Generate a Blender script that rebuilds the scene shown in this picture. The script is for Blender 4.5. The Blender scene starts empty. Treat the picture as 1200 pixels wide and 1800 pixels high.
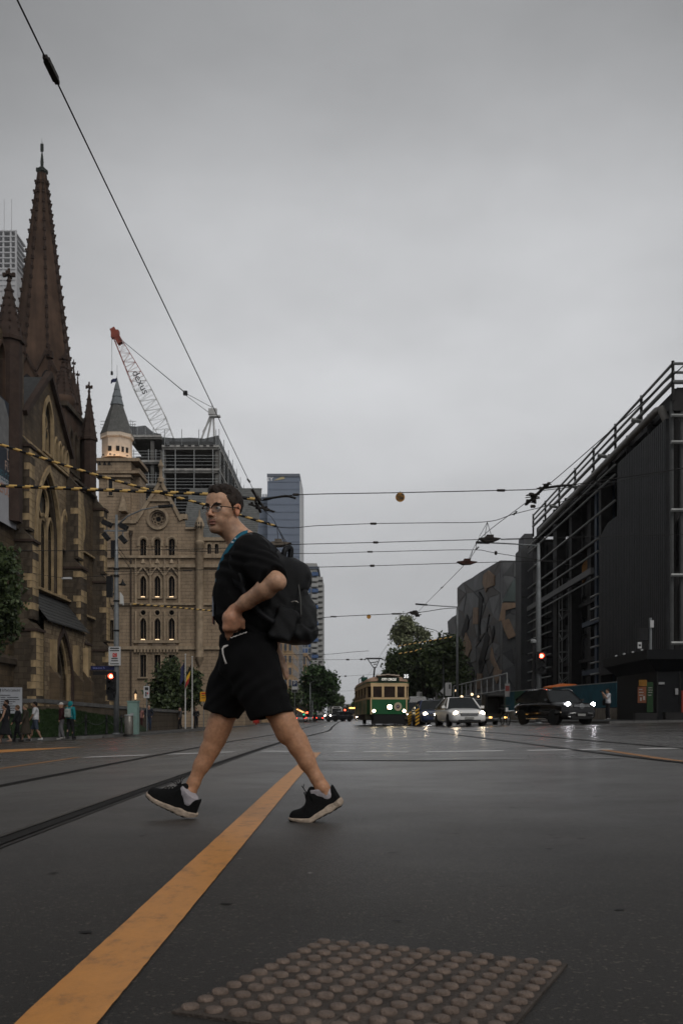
import bpy, math, random
import numpy as np
from mathutils import Vector, Matrix
R = math.radians
rnd = random.Random(7)
sc = bpy.context.scene
C = sc.collection

# ------------------------------------------------------------------ camera
CAMZ, F0, HX, HY = 0.53, 1750.0, 610.0, 1262.0
cam_d = bpy.data.cameras.new('camera'); cam = bpy.data.objects.new('camera', cam_d); C.objects.link(cam)
cam.location = (0, 0, CAMZ); cam.rotation_euler = (R(90), 0, 0)
cam_d.sensor_width = 36; cam_d.sensor_height = 36; cam_d.lens = 35
cam_d.shift_x = (600 - HX) / 1800; cam_d.shift_y = (HY - 900) / 1800
cam_d.clip_start = 0.05; cam_d.clip_end = 6000
cam_d.dof.use_dof = True; cam_d.dof.focus_distance = 5.1; cam_d.dof.aperture_fstop = 11.0
sc.camera = cam
# ------------------------------------------------------------------ overcast sky, low broad sun
w = bpy.data.worlds.new('World'); sc.world = w; w.use_nodes = True
nt = w.node_tree; nt.nodes.clear()
def wn(t, **k):
    n = nt.nodes.new(t)
    for a, b in k.items(): setattr(n, a, b)
    return n
out = wn('ShaderNodeOutputWorld'); bg = wn('ShaderNodeBackground')
sky = wn('ShaderNodeTexSky', sky_type='NISHITA', sun_disc=False)
SUN_EL, SUN_AZ = R(44), R(148)
sky.sun_elevation = SUN_EL; sky.sun_rotation = SUN_AZ; sky.dust_density = 6; sky.air_density = 2
bwn = wn('ShaderNodeRGBToBW'); skm = wn('ShaderNodeMath', operation='MULTIPLY'); skm.inputs[1].default_value = 0.05
nt.links.new(sky.outputs[0], bwn.inputs[0]); nt.links.new(bwn.outputs[0], skm.inputs[0])
tc = wn('ShaderNodeTexCoord'); sep = wn('ShaderNodeSeparateXYZ'); nt.links.new(tc.outputs['Generated'], sep.inputs[0])
rmp = wn('ShaderNodeValToRGB'); nt.links.new(sep.outputs['Z'], rmp.inputs[0])
cr = rmp.color_ramp; cr.interpolation = 'EASE'
cr.elements[0].position = 0.0; cr.elements[0].color = (0.465, 0.475, 0.49, 1)
cr.elements[1].position = 1.0; cr.elements[1].color = (0.22, 0.223, 0.23, 1)
for p, v in ((0.13, 0.50), (0.30, 0.60), (0.42, 0.50), (0.58, 0.335), (0.75, 0.25)):
    e = cr.elements.new(p); e.color = (v * 0.985, v, v * 1.03, 1)
nz = wn('ShaderNodeTexNoise'); nz.inputs['Scale'].default_value = 2.3; nz.inputs['Detail'].default_value = 6; nz.inputs['Roughness'].default_value = 0.55
mp = wn('ShaderNodeMapping'); mp.inputs['Scale'].default_value = (1, 1, 2.2); mp.inputs['Location'].default_value = (0.4, 0.1, 0.3)
nt.links.new(tc.outputs['Generated'], mp.inputs[0]); nt.links.new(mp.outputs[0], nz.inputs['Vector'])
mr = wn('ShaderNodeMapRange'); mr.inputs['From Min'].default_value = 0.3; mr.inputs['From Max'].default_value = 0.7
mr.inputs['To Min'].default_value = 0.84; mr.inputs['To Max'].default_value = 1.15
nt.links.new(nz.outputs[0], mr.inputs[0])
mm = wn('ShaderNodeMix', data_type='RGBA', blend_type='MULTIPLY'); mm.inputs[0].default_value = 1
nt.links.new(rmp.outputs[0], mm.inputs[6]); nt.links.new(mr.outputs[0], mm.inputs[7])
ma = wn('ShaderNodeMix', data_type='RGBA', blend_type='ADD'); ma.inputs[0].default_value = 0.04
dt = wn('ShaderNodeVectorMath', operation='DOT_PRODUCT'); dt.inputs[1].default_value = Vector((0.05, 0.92, 0.36)).normalized(); nt.links.new(tc.outputs['Generated'], dt.inputs[0])
mg = wn('ShaderNodeMapRange', interpolation_type='SMOOTHSTEP'); mg.inputs['From Min'].default_value = 0.90; mg.inputs['From Max'].default_value = 1.0; mg.inputs['To Min'].default_value = 0.76; mg.inputs['To Max'].default_value = 1.08
nt.links.new(dt.outputs['Value'], mg.inputs[0])          # thinner cloud over the far end of the street
m3 = wn('ShaderNodeMix', data_type='RGBA', blend_type='MULTIPLY'); m3.inputs[0].default_value = 1; nt.links.new(mm.outputs[2], m3.inputs[6]); nt.links.new(mg.outputs[0], m3.inputs[7])
nt.links.new(m3.outputs[2], ma.inputs[6]); nt.links.new(skm.outputs[0], ma.inputs[7])
nt.links.new(ma.outputs[2], bg.inputs[0]); bg.inputs[1].default_value = 1.0
nt.links.new(bg.outputs[0], out.inputs[0])
sd = bpy.data.lights.new('sun', 'SUN'); so = bpy.data.objects.new('sun', sd); C.objects.link(so)
sd.energy = 1.4; sd.angle = R(45); sd.color = (1, 0.97, 0.93)
sdir = Vector((math.sin(SUN_AZ) * math.cos(SUN_EL), math.cos(SUN_AZ) * math.cos(SUN_EL), math.sin(SUN_EL)))
so.rotation_euler = sdir.to_track_quat('Z', 'Y').to_euler()
sc.render.engine = 'CYCLES'
sc.view_settings.view_transform = 'Standard'; sc.view_settings.look = 'None'
sc.view_settings.gamma = 1; sc.view_settings.exposure = 0.0; sc.view_settings.use_curve_mapping = False
cy = sc.cycles
cy.use_denoising = True; cy.max_bounces = 6; cy.diffuse_bounces = 3; cy.glossy_bounces = 3; cy.transmission_bounces = 4
cy.transparent_max_bounces = 12; cy.volume_bounces = 0; cy.adaptive_threshold = 0.02; cy.sample_clamp_indirect = 4.0; cy.caustics_reflective = False; cy.caustics_refractive = False

# ------------------------------------------------------------------ helpers
def gz(x):
    "height of the road surface: flat by the camera, falling to the left, rising a little to the right"
    if x < -1.5: return -0.041 * min(-x - 1.5, 13.5)
    if x > 1.0: return 0.02 * min(x - 1.0, 16)
    return 0.0
def P(px, py, Y):            # point of the photograph at distance Y
    return Vector(((px - HX) * Y / F0, Y, CAMZ + (HY - py) * Y / F0))
def onX(px, py, X):          # point of the photograph on a wall plane X = const
    return P(px, py, X * F0 / (px - HX))

def lerp(a, b, t): return a + (b - a) * t
MATS = {}
def mat(name, col, rough=0.7, var=0.25, scale=3.0, metal=0.0, bump=0.0, bscale=None, col2=None, emit=None, estr=0.0,
        spec=0.18, alpha=1.0, streak=0.0, coat=0.0, detail=5, obj=False):
    if name in MATS: return MATS[name]
    m = bpy.data.materials.new(name); m.use_nodes = True; n = m.node_tree.nodes; l = m.node_tree.links
    b = n['Principled BSDF']
    b.inputs['Roughness'].default_value = rough; b.inputs['Metallic'].default_value = metal
    b.inputs['Specular IOR Level'].default_value = spec; b.inputs['Coat Weight'].default_value = coat
    c = (*col, 1)
    if var > 0 or col2:
        t = n.new('ShaderNodeTexCoord'); z = n.new('ShaderNodeTexNoise'); z.inputs['Scale'].default_value = scale; z.inputs['Detail'].default_value = detail
        z.inputs['Roughness'].default_value = 0.62
        l.new(t.outputs['Object'], z.inputs['Vector'])
        r = n.new('ShaderNodeValToRGB'); e = r.color_ramp.elements
        e[0].position = 0.3; e[1].position = 0.72
        c2 = col2 if col2 else tuple(min(1, x * (1 + var)) for x in col)
        c1 = col if col2 else tuple(x * (1 - var) for x in col)
        e[0].color = (*c1, 1); e[1].color = (*c2, 1)
        l.new(z.outputs[0], r.inputs[0]); src = r.outputs[0]
        if streak > 0:
            mpn = n.new('ShaderNodeMapping'); mpn.inputs['Scale'].default_value = (scale * 3, scale * 3, scale * 0.15)
            z2 = n.new('ShaderNodeTexNoise'); z2.inputs['Scale'].default_value = 1; z2.inputs['Detail'].default_value = 4
            l.new(t.outputs['Object'], mpn.inputs[0]); l.new(mpn.outputs[0], z2.inputs['Vector'])
            mr_ = n.new('ShaderNodeMapRange'); mr_.inputs['From Min'].default_value = 0.35; mr_.inputs['From Max'].default_value = 0.65
            mr_.inputs['To Min'].default_value = 1 - streak; mr_.inputs['To Max'].default_value = 1.0; l.new(z2.outputs[0], mr_.inputs[0])
            mx = n.new('ShaderNodeMix'); mx.data_type = 'RGBA'; mx.blend_type = 'MULTIPLY'; mx.inputs[0].default_value = 1
            l.new(src, mx.inputs[6]); l.new(mr_.outputs[0], mx.inputs[7]); src = mx.outputs[2]
        l.new(src, b.inputs['Base Color'])
        if bump > 0:
            z3 = n.new('ShaderNodeTexNoise'); z3.inputs['Scale'].default_value = bscale or scale * 6; z3.inputs['Detail'].default_value = 4
            l.new(t.outputs['Object'], z3.inputs['Vector'])
            bp = n.new('ShaderNodeBump'); bp.inputs['Strength'].default_value = min(1, bump); bp.inputs['Distance'].default_value = 0.02
            l.new(z3.outputs[0], bp.inputs['Height']); l.new(bp.outputs[0], b.inputs['Normal'])
    else:
        b.inputs['Base Color'].default_value = c
    if emit:
        b.inputs['Emission Color'].default_value = (*emit, 1); b.inputs['Emission Strength'].default_value = estr
    if alpha < 1: b.inputs['Alpha'].default_value = alpha
    MATS[name] = m
    return m

ROOT = {}
def setp(o, label=None, cat=None, group=None, kind=None):
    if label: o['label'] = label
    if cat: o['category'] = cat
    if group: o['group'] = group
    if kind: o['kind'] = kind
    return o
def thing(name, label, cat, loc=(0, 0, 0), rz=0.0, group=None):
    o = bpy.data.objects.new(name, None); C.objects.link(o); o.location = loc; o.rotation_euler = (0, 0, rz)
    o.empty_display_size = 0.2
    return setp(o, label, cat, group)
def rootloc(o):
    while o.parent: o = o.parent
    return o.location
def link(name, me, parent=None, loc=(0, 0, 0)):
    o = bpy.data.objects.new(name, me); C.objects.link(o); o.location = loc
    if parent is not None: o.parent = parent
    return o
def copy_tree(o, parent=None):
    c = o.copy(); C.objects.link(c); c.parent = parent
    for ch in list(o.children): copy_tree(ch, c)
    return c

class MB:
    def __init__(s): s.v = []; s.f = []; s.mi = []; s.mats = []
    def _m(s, m):
        if m is None: return 0
        if m not in s.mats: s.mats.append(m)
        return s.mats.index(m)
    def add(s, vs, fs, m=None):
        k = len(s.v); s.v += [tuple(x) for x in vs]; i = s._m(m)
        for f in fs: s.f.append(tuple(a + k for a in f)); s.mi.append(i)
        return s
    def box(s, lo, hi, m=None):
        (a, b, c), (d, e, f) = lo, hi
        if a > d: a, d = d, a
        if b > e: b, e = e, b
        if c > f: c, f = f, c
        return s.add([(a,b,c),(d,b,c),(d,e,c),(a,e,c),(a,b,f),(d,b,f),(d,e,f),(a,e,f)],
                     [(0,3,2,1),(4,5,6,7),(0,1,5,4),(1,2,6,5),(2,3,7,6),(3,0,4,7)], m)
    def cbox(s, c, size, m=None, rot=None):
        hx, hy, hz = (q / 2 for q in size); vs = []
        for z in (-hz, hz):
            for x, y in ((-hx,-hy),(hx,-hy),(hx,hy),(-hx,hy)):
                p = Vector((x, y, z))
                if rot is not None: p = rot @ p
                vs.append(p + Vector(c))
        return s.add(vs, [(0,3,2,1),(4,5,6,7),(0,1,5,4),(1,2,6,5),(2,3,7,6),(3,0,4,7)], m)
    def bar(s, a, b, wd, ht=None, m=None, up=Vector((0, 0, 1))):
        "rectangular bar from a to b"
        a, b = Vector(a), Vector(b); ht = ht or wd; d = (b - a).normalized()
        if abs(d.dot(up)) > 0.99: up = Vector((0, 1, 0))
        x = d.cross(up).normalized() * wd / 2; y = x.cross(d).normalized() * ht / 2
        vs = [a-x-y, a+x-y, a+x+y, a-x+y, b-x-y, b+x-y, b+x+y, b-x+y]
        return s.add(vs, [(0,3,2,1),(4,5,6,7),(0,1,5,4),(1,2,6,5),(2,3,7,6),(3,0,4,7)], m)
    def tube(s, pts, r, n=6, m=None, cap=True, mats=None):
        pts = [Vector(p) for p in pts]; k = len(s.v); rr = r if isinstance(r, (list, tuple)) else [r] * len(pts)
        pu = None
        for i, p in enumerate(pts):
            d = (pts[min(i+1, len(pts)-1)] - pts[max(i-1, 0)]).normalized()
            if pu is None:
                u = d.cross(Vector((0, 0, 1)))
                if u.length < 0.05: u = d.cross(Vector((0, 1, 0)))
                u.normalize()
            else:
                u = (pu - d * pu.dot(d)).normalized()
            pu = u; v = d.cross(u)
            for j in range(n):
                a = 2 * math.pi * j / n
                s.v.append(tuple(p + (u * math.cos(a) + v * math.sin(a)) * rr[i]))
        mi = s._m(m)
        for i in range(len(pts) - 1):
            mj = s._m(mats[i % len(mats)]) if mats else mi
            for j in range(n):
                a = k + i*n + j; b = k + i*n + (j+1) % n
                s.f.append((a, b, b+n, a+n)); s.mi.append(mj)
        if cap:
            s.f.append(tuple(k + j for j in range(n))[::-1]); s.mi.append(mi)
            e = k + (len(pts)-1)*n; s.f.append(tuple(e + j for j in range(n))); s.mi.append(mi)
        return s
    def lathe(s, prof, c, n=12, m=None, ang=0.0, sx=1, sy=1):
        "prof: list of (r, z)"
        k = len(s.v); c = Vector(c); mi = s._m(m)
        for r, z in prof:
            for j in range(n):
                a = 2*math.pi*j/n + ang
                s.v.append((c.x + r*math.cos(a)*sx, c.y + r*math.sin(a)*sy, c.z + z))
        for i in range(len(prof)-1):
            for j in range(n):
                a = k+i*n+j; b = k+i*n+(j+1) % n
                s.f.append((a, b, b+n, a+n)); s.mi.append(mi)
        s.f.append(tuple(k+j for j in range(n))[::-1]); s.mi.append(mi)
        e = k+(len(prof)-1)*n; s.f.append(tuple(e+j for j in range(n))); s.mi.append(mi)
        return s
    def prism(s, poly, d, m=None):
        "poly: list of 3D points, d: extrusion vector"
        n = len(poly); d = Vector(d); poly = [Vector(p) for p in poly]
        nrm = Vector((0, 0, 0))
        for i in range(n): nrm += poly[i].cross(poly[(i+1) % n])
        if nrm.dot(d) > 0: poly = poly[::-1]
        vs = poly + [p + d for p in poly]
        fs = [tuple(range(n)), tuple(range(n, 2*n))[::-1]] + [(i, i+n, (i+1) % n + n, (i+1) % n) for i in range(n)]
        return s.add(vs, fs, m)
    def ring(s, outer, inner, d, m=None):
        "frame between two closed polylines of equal length, extruded by d"
        n = len(outer); d = Vector(d); o = [Vector(p) for p in outer]; i_ = [Vector(p) for p in inner]
        vs = o + i_ + [p + d for p in o] + [p + d for p in i_]; fs = []
        for a in range(n):
            b = (a+1) % n
            fs += [(a, b, n+b, n+a), (2*n+a, 3*n+a, 3*n+b, 2*n+b), (a, 2*n+a, 2*n+b, b), (n+a, n+b, 3*n+b, 3*n+a)]
        return s.add(vs, fs, m)
    def mesh(s, name, m=None, off=(0, 0, 0), smooth=False):
        me = bpy.data.meshes.new(name); o = Vector(off)
        me.from_pydata([(a-o.x, b-o.y, c-o.z) for a, b, c in s.v], [], s.f)
        ms = s.mats if s.mats else ([m] if m else [])
        for q in ms: me.materials.append(q)
        if len(ms) > 1: me.polygons.foreach_set('material_index', s.mi)
        if smooth is True: me.polygons.foreach_set('use_smooth', [True]*len(me.polygons))
        elif smooth: me.shade_smooth() if False else me.polygons.foreach_set('use_smooth', [True]*len(me.polygons)); me.update()
        return me
    def build(s, name, m=None, parent=None, world=False, smooth=False, auto=None):
        off = rootloc(parent) if (world and parent is not None) else (0, 0, 0)
        o = link(name, s.mesh(name, m, off, bool(smooth) or auto is not None), parent)
        if auto is not None: sharp(o.data, auto)
        return o
    def solo(s, name, m, base, label=None, cat=None, group=None, kind=None, smooth=False, auto=None):
        "a one-mesh top-level thing, built in world coordinates with its origin at base"
        o = link(name, s.mesh(name, m, base, bool(smooth) or auto is not None), None, base)
        if auto is not None: sharp(o.data, auto)
        return setp(o, label, cat, group, kind)
def sharp(me, deg):
    try: me.set_sharp_from_angle(angle=R(deg))
    except Exception: pass

def arch(cx, z0, w, h, n=7, kind='p'):
    "outline (u, z) of an arched opening, w wide, h tall, pointed or round, from bottom left, clockwise"
    pts = [(cx - w/2, z0)]
    if kind == 'p':
        rise = w * 0.87; zs = z0 + h - rise
        if zs < z0: zs = z0; rise = h
        for i in range(n+1):
            a = math.pi - (math.pi/3) * i / n
            pts.append((cx + w/2 + w*math.cos(a), zs + w*math.sin(a) * rise/(w*0.8660254)))
        for i in range(1, n+1):
            a = math.pi/3 - (math.pi/3) * i / n
            pts.append((cx - w/2 + w*math.cos(a), zs + w*math.sin(a) * rise/(w*0.8660254)))
    elif kind == 'r':
        zs = z0 + h - w/2
        for i in range(2*n+1):
            a = math.pi - math.pi * i / (2*n)
            pts.append((cx + w/2*math.cos(a), zs + w/2*math.sin(a)))
    else:
        pts += [(cx - w/2, z0+h), (cx + w/2, z0+h)]
    pts.append((cx + w/2, z0))
    return pts
def circ(cx, cz, r, n=20, ry=None):
    return [(cx + r*math.cos(2*math.pi*i/n), cz + (ry or r)*math.sin(2*math.pi*i/n)) for i in range(n)]

FONT_CACHE = {}
def text(name, s, size, m, parent, loc, rot, sx=1.0, extrude=0.004, align='CENTER', bold=0.0):
    cu = bpy.data.curves.new(name, 'FONT'); cu.body = s; cu.size = size; cu.extrude = extrude; cu.offset = bold
    cu.align_x = align; cu.align_y = 'CENTER'; cu.resolution_u = 2
    tmp = bpy.data.objects.new(name, cu); C.objects.link(tmp); cu.materials.append(m)
    me = bpy.data.meshes.new_from_object(tmp.evaluated_get(bpy.context.evaluated_depsgraph_get())); bpy.data.objects.remove(tmp)
    me.name = name; o = bpy.data.objects.new(name, me); C.objects.link(o)
    o.location = loc; o.rotation_euler = rot; o.scale = (sx, 1, 1)
    if parent is not None: o.parent = parent
    return o

# ------------------------------------------------------------------ implicit surfaces for people and soft things
def A(*p): return np.array(p, dtype=np.float32)
def rc(Q, a, b, ra, rb):
    "round cone"
    a = np.asarray(a, np.float32); b = np.asarray(b, np.float32); ba = b - a; L = float(ba @ ba) + 1e-9
    t = np.clip(((Q - a) @ ba) / L, 0, 1)
    return np.linalg.norm(Q - a - t[:, None]*ba, axis=1) - (ra + (rb - ra)*t)
def chain(Q, pts, rs, k=0.012):
    d = None
    for i in range(len(pts)-1):
        e = rc(Q, pts[i], pts[i+1], rs[i], rs[i+1]); d = e if d is None else smin(d, e, k)
    return d
def el(Q, c, r, M=None):
    q = Q - np.asarray(c, np.float32)
    if M is not None: q = q @ M
    r = np.asarray(r, np.float32); k0 = np.linalg.norm(q/r, axis=1); k1 = np.linalg.norm(q/(r*r), axis=1) + 1e-9
    return k0*(k0-1)/k1
def rbox(Q, c, h, r, M=None):
    q = Q - np.asarray(c, np.float32)
    if M is not None: q = q @ M
    q = np.abs(q) - (np.asarray(h, np.float32) - r)
    return np.linalg.norm(np.maximum(q, 0), axis=1) + np.minimum(q.max(axis=1), 0) - r
def smin(a, b, k):
    h = np.maximum(k - np.abs(a-b), 0)/k
    return np.minimum(a, b) - h*h*k*0.25
def smax(a, b, k): return -smin(-a, -b, k)
def wob(Q, f, s=0.0):
    x, y, z = Q[:, 0]*f + s, Q[:, 1]*f + 1.7*s, Q[:, 2]*f - s
    return (np.sin(x + 1.3*np.sin(y*0.9)) * np.cos(z*1.1 + np.sin(x*0.7)) + 0.5*np.sin(2.1*y + z + np.cos(1.9*x)))*0.66
def surf(f, lo, hi, h, B=12):
    lo = np.asarray(lo, np.float32); hi = np.asarray(hi, np.float32)
    nb = np.maximum(1, np.ceil((hi-lo)/(h*B)).astype(int)); n = nb*B
    ax = [lo[i] + (np.arange(nb[i])+0.5)*B*h for i in range(3)]
    ctr = np.stack(np.meshgrid(*ax, indexing='ij'), -1).reshape(-1, 3).astype(np.float32)
    dc = f(ctr); rad = B*h*0.87*1.35 + 0.004
    V = np.repeat(np.repeat(np.repeat(np.where(dc < 0, -1.0, 1.0).reshape(nb).astype(np.float32), B, 0), B, 1), B, 2)
    act = np.nonzero(np.abs(dc) < rad)[0]
    loc = np.stack(np.meshgrid(*[np.arange(B)]*3, indexing='ij'), -1).reshape(-1, 3)
    for c0 in range(0, len(act), 150):
        ids = act[c0:c0+150]; ijk = np.stack(np.unravel_index(ids, nb), -1)*B
        g = (ijk[:, None, :] + loc[None]).reshape(-1, 3)
        V[g[:, 0], g[:, 1], g[:, 2]] = f((lo + (g+0.5)*h).astype(np.float32))
    ins = V < 0
    s = np.zeros(np.array(V.shape)-1, np.int8)
    cs = [(i, j, k) for i in (0, 1) for j in (0, 1) for k in (0, 1)]
    nx, ny, nz_ = s.shape
    for i, j, k in cs: s += ins[i:i+nx, j:j+ny, k:k+nz_]
    cell = np.argwhere((s > 0) & (s < 8))
    idx = np.full(s.shape, -1, np.int64); idx[cell[:, 0], cell[:, 1], cell[:, 2]] = np.arange(len(cell))
    acc = np.zeros((len(cell), 3)); cnt = np.zeros(len(cell))
    for a in cs:
        for d in range(3):
            if a[d] == 0:
                b = list(a); b[d] = 1
                va = V[cell[:, 0]+a[0], cell[:, 1]+a[1], cell[:, 2]+a[2]]; vb = V[cell[:, 0]+b[0], cell[:, 1]+b[1], cell[:, 2]+b[2]]
                x = (va < 0) != (vb < 0); t = np.where(x, va/np.where(x, va-vb, 1), 0)
                p = np.tile(np.array(a, float), (len(cell), 1)); p[:, d] += t
                acc[x] += p[x]; cnt[x] += 1
    vert = lo + (cell + acc/np.maximum(cnt, 1)[:, None] + 0.5)*h
    quads = []
    for d in range(3):
        u, v = (d+1) % 3, (d+2) % 3
        sl0 = [slice(None)]*3; sl1 = [slice(None)]*3; sl0[d] = slice(0, -1); sl1[d] = slice(1, None)
        e = np.argwhere(ins[tuple(sl0)] != ins[tuple(sl1)])
        e = e[(e[:, u] > 0) & (e[:, v] > 0) & (e[:, u] < s.shape[u]) & (e[:, v] < s.shape[v])]
        if not len(e): continue
        flip = ~ins[e[:, 0], e[:, 1], e[:, 2]]
        def g(du, dv):
            q = e.copy(); q[:, u] -= du; q[:, v] -= dv; return idx[q[:, 0], q[:, 1], q[:, 2]]
        qd = np.stack([g(1, 1), g(0, 1), g(0, 0), g(1, 0)], -1); qd[flip] = qd[flip][:, ::-1]
        quads.append(qd[(qd >= 0).all(1)])
    return vert, (np.concatenate(quads) if quads else np.zeros((0, 4), int))
def smesh(name, f, lo, hi, h, m, parent=None, off=None, colfn=None):
    v, q = surf(f, lo, hi, h); me = bpy.data.meshes.new(name)
    o_ = np.array(off if off is not None else ((rootloc(parent)[:]) if parent is not None else (0, 0, 0)))
    me.vertices.add(len(v)); me.vertices.foreach_set('co', (v - o_).astype(np.float32).ravel())
    me.loops.add(len(q)*4); me.loops.foreach_set('vertex_index', q.astype(np.int32).ravel())
    me.polygons.add(len(q)); me.polygons.foreach_set('loop_start', np.arange(len(q), dtype=np.int32)*4)
    me.update(calc_edges=True); me.validate()
    me.polygons.foreach_set('use_smooth', [True]*len(me.polygons))
    me.materials.append(m)
    if colfn is not None:
        ca = me.color_attributes.new('tint', 'FLOAT_COLOR', 'POINT')
        c = np.ones((len(v), 4), np.float32); c[:, :3] = colfn(v.astype(np.float32)); ca.data.foreach_set('color', c.ravel())
    return link(name, me, parent)
# ------------------------------------------------------------------ materials of the setting
def asphalt_mat():
    m = bpy.data.materials.new('wet_asphalt'); m.use_nodes = True; n = m.node_tree.nodes; l = m.node_tree.links; b = n['Principled BSDF']
    t = n.new('ShaderNodeTexCoord')
    def noise(s, d=4, r=0.6, sc=None):
        z = n.new('ShaderNodeTexNoise'); z.inputs['Scale'].default_value = s; z.inputs['Detail'].default_value = d; z.inputs['Roughness'].default_value = r
        if sc:
            q = n.new('ShaderNodeMapping'); q.inputs['Scale'].default_value = sc; l.new(t.outputs['Object'], q.inputs[0]); l.new(q.outputs[0], z.inputs['Vector'])
        else: l.new(t.outputs['Object'], z.inputs['Vector'])
        return z.outputs[0]
    def rng(s, a, b_, c, d):
        q = n.new('ShaderNodeMapRange'); q.inputs['From Min'].default_value = a; q.inputs['From Max'].default_value = b_
        q.inputs['To Min'].default_value = c; q.inputs['To Max'].default_value = d; l.new(s, q.inputs[0]); return q.outputs[0]
    def mul(a, b_):
        q = n.new('ShaderNodeMath'); q.operation = 'MULTIPLY'; l.new(a, q.inputs[0]); l.new(b_, q.inputs[1]); return q.outputs[0]
    big = rng(noise(0.5, 7, 0.68), 0.3, 0.7, 0.55, 1.45); mid = rng(noise(2.3, 5), 0.3, 0.7, 0.85, 1.15)
    tyre = rng(noise(1.0, 3, 0.5, (1.1, 0.08, 1)), 0.3, 0.7, 0.93, 1.07)
    vo = n.new('ShaderNodeTexVoronoi'); vo.inputs['Scale'].default_value = 150; l.new(t.outputs['Object'], vo.inputs['Vector'])
    grit = rng(noise(170, 3, 0.75), 0.3, 0.75, 0.25, 1.95)
    sp = n.new('ShaderNodeSeparateColor'); l.new(vo.outputs['Color'], sp.inputs[0])
    stone = rng(sp.outputs[0], 0.93, 0.97, 1.0, 4.5)           # pale chips of stone
    v = mul(mul(mul(big, mid), mul(grit, stone)), tyre)
    c = n.new('ShaderNodeMix'); c.data_type = 'RGBA'; c.blend_type = 'MULTIPLY'; c.inputs[0].default_value = 1
    c.inputs[6].default_value = (0.024, 0.0200, 0.0165, 1); l.new(v, c.inputs[7]); l.new(c.outputs[2], b.inputs['Base Color'])
    sy = n.new('ShaderNodeSeparateXYZ'); l.new(t.outputs['Object'], sy.inputs[0])          # the road is wetter further on
    damp = n.new('ShaderNodeValToRGB'); l.new(rng(sy.outputs['Y'], 0, 30, 0, 1), damp.inputs[0]); e = damp.color_ramp.elements
    e[0].position = 0.06; e[0].color = (0.50, 0.50, 0.50, 1); e[1].position = 1.0; e[1].color = (0.24, 0.24, 0.24, 1)
    for pp, vv in ((0.17, 0.40), (0.33, 0.32), (0.6, 0.27)): x_ = e.new(pp); x_.color = (vv, vv, vv, 1)
    film = mul(mul(rng(sy.outputs['Y'], 20, 27, 0, 1), rng(sy.outputs['Y'], 70, 95, 1, 0)), rng(noise(0.5, 5, 0.6, (0.5, 1.0, 1)), 0.45, 0.6, 0.0, 1.0))
    rough = n.new('ShaderNodeMix'); rough.data_type = 'FLOAT'; l.new(film, rough.inputs[0]); l.new(mul(damp.outputs[0], rng(noise(0.3, 5, 0.6), 0.3, 0.7, 0.82, 1.2)), rough.inputs[2]); rough.inputs[3].default_value = 0.17
    b.inputs['Roughness'].default_value = 0.62; b.inputs['Specular IOR Level'].default_value = 0.3
    wt = n.new('ShaderNodeValToRGB'); l.new(rng(sy.outputs['Y'], 0, 30, 0, 1), wt.inputs[0]); e = wt.color_ramp.elements        # thin film of water
    e[0].position = 0.05; e[0].color = (0.12, 0.12, 0.12, 1); e[1].position = 0.5; e[1].color = (1, 1, 1, 1)
    for pp, vv in ((0.09, 0.26), (0.17, 0.72), (0.26, 1.0)): x_ = e.new(pp); x_.color = (vv, vv, vv, 1)
    l.new(mul(wt.outputs[0], rng(noise(0.8, 6, 0.65), 0.3, 0.65, 0.65, 1.0)), b.inputs['Coat Weight']); l.new(mul(rough.outputs['Result'], rng(noise(40, 3), 0.3, 0.7, 0.88, 1.15)), b.inputs['Coat Roughness']); b.inputs['Coat IOR'].default_value = 1.9; b.inputs['Coat Tint'].default_value = (1.0, 0.965, 0.925, 1)
    bp = n.new('ShaderNodeBump'); bp.inputs['Distance'].default_value = 0.010; bp.inputs['Strength'].default_value = 0.8
    l.new(grit, bp.inputs['Height']); l.new(bp.outputs[0], b.inputs['Normal'])
    b2 = n.new('ShaderNodeBump'); b2.inputs['Distance'].default_value = 0.006; b2.inputs['Strength'].default_value = 0.35; l.new(grit, b2.inputs['Height']); l.new(b2.outputs[0], b.inputs['Coat Normal'])
    return m
def paint_mat(name, col, worn):
    m = bpy.data.materials.new(name); m.use_nodes = True; n = m.node_tree.nodes; l = m.node_tree.links; b = n['Principled BSDF']
    t = n.new('ShaderNodeTexCoord'); z = n.new('ShaderNodeTexNoise'); z.inputs['Scale'].default_value = 13; z.inputs['Detail'].default_value = 10; z.inputs['Roughness'].default_value = 0.78
    q = n.new('ShaderNodeMapping'); q.inputs['Scale'].default_value = (1, 0.55, 1); l.new(t.outputs['Object'], q.inputs[0]); l.new(q.outputs[0], z.inputs['Vector'])
    r = n.new('ShaderNodeValToRGB'); e = r.color_ramp.elements; e[0].position = worn; e[0].color = (*(x*0.3+0.01 for x in col), 1)
    e[1].position = worn + 0.16; e[1].color = (*(x*0.8 for x in col), 1); x_ = e.new(0.75); x_.color = (*col, 1)
    l.new(z.outputs[0], r.inputs[0]); l.new(r.outputs[0], b.inputs['Base Color']); b.inputs['Roughness'].default_value = 0.6; b.inputs['Specular IOR Level'].default_value = 0.3; b.inputs['Coat Weight'].default_value = 0.45; b.inputs['Coat Roughness'].default_value = 0.33
    z2 = n.new('ShaderNodeTexNoise'); z2.inputs['Scale'].default_value = 160; l.new(t.outputs['Object'], z2.inputs['Vector'])
    bp = n.new('ShaderNodeBump'); bp.inputs['Distance'].default_value = 0.003; bp.inputs['Strength'].default_value = 0.5; l.new(z2.outputs[0], bp.inputs['Height']); l.new(bp.outputs[0], b.inputs['Normal'])
    return m
M_ASPH = asphalt_mat()
M_YEL = paint_mat('yellow_road_paint', (0.60, 0.25, 0.045), 0.31)
M_YEL2 = paint_mat('worn_yellow_paint', (0.42, 0.18, 0.04), 0.36)
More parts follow.
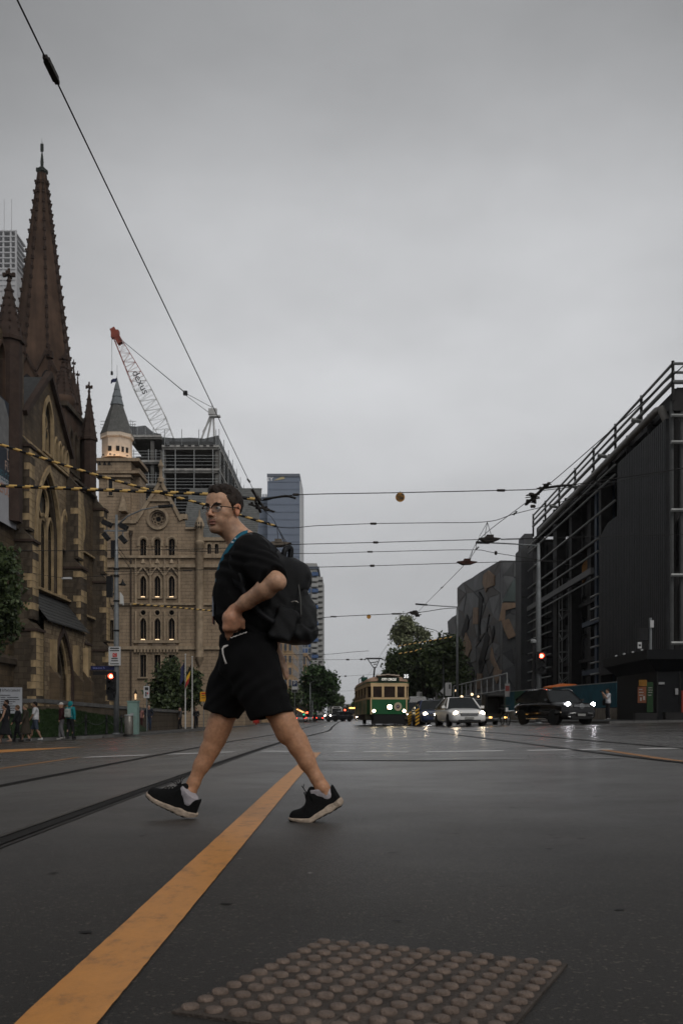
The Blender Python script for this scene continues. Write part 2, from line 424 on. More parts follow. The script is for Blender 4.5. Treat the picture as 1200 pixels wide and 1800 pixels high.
M_WHT = paint_mat('white_road_paint', (0.62, 0.61, 0.60), 0.33)
M_WHT2 = paint_mat('worn_white_paint', (0.26, 0.255, 0.25), 0.42)
M_BLACK = mat('black_metal', (0.012, 0.012, 0.013), 0.45, 0.2, 8)
M_STEEL = mat('rail_steel', (0.13, 0.125, 0.12), 0.35, 0.4, 6, metal=0.8)
M_GROOVE = mat('groove_dirt', (0.010, 0.009, 0.008), 0.8, 0.4, 20)
M_SEAL = mat('bitumen_seal', (0.018, 0.016, 0.015), 0.42, 0.4, 6, bump=0.4)
M_PAVE = mat('bluestone_paving', (0.055, 0.054, 0.053), 0.45, 0.35, 1.2, bump=0.3)
M_KERB = mat('bluestone_kerb', (0.10, 0.098, 0.095), 0.55, 0.3, 2.5, bump=0.3)

# ------------------------------------------------------------------ ground
xs = [-3000, -600, -200, -80, -40, -22, -15, -12, -9, -6, -4, -1.5, -0.5, 1, 3, 6, 9, 12, 17, 25, 45, 90, 250, 700, 3000]
ys = [-40, -8, 0, 2, 4, 7, 11, 16, 24, 34, 48, 66, 90, 130, 200, 350, 700, 1500, 5000]
g = MB(); nx_ = len(xs)
g.add([(x, y, gz(x)) for y in ys for x in xs], [(j*nx_+i, j*nx_+i+1, (j+1)*nx_+i+1, (j+1)*nx_+i) for j in range(len(ys)-1) for i in range(nx_-1)])
road = g.solo('road', M_ASPH, (0, 0, 0), kind='structure')

def strip(name, m, pts, wd, dz, parent=road, smooth=False):
    "flat strip lying on the road along (x, y) points"
    k = MB(); L = []
    for i in range(len(pts)-1):
        a, b = Vector(pts[i]), Vector(pts[i+1]); n_ = max(1, int((b-a).length/1.5))
        L += [a.lerp(b, t/n_) for t in range(n_)]
    L.append(Vector(pts[-1])); vs = []
    for i, p in enumerate(L):
        d = (L[min(i+1, len(L)-1)] - L[max(i-1, 0)]).normalized(); nn = Vector((-d.y, d.x))*wd/2
        for q in (p+nn, p-nn): vs.append((q.x, q.y, gz(q.x)+dz))
    k.add(vs, [(2*i, 2*i+1, 2*i+3, 2*i+2) for i in range(len(L)-1)])
    # keep faces up
    o = k.build(name, m, parent); me = o.data
    if me.polygons and me.polygons[0].normal.z < 0: me.flip_normals()
    return o
def patch(name, m, poly, dz, parent=road):
    k = MB(); k.add([(x, y, gz(x)+dz) for x, y in poly], [tuple(range(len(poly)))]); o = k.build(name, m, parent)
    if o.data.polygons[0].normal.z < 0: o.data.flip_normals()
    return o
def bez(pts, n=10):
    "Catmull-Rom through (x, y) points"
    p = [Vector(q) for q in pts]; p = [2*p[0]-p[1]] + p + [2*p[-1]-p[-2]]; o = []
    for i in range(1, len(p)-2):
        for k in range(n):
            t = k/n; o.append(0.5*((2*p[i]) + (p[i+1]-p[i-1])*t + (2*p[i-1]-5*p[i]+4*p[i+1]-p[i+2])*t*t + (3*p[i]-p[i-1]-3*p[i+1]+p[i+2])*t**3))
    return o + [p[-2]]

def rail(pts, dark=0.012):
    c = bez(pts, 8)
    strip('rail_seal', M_SEAL, [(p.x+0.02, p.y) for p in c], 0.135, 0.004)
    r_ = strip('rail_groove', M_GROOVE, [(p.x+0.022, p.y) for p in c], 0.075, 0.008)
    strip('rail_head', M_STEEL, [(p.x-0.034, p.y) for p in c], 0.034, 0.012)
for x0 in (-1.50, -3.02):
    rail([(x0+0.05, 0.5), (x0, 6), (x0, 16), (x0+0.12, 24), (x0+0.45, 32), (x0+0.72, 42), (x0+0.6, 60), (x0+0.5, 90), (x0+0.4, 150), (x0+0.4, 260)])
for x0 in (3.35, 4.86):
    rail([(x0+1.2, 2), (x0+0.25, 10), (x0, 18), (x0-0.25, 28), (x0-1.0, 46), (x0-1.5, 62), (x0-1.6, 90), (x0-1.6, 150), (x0-1.6, 260)])
# painted lines
k = MB(); vs = []; nn_ = 220
for i in range(nn_+1):         # hand-laid edge, a little ragged
    y = 0.9+14.3*(i/nn_)**1.6; x = -0.502+(0.03 if y > 8 else 0)*(y-8)/7.2; vs += [(x-0.071+rnd.uniform(-.0010, .0010), y, gz(x)+0.004), (x+0.071+rnd.uniform(-.0010, .0010), y, gz(x)+0.004)]
k.add(vs, [(2*i, 2*i+1, 2*i+3, 2*i+2) for i in range(nn_)]); k.build('yellow_line', M_YEL, road)
strip('yellow_line', M_YEL2, [(3.45, 3), (3.6, 10), (3.78, 14.8)], 0.13, 0.004)
strip('yellow_line', M_YEL2, [(-4.45, 6), (-4.42, 12), (-4.4, 16.3)], 0.12, 0.004)
patch('yellow_line', M_YEL, [(-14, 20.5), (-8.4, 21.3), (-6.7, 25.6), (-8.6, 26.2), (-14, 26.6)], 0.004)
for a, b in ((-4.25, -3.2), (-2.85, -1.8), (-1.35, -0.75), (-0.2, 0.05), (0.25, 0.95), (1.22, 2.38), (2.73, 3.98), (4.35, 5.6), (6.1, 7.4)):
    f = lambda x: 15.55 - 0.16*x
    strip('stop_line', M_WHT, [(a, f(a)), (b, f(b))], 0.42, 0.004)
strip('stop_line', M_WHT2, [(-0.25, 12.5), (2.2, 12.2)], 0.3, 0.004)
strip('stop_line', M_WHT2, [(2.6, 12.15), (3.3, 12.1)], 0.3, 0.004)
for (x, y, L) in ((7.2, 27, 1.8), (9.5, 30, 2.5), (12.0, 29, 2.0), (9.0, 23.5, 1.6), (-9.5, 33, 3.0), (-6.6, 45, 3.0), (-5.4, 52, 3)):
    strip('lane_line', M_WHT2, [(x-L/2, y), (x+L/2, y-0.2)], 0.14, 0.004)
for x in (0.55,):
    for y in range(50, 130, 7): strip('lane_line', M_WHT2, [(x, y), (x, y+3)], 0.1, 0.004)
# chips, cracks and dropped leaves on the asphalt near the camera
M_CHIP = mat('asphalt_hole', (0.006, 0.006, 0.006), 0.6, 0.0)
M_SCRAP = mat('pale_litter', (0.35, 0.33, 0.31), 0.8, 0.2, 30)
for (px, py, w_, dark) in ((800,1466,.05,1),(977,1474,.04,1),(963,1493,.05,1),(967,1468,.035,1),(1020,1475,.06,1),(596,1508,.03,1),(690,1500,.06,1),(398,1590,.06,1),
                           (545,1536,.03,0),(250,1470,.05,1),(95,1536,.05,1),(640,1440,.05,1),(900,1420,.06,1),(1045,1404,.06,1),(330,1450,.03,1),(350,1501,.04,1),(935,1385,.07,1),(760,1390,.06,1),
                           (480,1455,.03,1),(700,1620,.04,1),(880,1560,.03,1),(1090,1600,.05,1),(150,1640,.06,1),(420,1510,.025,0),(870,1700,.02,0)):
    Y = CAMZ*F0/(py-HY); X = (px-HX)*Y/F0; q = []
    for i in range(9):
        a = 2*math.pi*i/9; rr = w_*0.5*(0.4+0.6*rnd.random()); q.append((X+rr*math.cos(a), Y+0.45*rr*math.sin(a)))
    patch('asphalt_chip', M_CHIP if dark else M_SCRAP, q, 0.003)

# ------------------------------------------------------------------ tactile pad in front of the camera
M_TILE = mat('tactile_tile', (0.062, 0.050, 0.042), 0.6, 0.5, 11, bump=0.5, bscale=160, detail=8)
M_STUD = mat('tactile_stud', (0.15, 0.112, 0.090), 0.5, 0.4, 17, bump=0.5, bscale=190, detail=8)
ua = R(-23.2); U = Vector((math.cos(ua), math.sin(ua), 0)); Vv = Vector((math.sin(ua), -math.cos(ua), 0)); A0 = Vector((-0.067, 2.36, 0))
pad = thing('tactile_pad', 'brown tactile paving pad of round studs set into the asphalt, in the foreground', 'tactile paving', A0)
pad.rotation_euler = (0, 0, ua)
pu, pv = 0.0488, 0.0525
k = MB()
k.lathe([(0.0162, 0), (0.0158, 0.004), (0.0142, 0.0066), (0.0118, 0.0074), (0.004, 0.0076)], (0, 0, 0), 16)
stud_me = k.mesh('stud', M_STUD, smooth=True); sharp(stud_me, 50)
for ti in range(2):
    for tj in range(2):
        k = MB(); g_ = 0.0012; x0, x1, y0, y1 = ti*6*pu+g_, (ti+1)*6*pu-g_, -(tj+1)*6*pv+g_, -tj*6*pv-g_
        dz = (0.0, 0.0012, 0.0008, 0.002)[ti*2+tj]; e = 0.004
        k.add([(x0, y0, 0), (x1, y0, 0), (x1, y1, 0), (x0, y1, 0), (x0, y0, 0.004+dz), (x1, y0, 0.004+dz), (x1, y1, 0.004+dz), (x0, y1, 0.004+dz),
               (x0+e, y0+e, 0.006+dz), (x1-e, y0+e, 0.006+dz), (x1-e, y1-e, 0.006+dz), (x0+e, y1-e, 0.006+dz)],
              [(0, 1, 5, 4), (1, 2, 6, 5), (2, 3, 7, 6), (3, 0, 4, 7), (4, 5, 9, 8), (5, 6, 10, 9), (6, 7, 11, 10), (7, 4, 8, 11), (8, 9, 10, 11)])
        tile = k.build('tile', M_TILE, pad)
        for i in range(6):
            for j in range(6):
                s_ = link('stud', stud_me, tile, (ti*6*pu+(i+0.5)*pu, -(tj*6+j+0.5)*pv, 0.0058+dz)); s_.rotation_euler = (0, 0, rnd.random()*6)
                q = 0.95+0.1*rnd.random(); s_.scale = (q, q, 0.85+0.3*rnd.random())

# ------------------------------------------------------------------ pavements and kerbs
def slab(name, m, polys, top):
    "raised pavement of one or more (x, y) polygons, counter-clockwise"
    k = MB()
    for poly in polys:
        n = len(poly); vs = [(x, y, gz(x)-0.05) for x, y in poly] + [(x, y, gz(x)+top) for x, y in poly]
        k.add(vs, [tuple(range(n, 2*n))] + [(i, (i+1) % n, (i+1) % n+n, i+n) for i in range(n)])
    return k.solo(name, m, (0, 0, 0), kind='structure')
cr_ = [(-14.4+3.8*math.cos(R(-a)), 49+3.8*math.sin(R(-a))) for a in (0, 20, 40, 60, 90)]
pav = slab('pavement_left', M_PAVE, [cr_[::-1] + [(-10.6, 900), (-14.4, 900)], [(-60, 45.2), (-14.4, 45.2), (-14.4, 900), (-60, 900)]], 0.12)
kk = MB()
ed = cr_[::-1] + [(-10.6, y) for y in (60, 80, 120, 200, 400)]
ed = [(-60, 45.2), (-35, 45.2), (-22, 45.2)] + ed
for i in range(len(ed)-1):
    (x0, y0), (x1, y1) = ed[i], ed[i+1]; d = Vector((x1-x0, y1-y0)).normalized(); nn = Vector((d.y, -d.x))*0.16
    kk.add([(x0, y0, gz(x0)-0.05), (x1, y1, gz(x1)-0.05), (x1, y1, gz(x1)+0.126), (x0, y0, gz(x0)+0.126),
            (x0+nn.x, y0+nn.y, gz(x0)-0.05), (x1+nn.x, y1+nn.y, gz(x1)-0.05), (x1+nn.x, y1+nn.y, gz(x1)+0.126), (x0+nn.x, y0+nn.y, gz(x0)+0.126)],
           [(4, 5, 6, 7), (7, 6, 2, 3), (0, 3, 2, 1)])
setp(kk.build('kerb', M_KERB, pav), None)
pvr = slab('pavement_right', M_PAVE, [[(13.2, 50.5), (17, 50.5), (17, 900), (11.6, 900), (11.6, 70), (12.2, 60)], [(17, 50.5), (70, 50.5), (70, 900), (17, 900)]], 0.12)
for k_ in range(14):
    kb = MB(); x = 13.2 + k_*1.25
    kb.box((x+0.01, 50.2, gz(x)-0.05), (x+1.24, 50.48, gz(x)+0.13)); kb.build('kerb_stone', M_KERB, pvr)
# ------------------------------------------------------------------ stone buildings on the left
from mathutils.geometry import tessellate_polygon
def ashlar(name, c1, c2, joint, bw, bh, axes='YZ', rough=0.75, dirt=0.5):
    "stone courses; axes says which object coordinates run along the wall"
    m = bpy.data.materials.new(name); m.use_nodes = True; n = m.node_tree.nodes; l = m.node_tree.links; b = n['Principled BSDF']
    t = n.new('ShaderNodeTexCoord'); sp = n.new('ShaderNodeSeparateXYZ'); cb = n.new('ShaderNodeCombineXYZ'); l.new(t.outputs['Object'], sp.inputs[0])
    l.new(sp.outputs[axes[0]], cb.inputs[0]); l.new(sp.outputs[axes[1]], cb.inputs[1])
    br = n.new('ShaderNodeTexBrick'); br.inputs['Scale'].default_value = 1; br.inputs['Brick Width'].default_value = bw; br.inputs['Row Height'].default_value = bh
    br.inputs['Mortar Size'].default_value = 0.018; br.inputs['Color1'].default_value = (*c1, 1); br.inputs['Color2'].default_value = (*c2, 1); br.inputs['Mortar'].default_value = (*joint, 1)
    br.inputs['Bias'].default_value = -0.1; l.new(cb.outputs[0], br.inputs['Vector'])
    z = n.new('ShaderNodeTexNoise'); z.inputs['Scale'].default_value = 0.35; z.inputs['Detail'].default_value = 7; z.inputs['Roughness'].default_value = 0.65
    mp_ = n.new('ShaderNodeMapping'); mp_.inputs['Scale'].default_value = (2.5, 2.5, 0.8); l.new(t.outputs['Object'], mp_.inputs[0]); l.new(mp_.outputs[0], z.inputs['Vector'])
    mr_ = n.new('ShaderNodeMapRange'); mr_.inputs['From Min'].default_value = 0.32; mr_.inputs['From Max'].default_value = 0.68; mr_.inputs['To Min'].default_value = 1-dirt; mr_.inputs['To Max'].default_value = 1.15
    l.new(z.outputs[0], mr_.inputs[0])
    mx = n.new('ShaderNodeMix'); mx.data_type = 'RGBA'; mx.blend_type = 'MULTIPLY'; mx.inputs[0].default_value = 1
    l.new(br.outputs[0], mx.inputs[6]); l.new(mr_.outputs[0], mx.inputs[7]); l.new(mx.outputs[2], b.inputs['Base Color']); b.inputs['Roughness'].default_value = rough; b.inputs['Specular IOR Level'].default_value = 0.15
    bp = n.new('ShaderNodeBump'); bp.inputs['Distance'].default_value = 0.03; bp.inputs['Strength'].default_value = 0.6; l.new(br.outputs['Fac'], bp.inputs['Height']); bp.invert = True
    l.new(bp.outputs[0], b.inputs['Normal'])
    return m
S_WALL = ashlar('brown_ashlar', (0.128, 0.092, 0.056), (0.072, 0.053, 0.035), (0.07, 0.05, 0.035), 0.75, 0.36)
S_CHECK = ashlar('chequer_flint', (0.27, 0.205, 0.13), (0.11, 0.078, 0.052), (0.10, 0.075, 0.05), 0.42, 0.34, dirt=0.3)
S_BUT = ashlar('dark_buttress_stone', (0.092, 0.072, 0.051), (0.058, 0.046, 0.034), (0.05, 0.036, 0.026), 0.7, 0.42, 'XZ')
S_PALE = mat('pale_sandstone', (0.36, 0.265, 0.15), 0.8, 0.35, 0.9, streak=0.35)
S_DARK = mat('weathered_brown_stone', (0.075, 0.058, 0.042), 0.8, 0.4, 0.8, streak=0.4)
S_RED = mat('red_brown_spire_stone', (0.084, 0.052, 0.036), 0.8, 0.3, 0.5, streak=0.35)
S_CROC = mat('dark_crocket_stone', (0.045, 0.03, 0.024), 0.85, 0.3, 2)
S_SLATE = mat('dark_slate', (0.035, 0.036, 0.036), 0.6, 0.35, 2.2)
S_GLASS = mat('dark_leaded_glass', (0.012, 0.012, 0.013), 0.25, 0.3, 2)

def wall(k, W, outer, holes, rev, m=None):
    loops = [[Vector((u, z, 0)) for u, z in outer]] + [[Vector((u, z, 0)) for u, z in h] for h in holes]
    flat = [p for lp in loops for p in lp]; tr = tessellate_polygon(loops)
    b0 = W(0, 0, 0); nrm = W(0, 0, 1) - b0
    vs = [W(p.x, p.y, 0) for p in flat]; fs = []
    for t in tr:
        a, b, c = (vs[i] for i in t); fs.append(tuple(t) if (b-a).cross(c-a).dot(nrm) > 0 else tuple(t)[::-1])
    k.add(vs, fs, m)
    for h in holes:
        n = len(h); c = sum((W(u, z, 0) for u, z in h), Vector())/n
        q = [W(u, z, 0) for u, z in h] + [W(u, z, -rev) for u, z in h]; ff = []
        for i in range(n):
            j = (i+1) % n; f = (i, j, j+n, i+n); e = (q[j]-q[i]).cross(q[i+n]-q[i])
            ff.append(f if e.dot(c-q[i]) > 0 else f[::-1])
        k.add(q, ff, m)
def pane(W, parent, outline, d, m, name='pane'):
    k = MB(); k.prism([W(u, z, d) for u, z in outline], W(0, 0, -0.06) - W(0, 0, 0)); return k.build(name, m, parent, world=True)
def frame(W, parent, outer, inner, d, th, m, name='window_frame'):
    k = MB(); k.ring([W(u, z, d) for u, z in outer], [W(u, z, d) for u, z in inner], W(0, 0, th) - W(0, 0, 0)); return k.build(name, m, parent, world=True)
def pinnacle(parent, c, r, z0, z1, m=S_CROC, n=8, shaft=None, rows=7):
    "stone pinnacle with crockets and a cross finial"
    k = MB(); H = z1 - z0; tip = z0 + H*0.80
    if shaft: k.lathe([(r*0.92, shaft-z0), (r*0.92, -0.25), (r*1.1, -0.2), (r*1.1, 0.05), (r*0.98, 0.1)], (c[0], c[1], z0), n, ang=R(22.5))
    k.lathe([(r, 0), (r*0.12, tip-z0)], (c[0], c[1], z0), n, ang=R(22.5))
    k.lathe([(r*0.12, 0), (r*0.2, H*0.03), (r*0.1, H*0.06), (r*0.1, H*0.2)], (c[0], c[1], tip), 6)
    zz = tip + H*0.11
    k.cbox((c[0], c[1], zz), (r*0.75, r*0.22, H*0.035)); k.cbox((c[0], c[1], zz), (r*0.22, r*0.75, H*0.035))
    for e in range(4): k.cbox((c[0]+(r*0.34)*math.cos(e*math.pi/2), c[1]+(r*0.34)*math.sin(e*math.pi/2), zz), (r*0.2, r*0.2, H*0.055))
    for j in range(n):
        a = 2*math.pi*j/n + R(22.5)
        for i in range(1, rows):
            t = i/rows; rr = r*lerp(1, 0.12, t)*1.04; zc = lerp(z0, tip, t)
            k.cbox((c[0]+rr*math.cos(a), c[1]+rr*math.sin(a), zc), (r*0.13, r*0.13, r*0.17))
    return k.build('pinnacle', m, parent, world=True)

XW, XB = -23.0, -22.0
cath = thing('cathedral', 'dark brown Gothic cathedral with a tall crocketed spire and pinnacled buttresses', 'church', (XW, 78, gz(-22)))
WC = lambda u, z, d: Vector((XW+d, u, z))
big_o = arch(76.55, 10.3, 6.0, 9.3); lan_o = arch(81.0, 10.5, 1.9, 6.8); rose_o = circ(85.6, 17.4, 1.25, 24, 1.6); sl_o = arch(85.9, 11.2, 0.9, 3.6)
gab_o = arch(76.6, 20.9, 2.2, 4.2)
arc_o = [arch(78.75+i*1.0, 20.75-i*0.0, 0.62, 1.9-0.1*i, 5) for i in range(4)]
left_o = [arch(64.2+i*1.9, 21.5, 1.2, 4.0) for i in range(3)]
k = MB()
wall(k, WC, [(56, -0.8), (92, -0.8), (92, 20.7), (82.7, 20.7), (82.7, 22.4), (76.7, 26.9), (70.9, 22.4), (70.9, 26.4), (56, 26.4)],
     [big_o, lan_o, rose_o, sl_o, gab_o] + arc_o + left_o, 0.6)
k.build('wall', S_WALL, cath, world=True)
k = MB(); k.box((-48, 56, -0.8), (XW-0.7, 91.8, 20.5)); k.box((-30, 56, 20.5), (XW-0.7, 70.5, 26.2)); k.build('nave', S_DARK, cath, world=True)
# chequered spandrels round the big window: a thin facing 3 cm proud
k = MB(); wall(k, lambda u, z, d: Vector((XW+0.03+d, u, z)), [(71.4, 14.2), (81.5, 14.2), (81.5, 20.2), (71.4, 20.2)],
     [arch(76.55, 14.21, 6.7, 5.72)[0:] , arch(81.0, 14.21, 0.8, 3.5)][:1], 0.03); k.build('chequered_panel', S_CHECK, cath, world=True)
# big traceried window
wf = frame(WC, cath, arch(76.55, 10.1, 6.7, 9.85), arch(76.55, 10.3, 5.75, 9.15), -0.1, 0.28, S_PALE, 'window')
frame(WC, wf, arch(76.55, 10.2, 5.9, 9.2), arch(76.55, 10.3, 5.2, 8.75), -0.45, 0.3, S_DARK, 'window_frame')
pane(WC, wf, big_o, -0.55, S_GLASS)
for i in range(3):
    frame(WC, wf, arch(74.75+i*1.8, 10.3, 1.8, 6.0), arch(74.75+i*1.8, 10.35, 1.5, 5.75), -0.5, 0.22, S_PALE, 'tracery')
frame(WC, wf, circ(76.55, 17.0, 1.35), circ(76.55, 17.0, 1.12), -0.5, 0.22, S_PALE, 'tracery')
for nm, pr, dp in (('window', (81.0, 10.3, 2.3, 7.2, 1.75, 6.6), 0), ('window', (85.9, 11.05, 1.25, 3.95, 0.85, 3.5), 0), ('window', (76.6, 20.7, 2.7, 4.65, 2.0, 4.05), 0)):
    cx, z0, w1, h1, w2, h2 = pr
    wf = frame(WC, cath, arch(cx, z0, w1, h1), arch(cx, z0+0.18, w2, h2), -0.1, 0.22, S_PALE, nm); pane(WC, wf, arch(cx, z0+0.1, w2+0.1, h2+0.1), -0.5, S_GLASS)
    if w2 > 1.9:
        frame(WC, wf, circ(cx, z0+2.6, 0.62), circ(cx, z0+2.6, 0.48), -0.4, 0.2, S_PALE, 'tracery')
        for s_ in (-0.48, 0.48): frame(WC, wf, arch(cx+s_, z0+0.2, 0.95, 2.1), arch(cx+s_, z0+0.22, 0.74, 1.9), -0.4, 0.2, S_PALE, 'tracery')
wf = frame(WC, cath, circ(85.6, 17.4, 1.55, 24, 1.95), circ(85.6, 17.4, 1.2, 24, 1.52), -0.1, 0.25, S_PALE, 'round_window'); pane(WC, wf, rose_o, -0.5, S_GLASS)
frame(WC, wf, circ(85.6, 17.4, 0.72, 24, 0.9), circ(85.6, 17.4, 0.55, 24, 0.7), -0.4, 0.2, S_PALE, 'tracery')
for j in range(6):
    a = j*math.pi/3; kq = MB(); kq.bar(WC(85.6+0.7*math.cos(a), 17.4+0.85*math.sin(a), -0.3), WC(85.6+1.25*math.cos(a), 17.4+1.6*math.sin(a), -0.3), 0.14); kq.build('tracery', S_PALE, wf, world=True)
for i, o_ in enumerate(arc_o):
    cx = 78.75+i; wf = frame(WC, cath, arch(cx, 20.65, 0.86, 2.15-0.1*i, 5), arch(cx, 20.78, 0.58, 1.85-0.1*i, 5), -0.05, 0.15, S_PALE, 'window'); pane(WC, wf, o_, -0.4, S_GLASS)
for i, o_ in enumerate(left_o):
    cx = 64.2+i*1.9; wf = frame(WC, cath, arch(cx, 21.3, 1.6, 4.4), arch(cx, 21.55, 1.15, 3.9), -0.05, 0.2, S_RED, 'window'); pane(WC, wf, o_, -0.5, S_GLASS)
# string courses, gable coping and steep roof
for u0, u1, z, h_, d_ in ((56, 69, 20.4, 0.4, 0.35), (70.2, 81.5, 20.25, 0.3, 0.25), (83.3, 90.2, 20.4, 0.35, 0.4), (56, 69, 13.6, 0.35, 0.3), (83.3, 90, 14.9, 0.25, 0.25), (83.3, 90, 9.4, 0.3, 0.3),
                          (70.2, 81.5, 10.0, 0.25, 0.45), (56, 69, 6.6, 0.3, 0.3), (83.3, 90, 5.2, 0.3, 0.3), (56, 69, 4.2, 0.6, 0.25)):
    k = MB(); k.box((XW+0.002, u0, z), (XW+d_, u1, z+h_*0.6)); k.add([(XW+0.002, u0, z+h_*0.6), (XW+d_, u0, z+h_*0.6), (XW+d_, u1, z+h_*0.6), (XW+0.002, u1, z+h_*0.6), (XW+0.002, u0, z+h_), (XW+0.002, u1, z+h_)],
        [(1, 2, 5, 4), (0, 1, 4), (2, 3, 5)]); k.build('string_course', S_DARK if h_ > 0.3 else S_PALE, cath, world=True)
k = MB()
for (a, b) in (((70.7, 22.2), (76.7, 27.05)), ((76.7, 27.05), (82.9, 22.2))):
    k.bar((XW+0.1, a[0], a[1]), (XW+0.1, b[0], b[1]), 0.45, 0.4)
k.build('gable_coping', S_CROC, cath, world=True)
k = MB(); k.add([(XW-0.3, 71, 22.3), (XW-0.3, 82.6, 22.3), (XW-0.3, 76.7, 26.8), (-34, 71, 22.3), (-34, 82.6, 22.3), (-34, 76.7, 26.8)], [(0, 1, 2), (0, 2, 5, 3), (2, 1, 4, 5)])
k.build('roof', S_SLATE, cath, world=True)
k = MB(); k.lathe([(0.1, 0), (0.16, 0.5), (0.09, 0.6), (0.09, 2.1)], (XW+0.1, 76.7, 27.2), 6); k.cbox((XW+0.1, 76.7, 28.5), (0.2, 0.9, 0.22)); k.cbox((XW+0.1, 76.7, 28.5), (0.5, 0.5, 0.5)); k.build('gable_cross', S_CROC, cath, world=True)
# stepped buttresses with quoins
kq = MB(); kq.box((-0.02, -0.30, -0.25), (0.02, 0.30, 0.25)); quoin_long = kq.mesh('quoin', S_PALE)
qdark = MB(); qdark.box((-0.02, -0.30, -0.25), (0.02, 0.30, 0.25)); quoin_dark = qdark.mesh('quoin', S_DARK)
for y0, y1, top in ((69.0, 70.15, 26), (81.55, 83.15, 20.4), (90.15, 91.4, 20.4)):
    stages = [(-0.8, 7.4, XB+0.55, 0.25), (7.4, 13.6, XB+0.25, 0.1), (13.6, 20.2, XB, 0.0)]
    for z0, z1, xb, e in stages:
        k = MB(); ya, yb = y0-e, y1+e
        k.box((XW-0.3, ya, z0), (xb, yb, z1-0.7))
        k.add([(XW-0.3, ya, z1-0.7), (xb, ya, z1-0.7), (xb, yb, z1-0.7), (XW-0.3, yb, z1-0.7), (xb-0.85, ya+e*0.8, z1+0.25), (xb-0.85, yb-e*0.8, z1+0.25), (XW-0.3, ya+e*0.8, z1+0.25), (XW-0.3, yb-e*0.8, z1+0.25)],
              [(1, 2, 5, 4), (0, 1, 4, 6), (2, 3, 7, 5), (4, 5, 7, 6)])
        b_ = k.build('buttress', S_BUT, cath, world=True)
        kc = MB(); kc.box((XW-0.2, ya-0.1, z1-0.86), (xb+0.14, yb+0.1, z1-0.68)); kc.build('buttress_cap', S_CROC, b_, world=True)
        zz = max(z0+0.4, 0.3); i = 0; L = rootloc(cath)
        while zz < z1-1.1:
            w_ = 0.62 if i % 2 else 0.36
            q = link('quoin', quoin_long if rnd.random() < 0.8 else quoin_dark, b_, (xb+0.003-L.x, (yb+ya)/2-L.y, zz-L.z)); q.scale = (1, (yb-ya)/0.6*0.96, 0.94)
            q2 = link('quoin', quoin_long if rnd.random() < 0.28 else quoin_dark, b_, (xb-w_/2-L.x, ya-0.003-L.y, zz-L.z)); q2.rotation_euler = (0, 0, R(90)); q2.scale = (1, w_/0.6, 0.94)
            zz += 0.5; i += 1
# upper stage behind, with arcade, pinnacles and stair turret
WU = lambda u, z, d: Vector((-23.6+d, u, z)); up_o = [arch(85.0+i*1.5, 21.7, 0.95, 3.5, 5) for i in range(4)]
k = MB(); wall(k, WU, [(83, 20.4), (91.6, 20.4), (91.6, 26.6), (83, 26.6)], up_o, 0.5); k.box((-30, 83, 20.4), (-24.2, 91.5, 26.4)); k.build('clerestory', S_RED, cath, world=True)
for i, o_ in enumerate(up_o):
    cx = 85.0+i*1.5; wf = frame(WU, cath, arch(cx, 21.5, 1.25, 3.9, 5), arch(cx, 21.75, 0.9, 3.4, 5), -0.05, 0.18, S_DARK, 'window'); pane(WU, wf, o_, -0.4, S_GLASS)
k = MB(); k.box((-23.9, 83, 26.6), (-23.3, 91.7, 27.0)); k.build('parapet', S_DARK, cath, world=True)
pinnacle(cath, (-22.9, 67.5), 0.95, 26.2, 31.0, shaft=13.8)
pinnacle(cath, (-22.75, 87.9), 0.68, 25.2, 30.2, shaft=20.6)
pinnacle(cath, (-23.3, 91.0), 0.4, 24.6, 27.6, shaft=20.4)
k = MB(); k.lathe([(0.95, 0), (0.95, 8.6), (1.08, 8.8), (1.08, 9.2), (0.95, 9.4)], (-25.5, 89.6, 20), 14); k.build('stair_turret', S_RED, cath, world=True, auto=40)
pinnacle(cath, (-25.5, 89.6), 1.0, 29.4, 33.2, rows=8)
for px, py, X in ((130, 632, -27), (137, 652, -27.3)):
    p = onX(px, py, X); pinnacle(cath, (p.x, p.y), 0.45, p.z-4.2, p.z, shaft=p.z-9, rows=6)
# crossing tower and spire
SX, SY = -35.2, 115.0
k = MB(); k.box((SX-4.4, SY-4.4, -0.6), (SX+4.4, SY+4.4, 34.5)); k.build('tower', S_RED, cath, world=True)
k = MB(); k.lathe([(4.15, 0), (0.42, 29.0)], (SX, SY, 34.4), 8, ang=R(-90-17)); k.build('spire', S_RED, cath, world=True)
for j in range(8):
    a = 2*math.pi*j/8 + R(-107); k = MB()
    for i in range(1, 25):
        t = i/25; rr = lerp(4.15, 0.42, t)+0.06; s_ = 0.30
        k.cbox((SX+rr*math.cos(a), SY+rr*math.sin(a), 34.4+29*t), (s_, s_, s_*1.2), rot=Matrix.Rotation(a, 3, 'Z'))
        k.cbox((SX+(rr+0.12)*math.cos(a), SY+(rr+0.12)*math.sin(a), 34.55+29*t), (s_*0.7, s_*0.7, s_*0.6), rot=Matrix.Rotation(a, 3, 'Z'))
    k.bar((SX+4.17*math.cos(a), SY+4.17*math.sin(a), 34.4), (SX+0.44*math.cos(a), SY+0.44*math.sin(a), 63.4), 0.16)
    k.build('crocket_row', S_CROC, cath, world=True)
k = MB(); k.lathe([(0.42, 0), (0.5, 0.3), (0.34, 0.5), (0.42, 0.9), (0.3, 1.1), (0.5, 1.5), (0.55, 1.75), (0.3, 2.0), (0.16, 2.1), (0.2, 2.6), (0.13, 3.4), (0.03, 3.9), (0.03, 4.9), (0.01, 5.4)], (SX, SY, 62.1), 8)
for e in range(4): k.cbox((SX+0.5*math.cos(e*1.57+.5), SY+0.5*math.sin(e*1.57+.5), 63.7), (0.3, 0.3, 0.4))
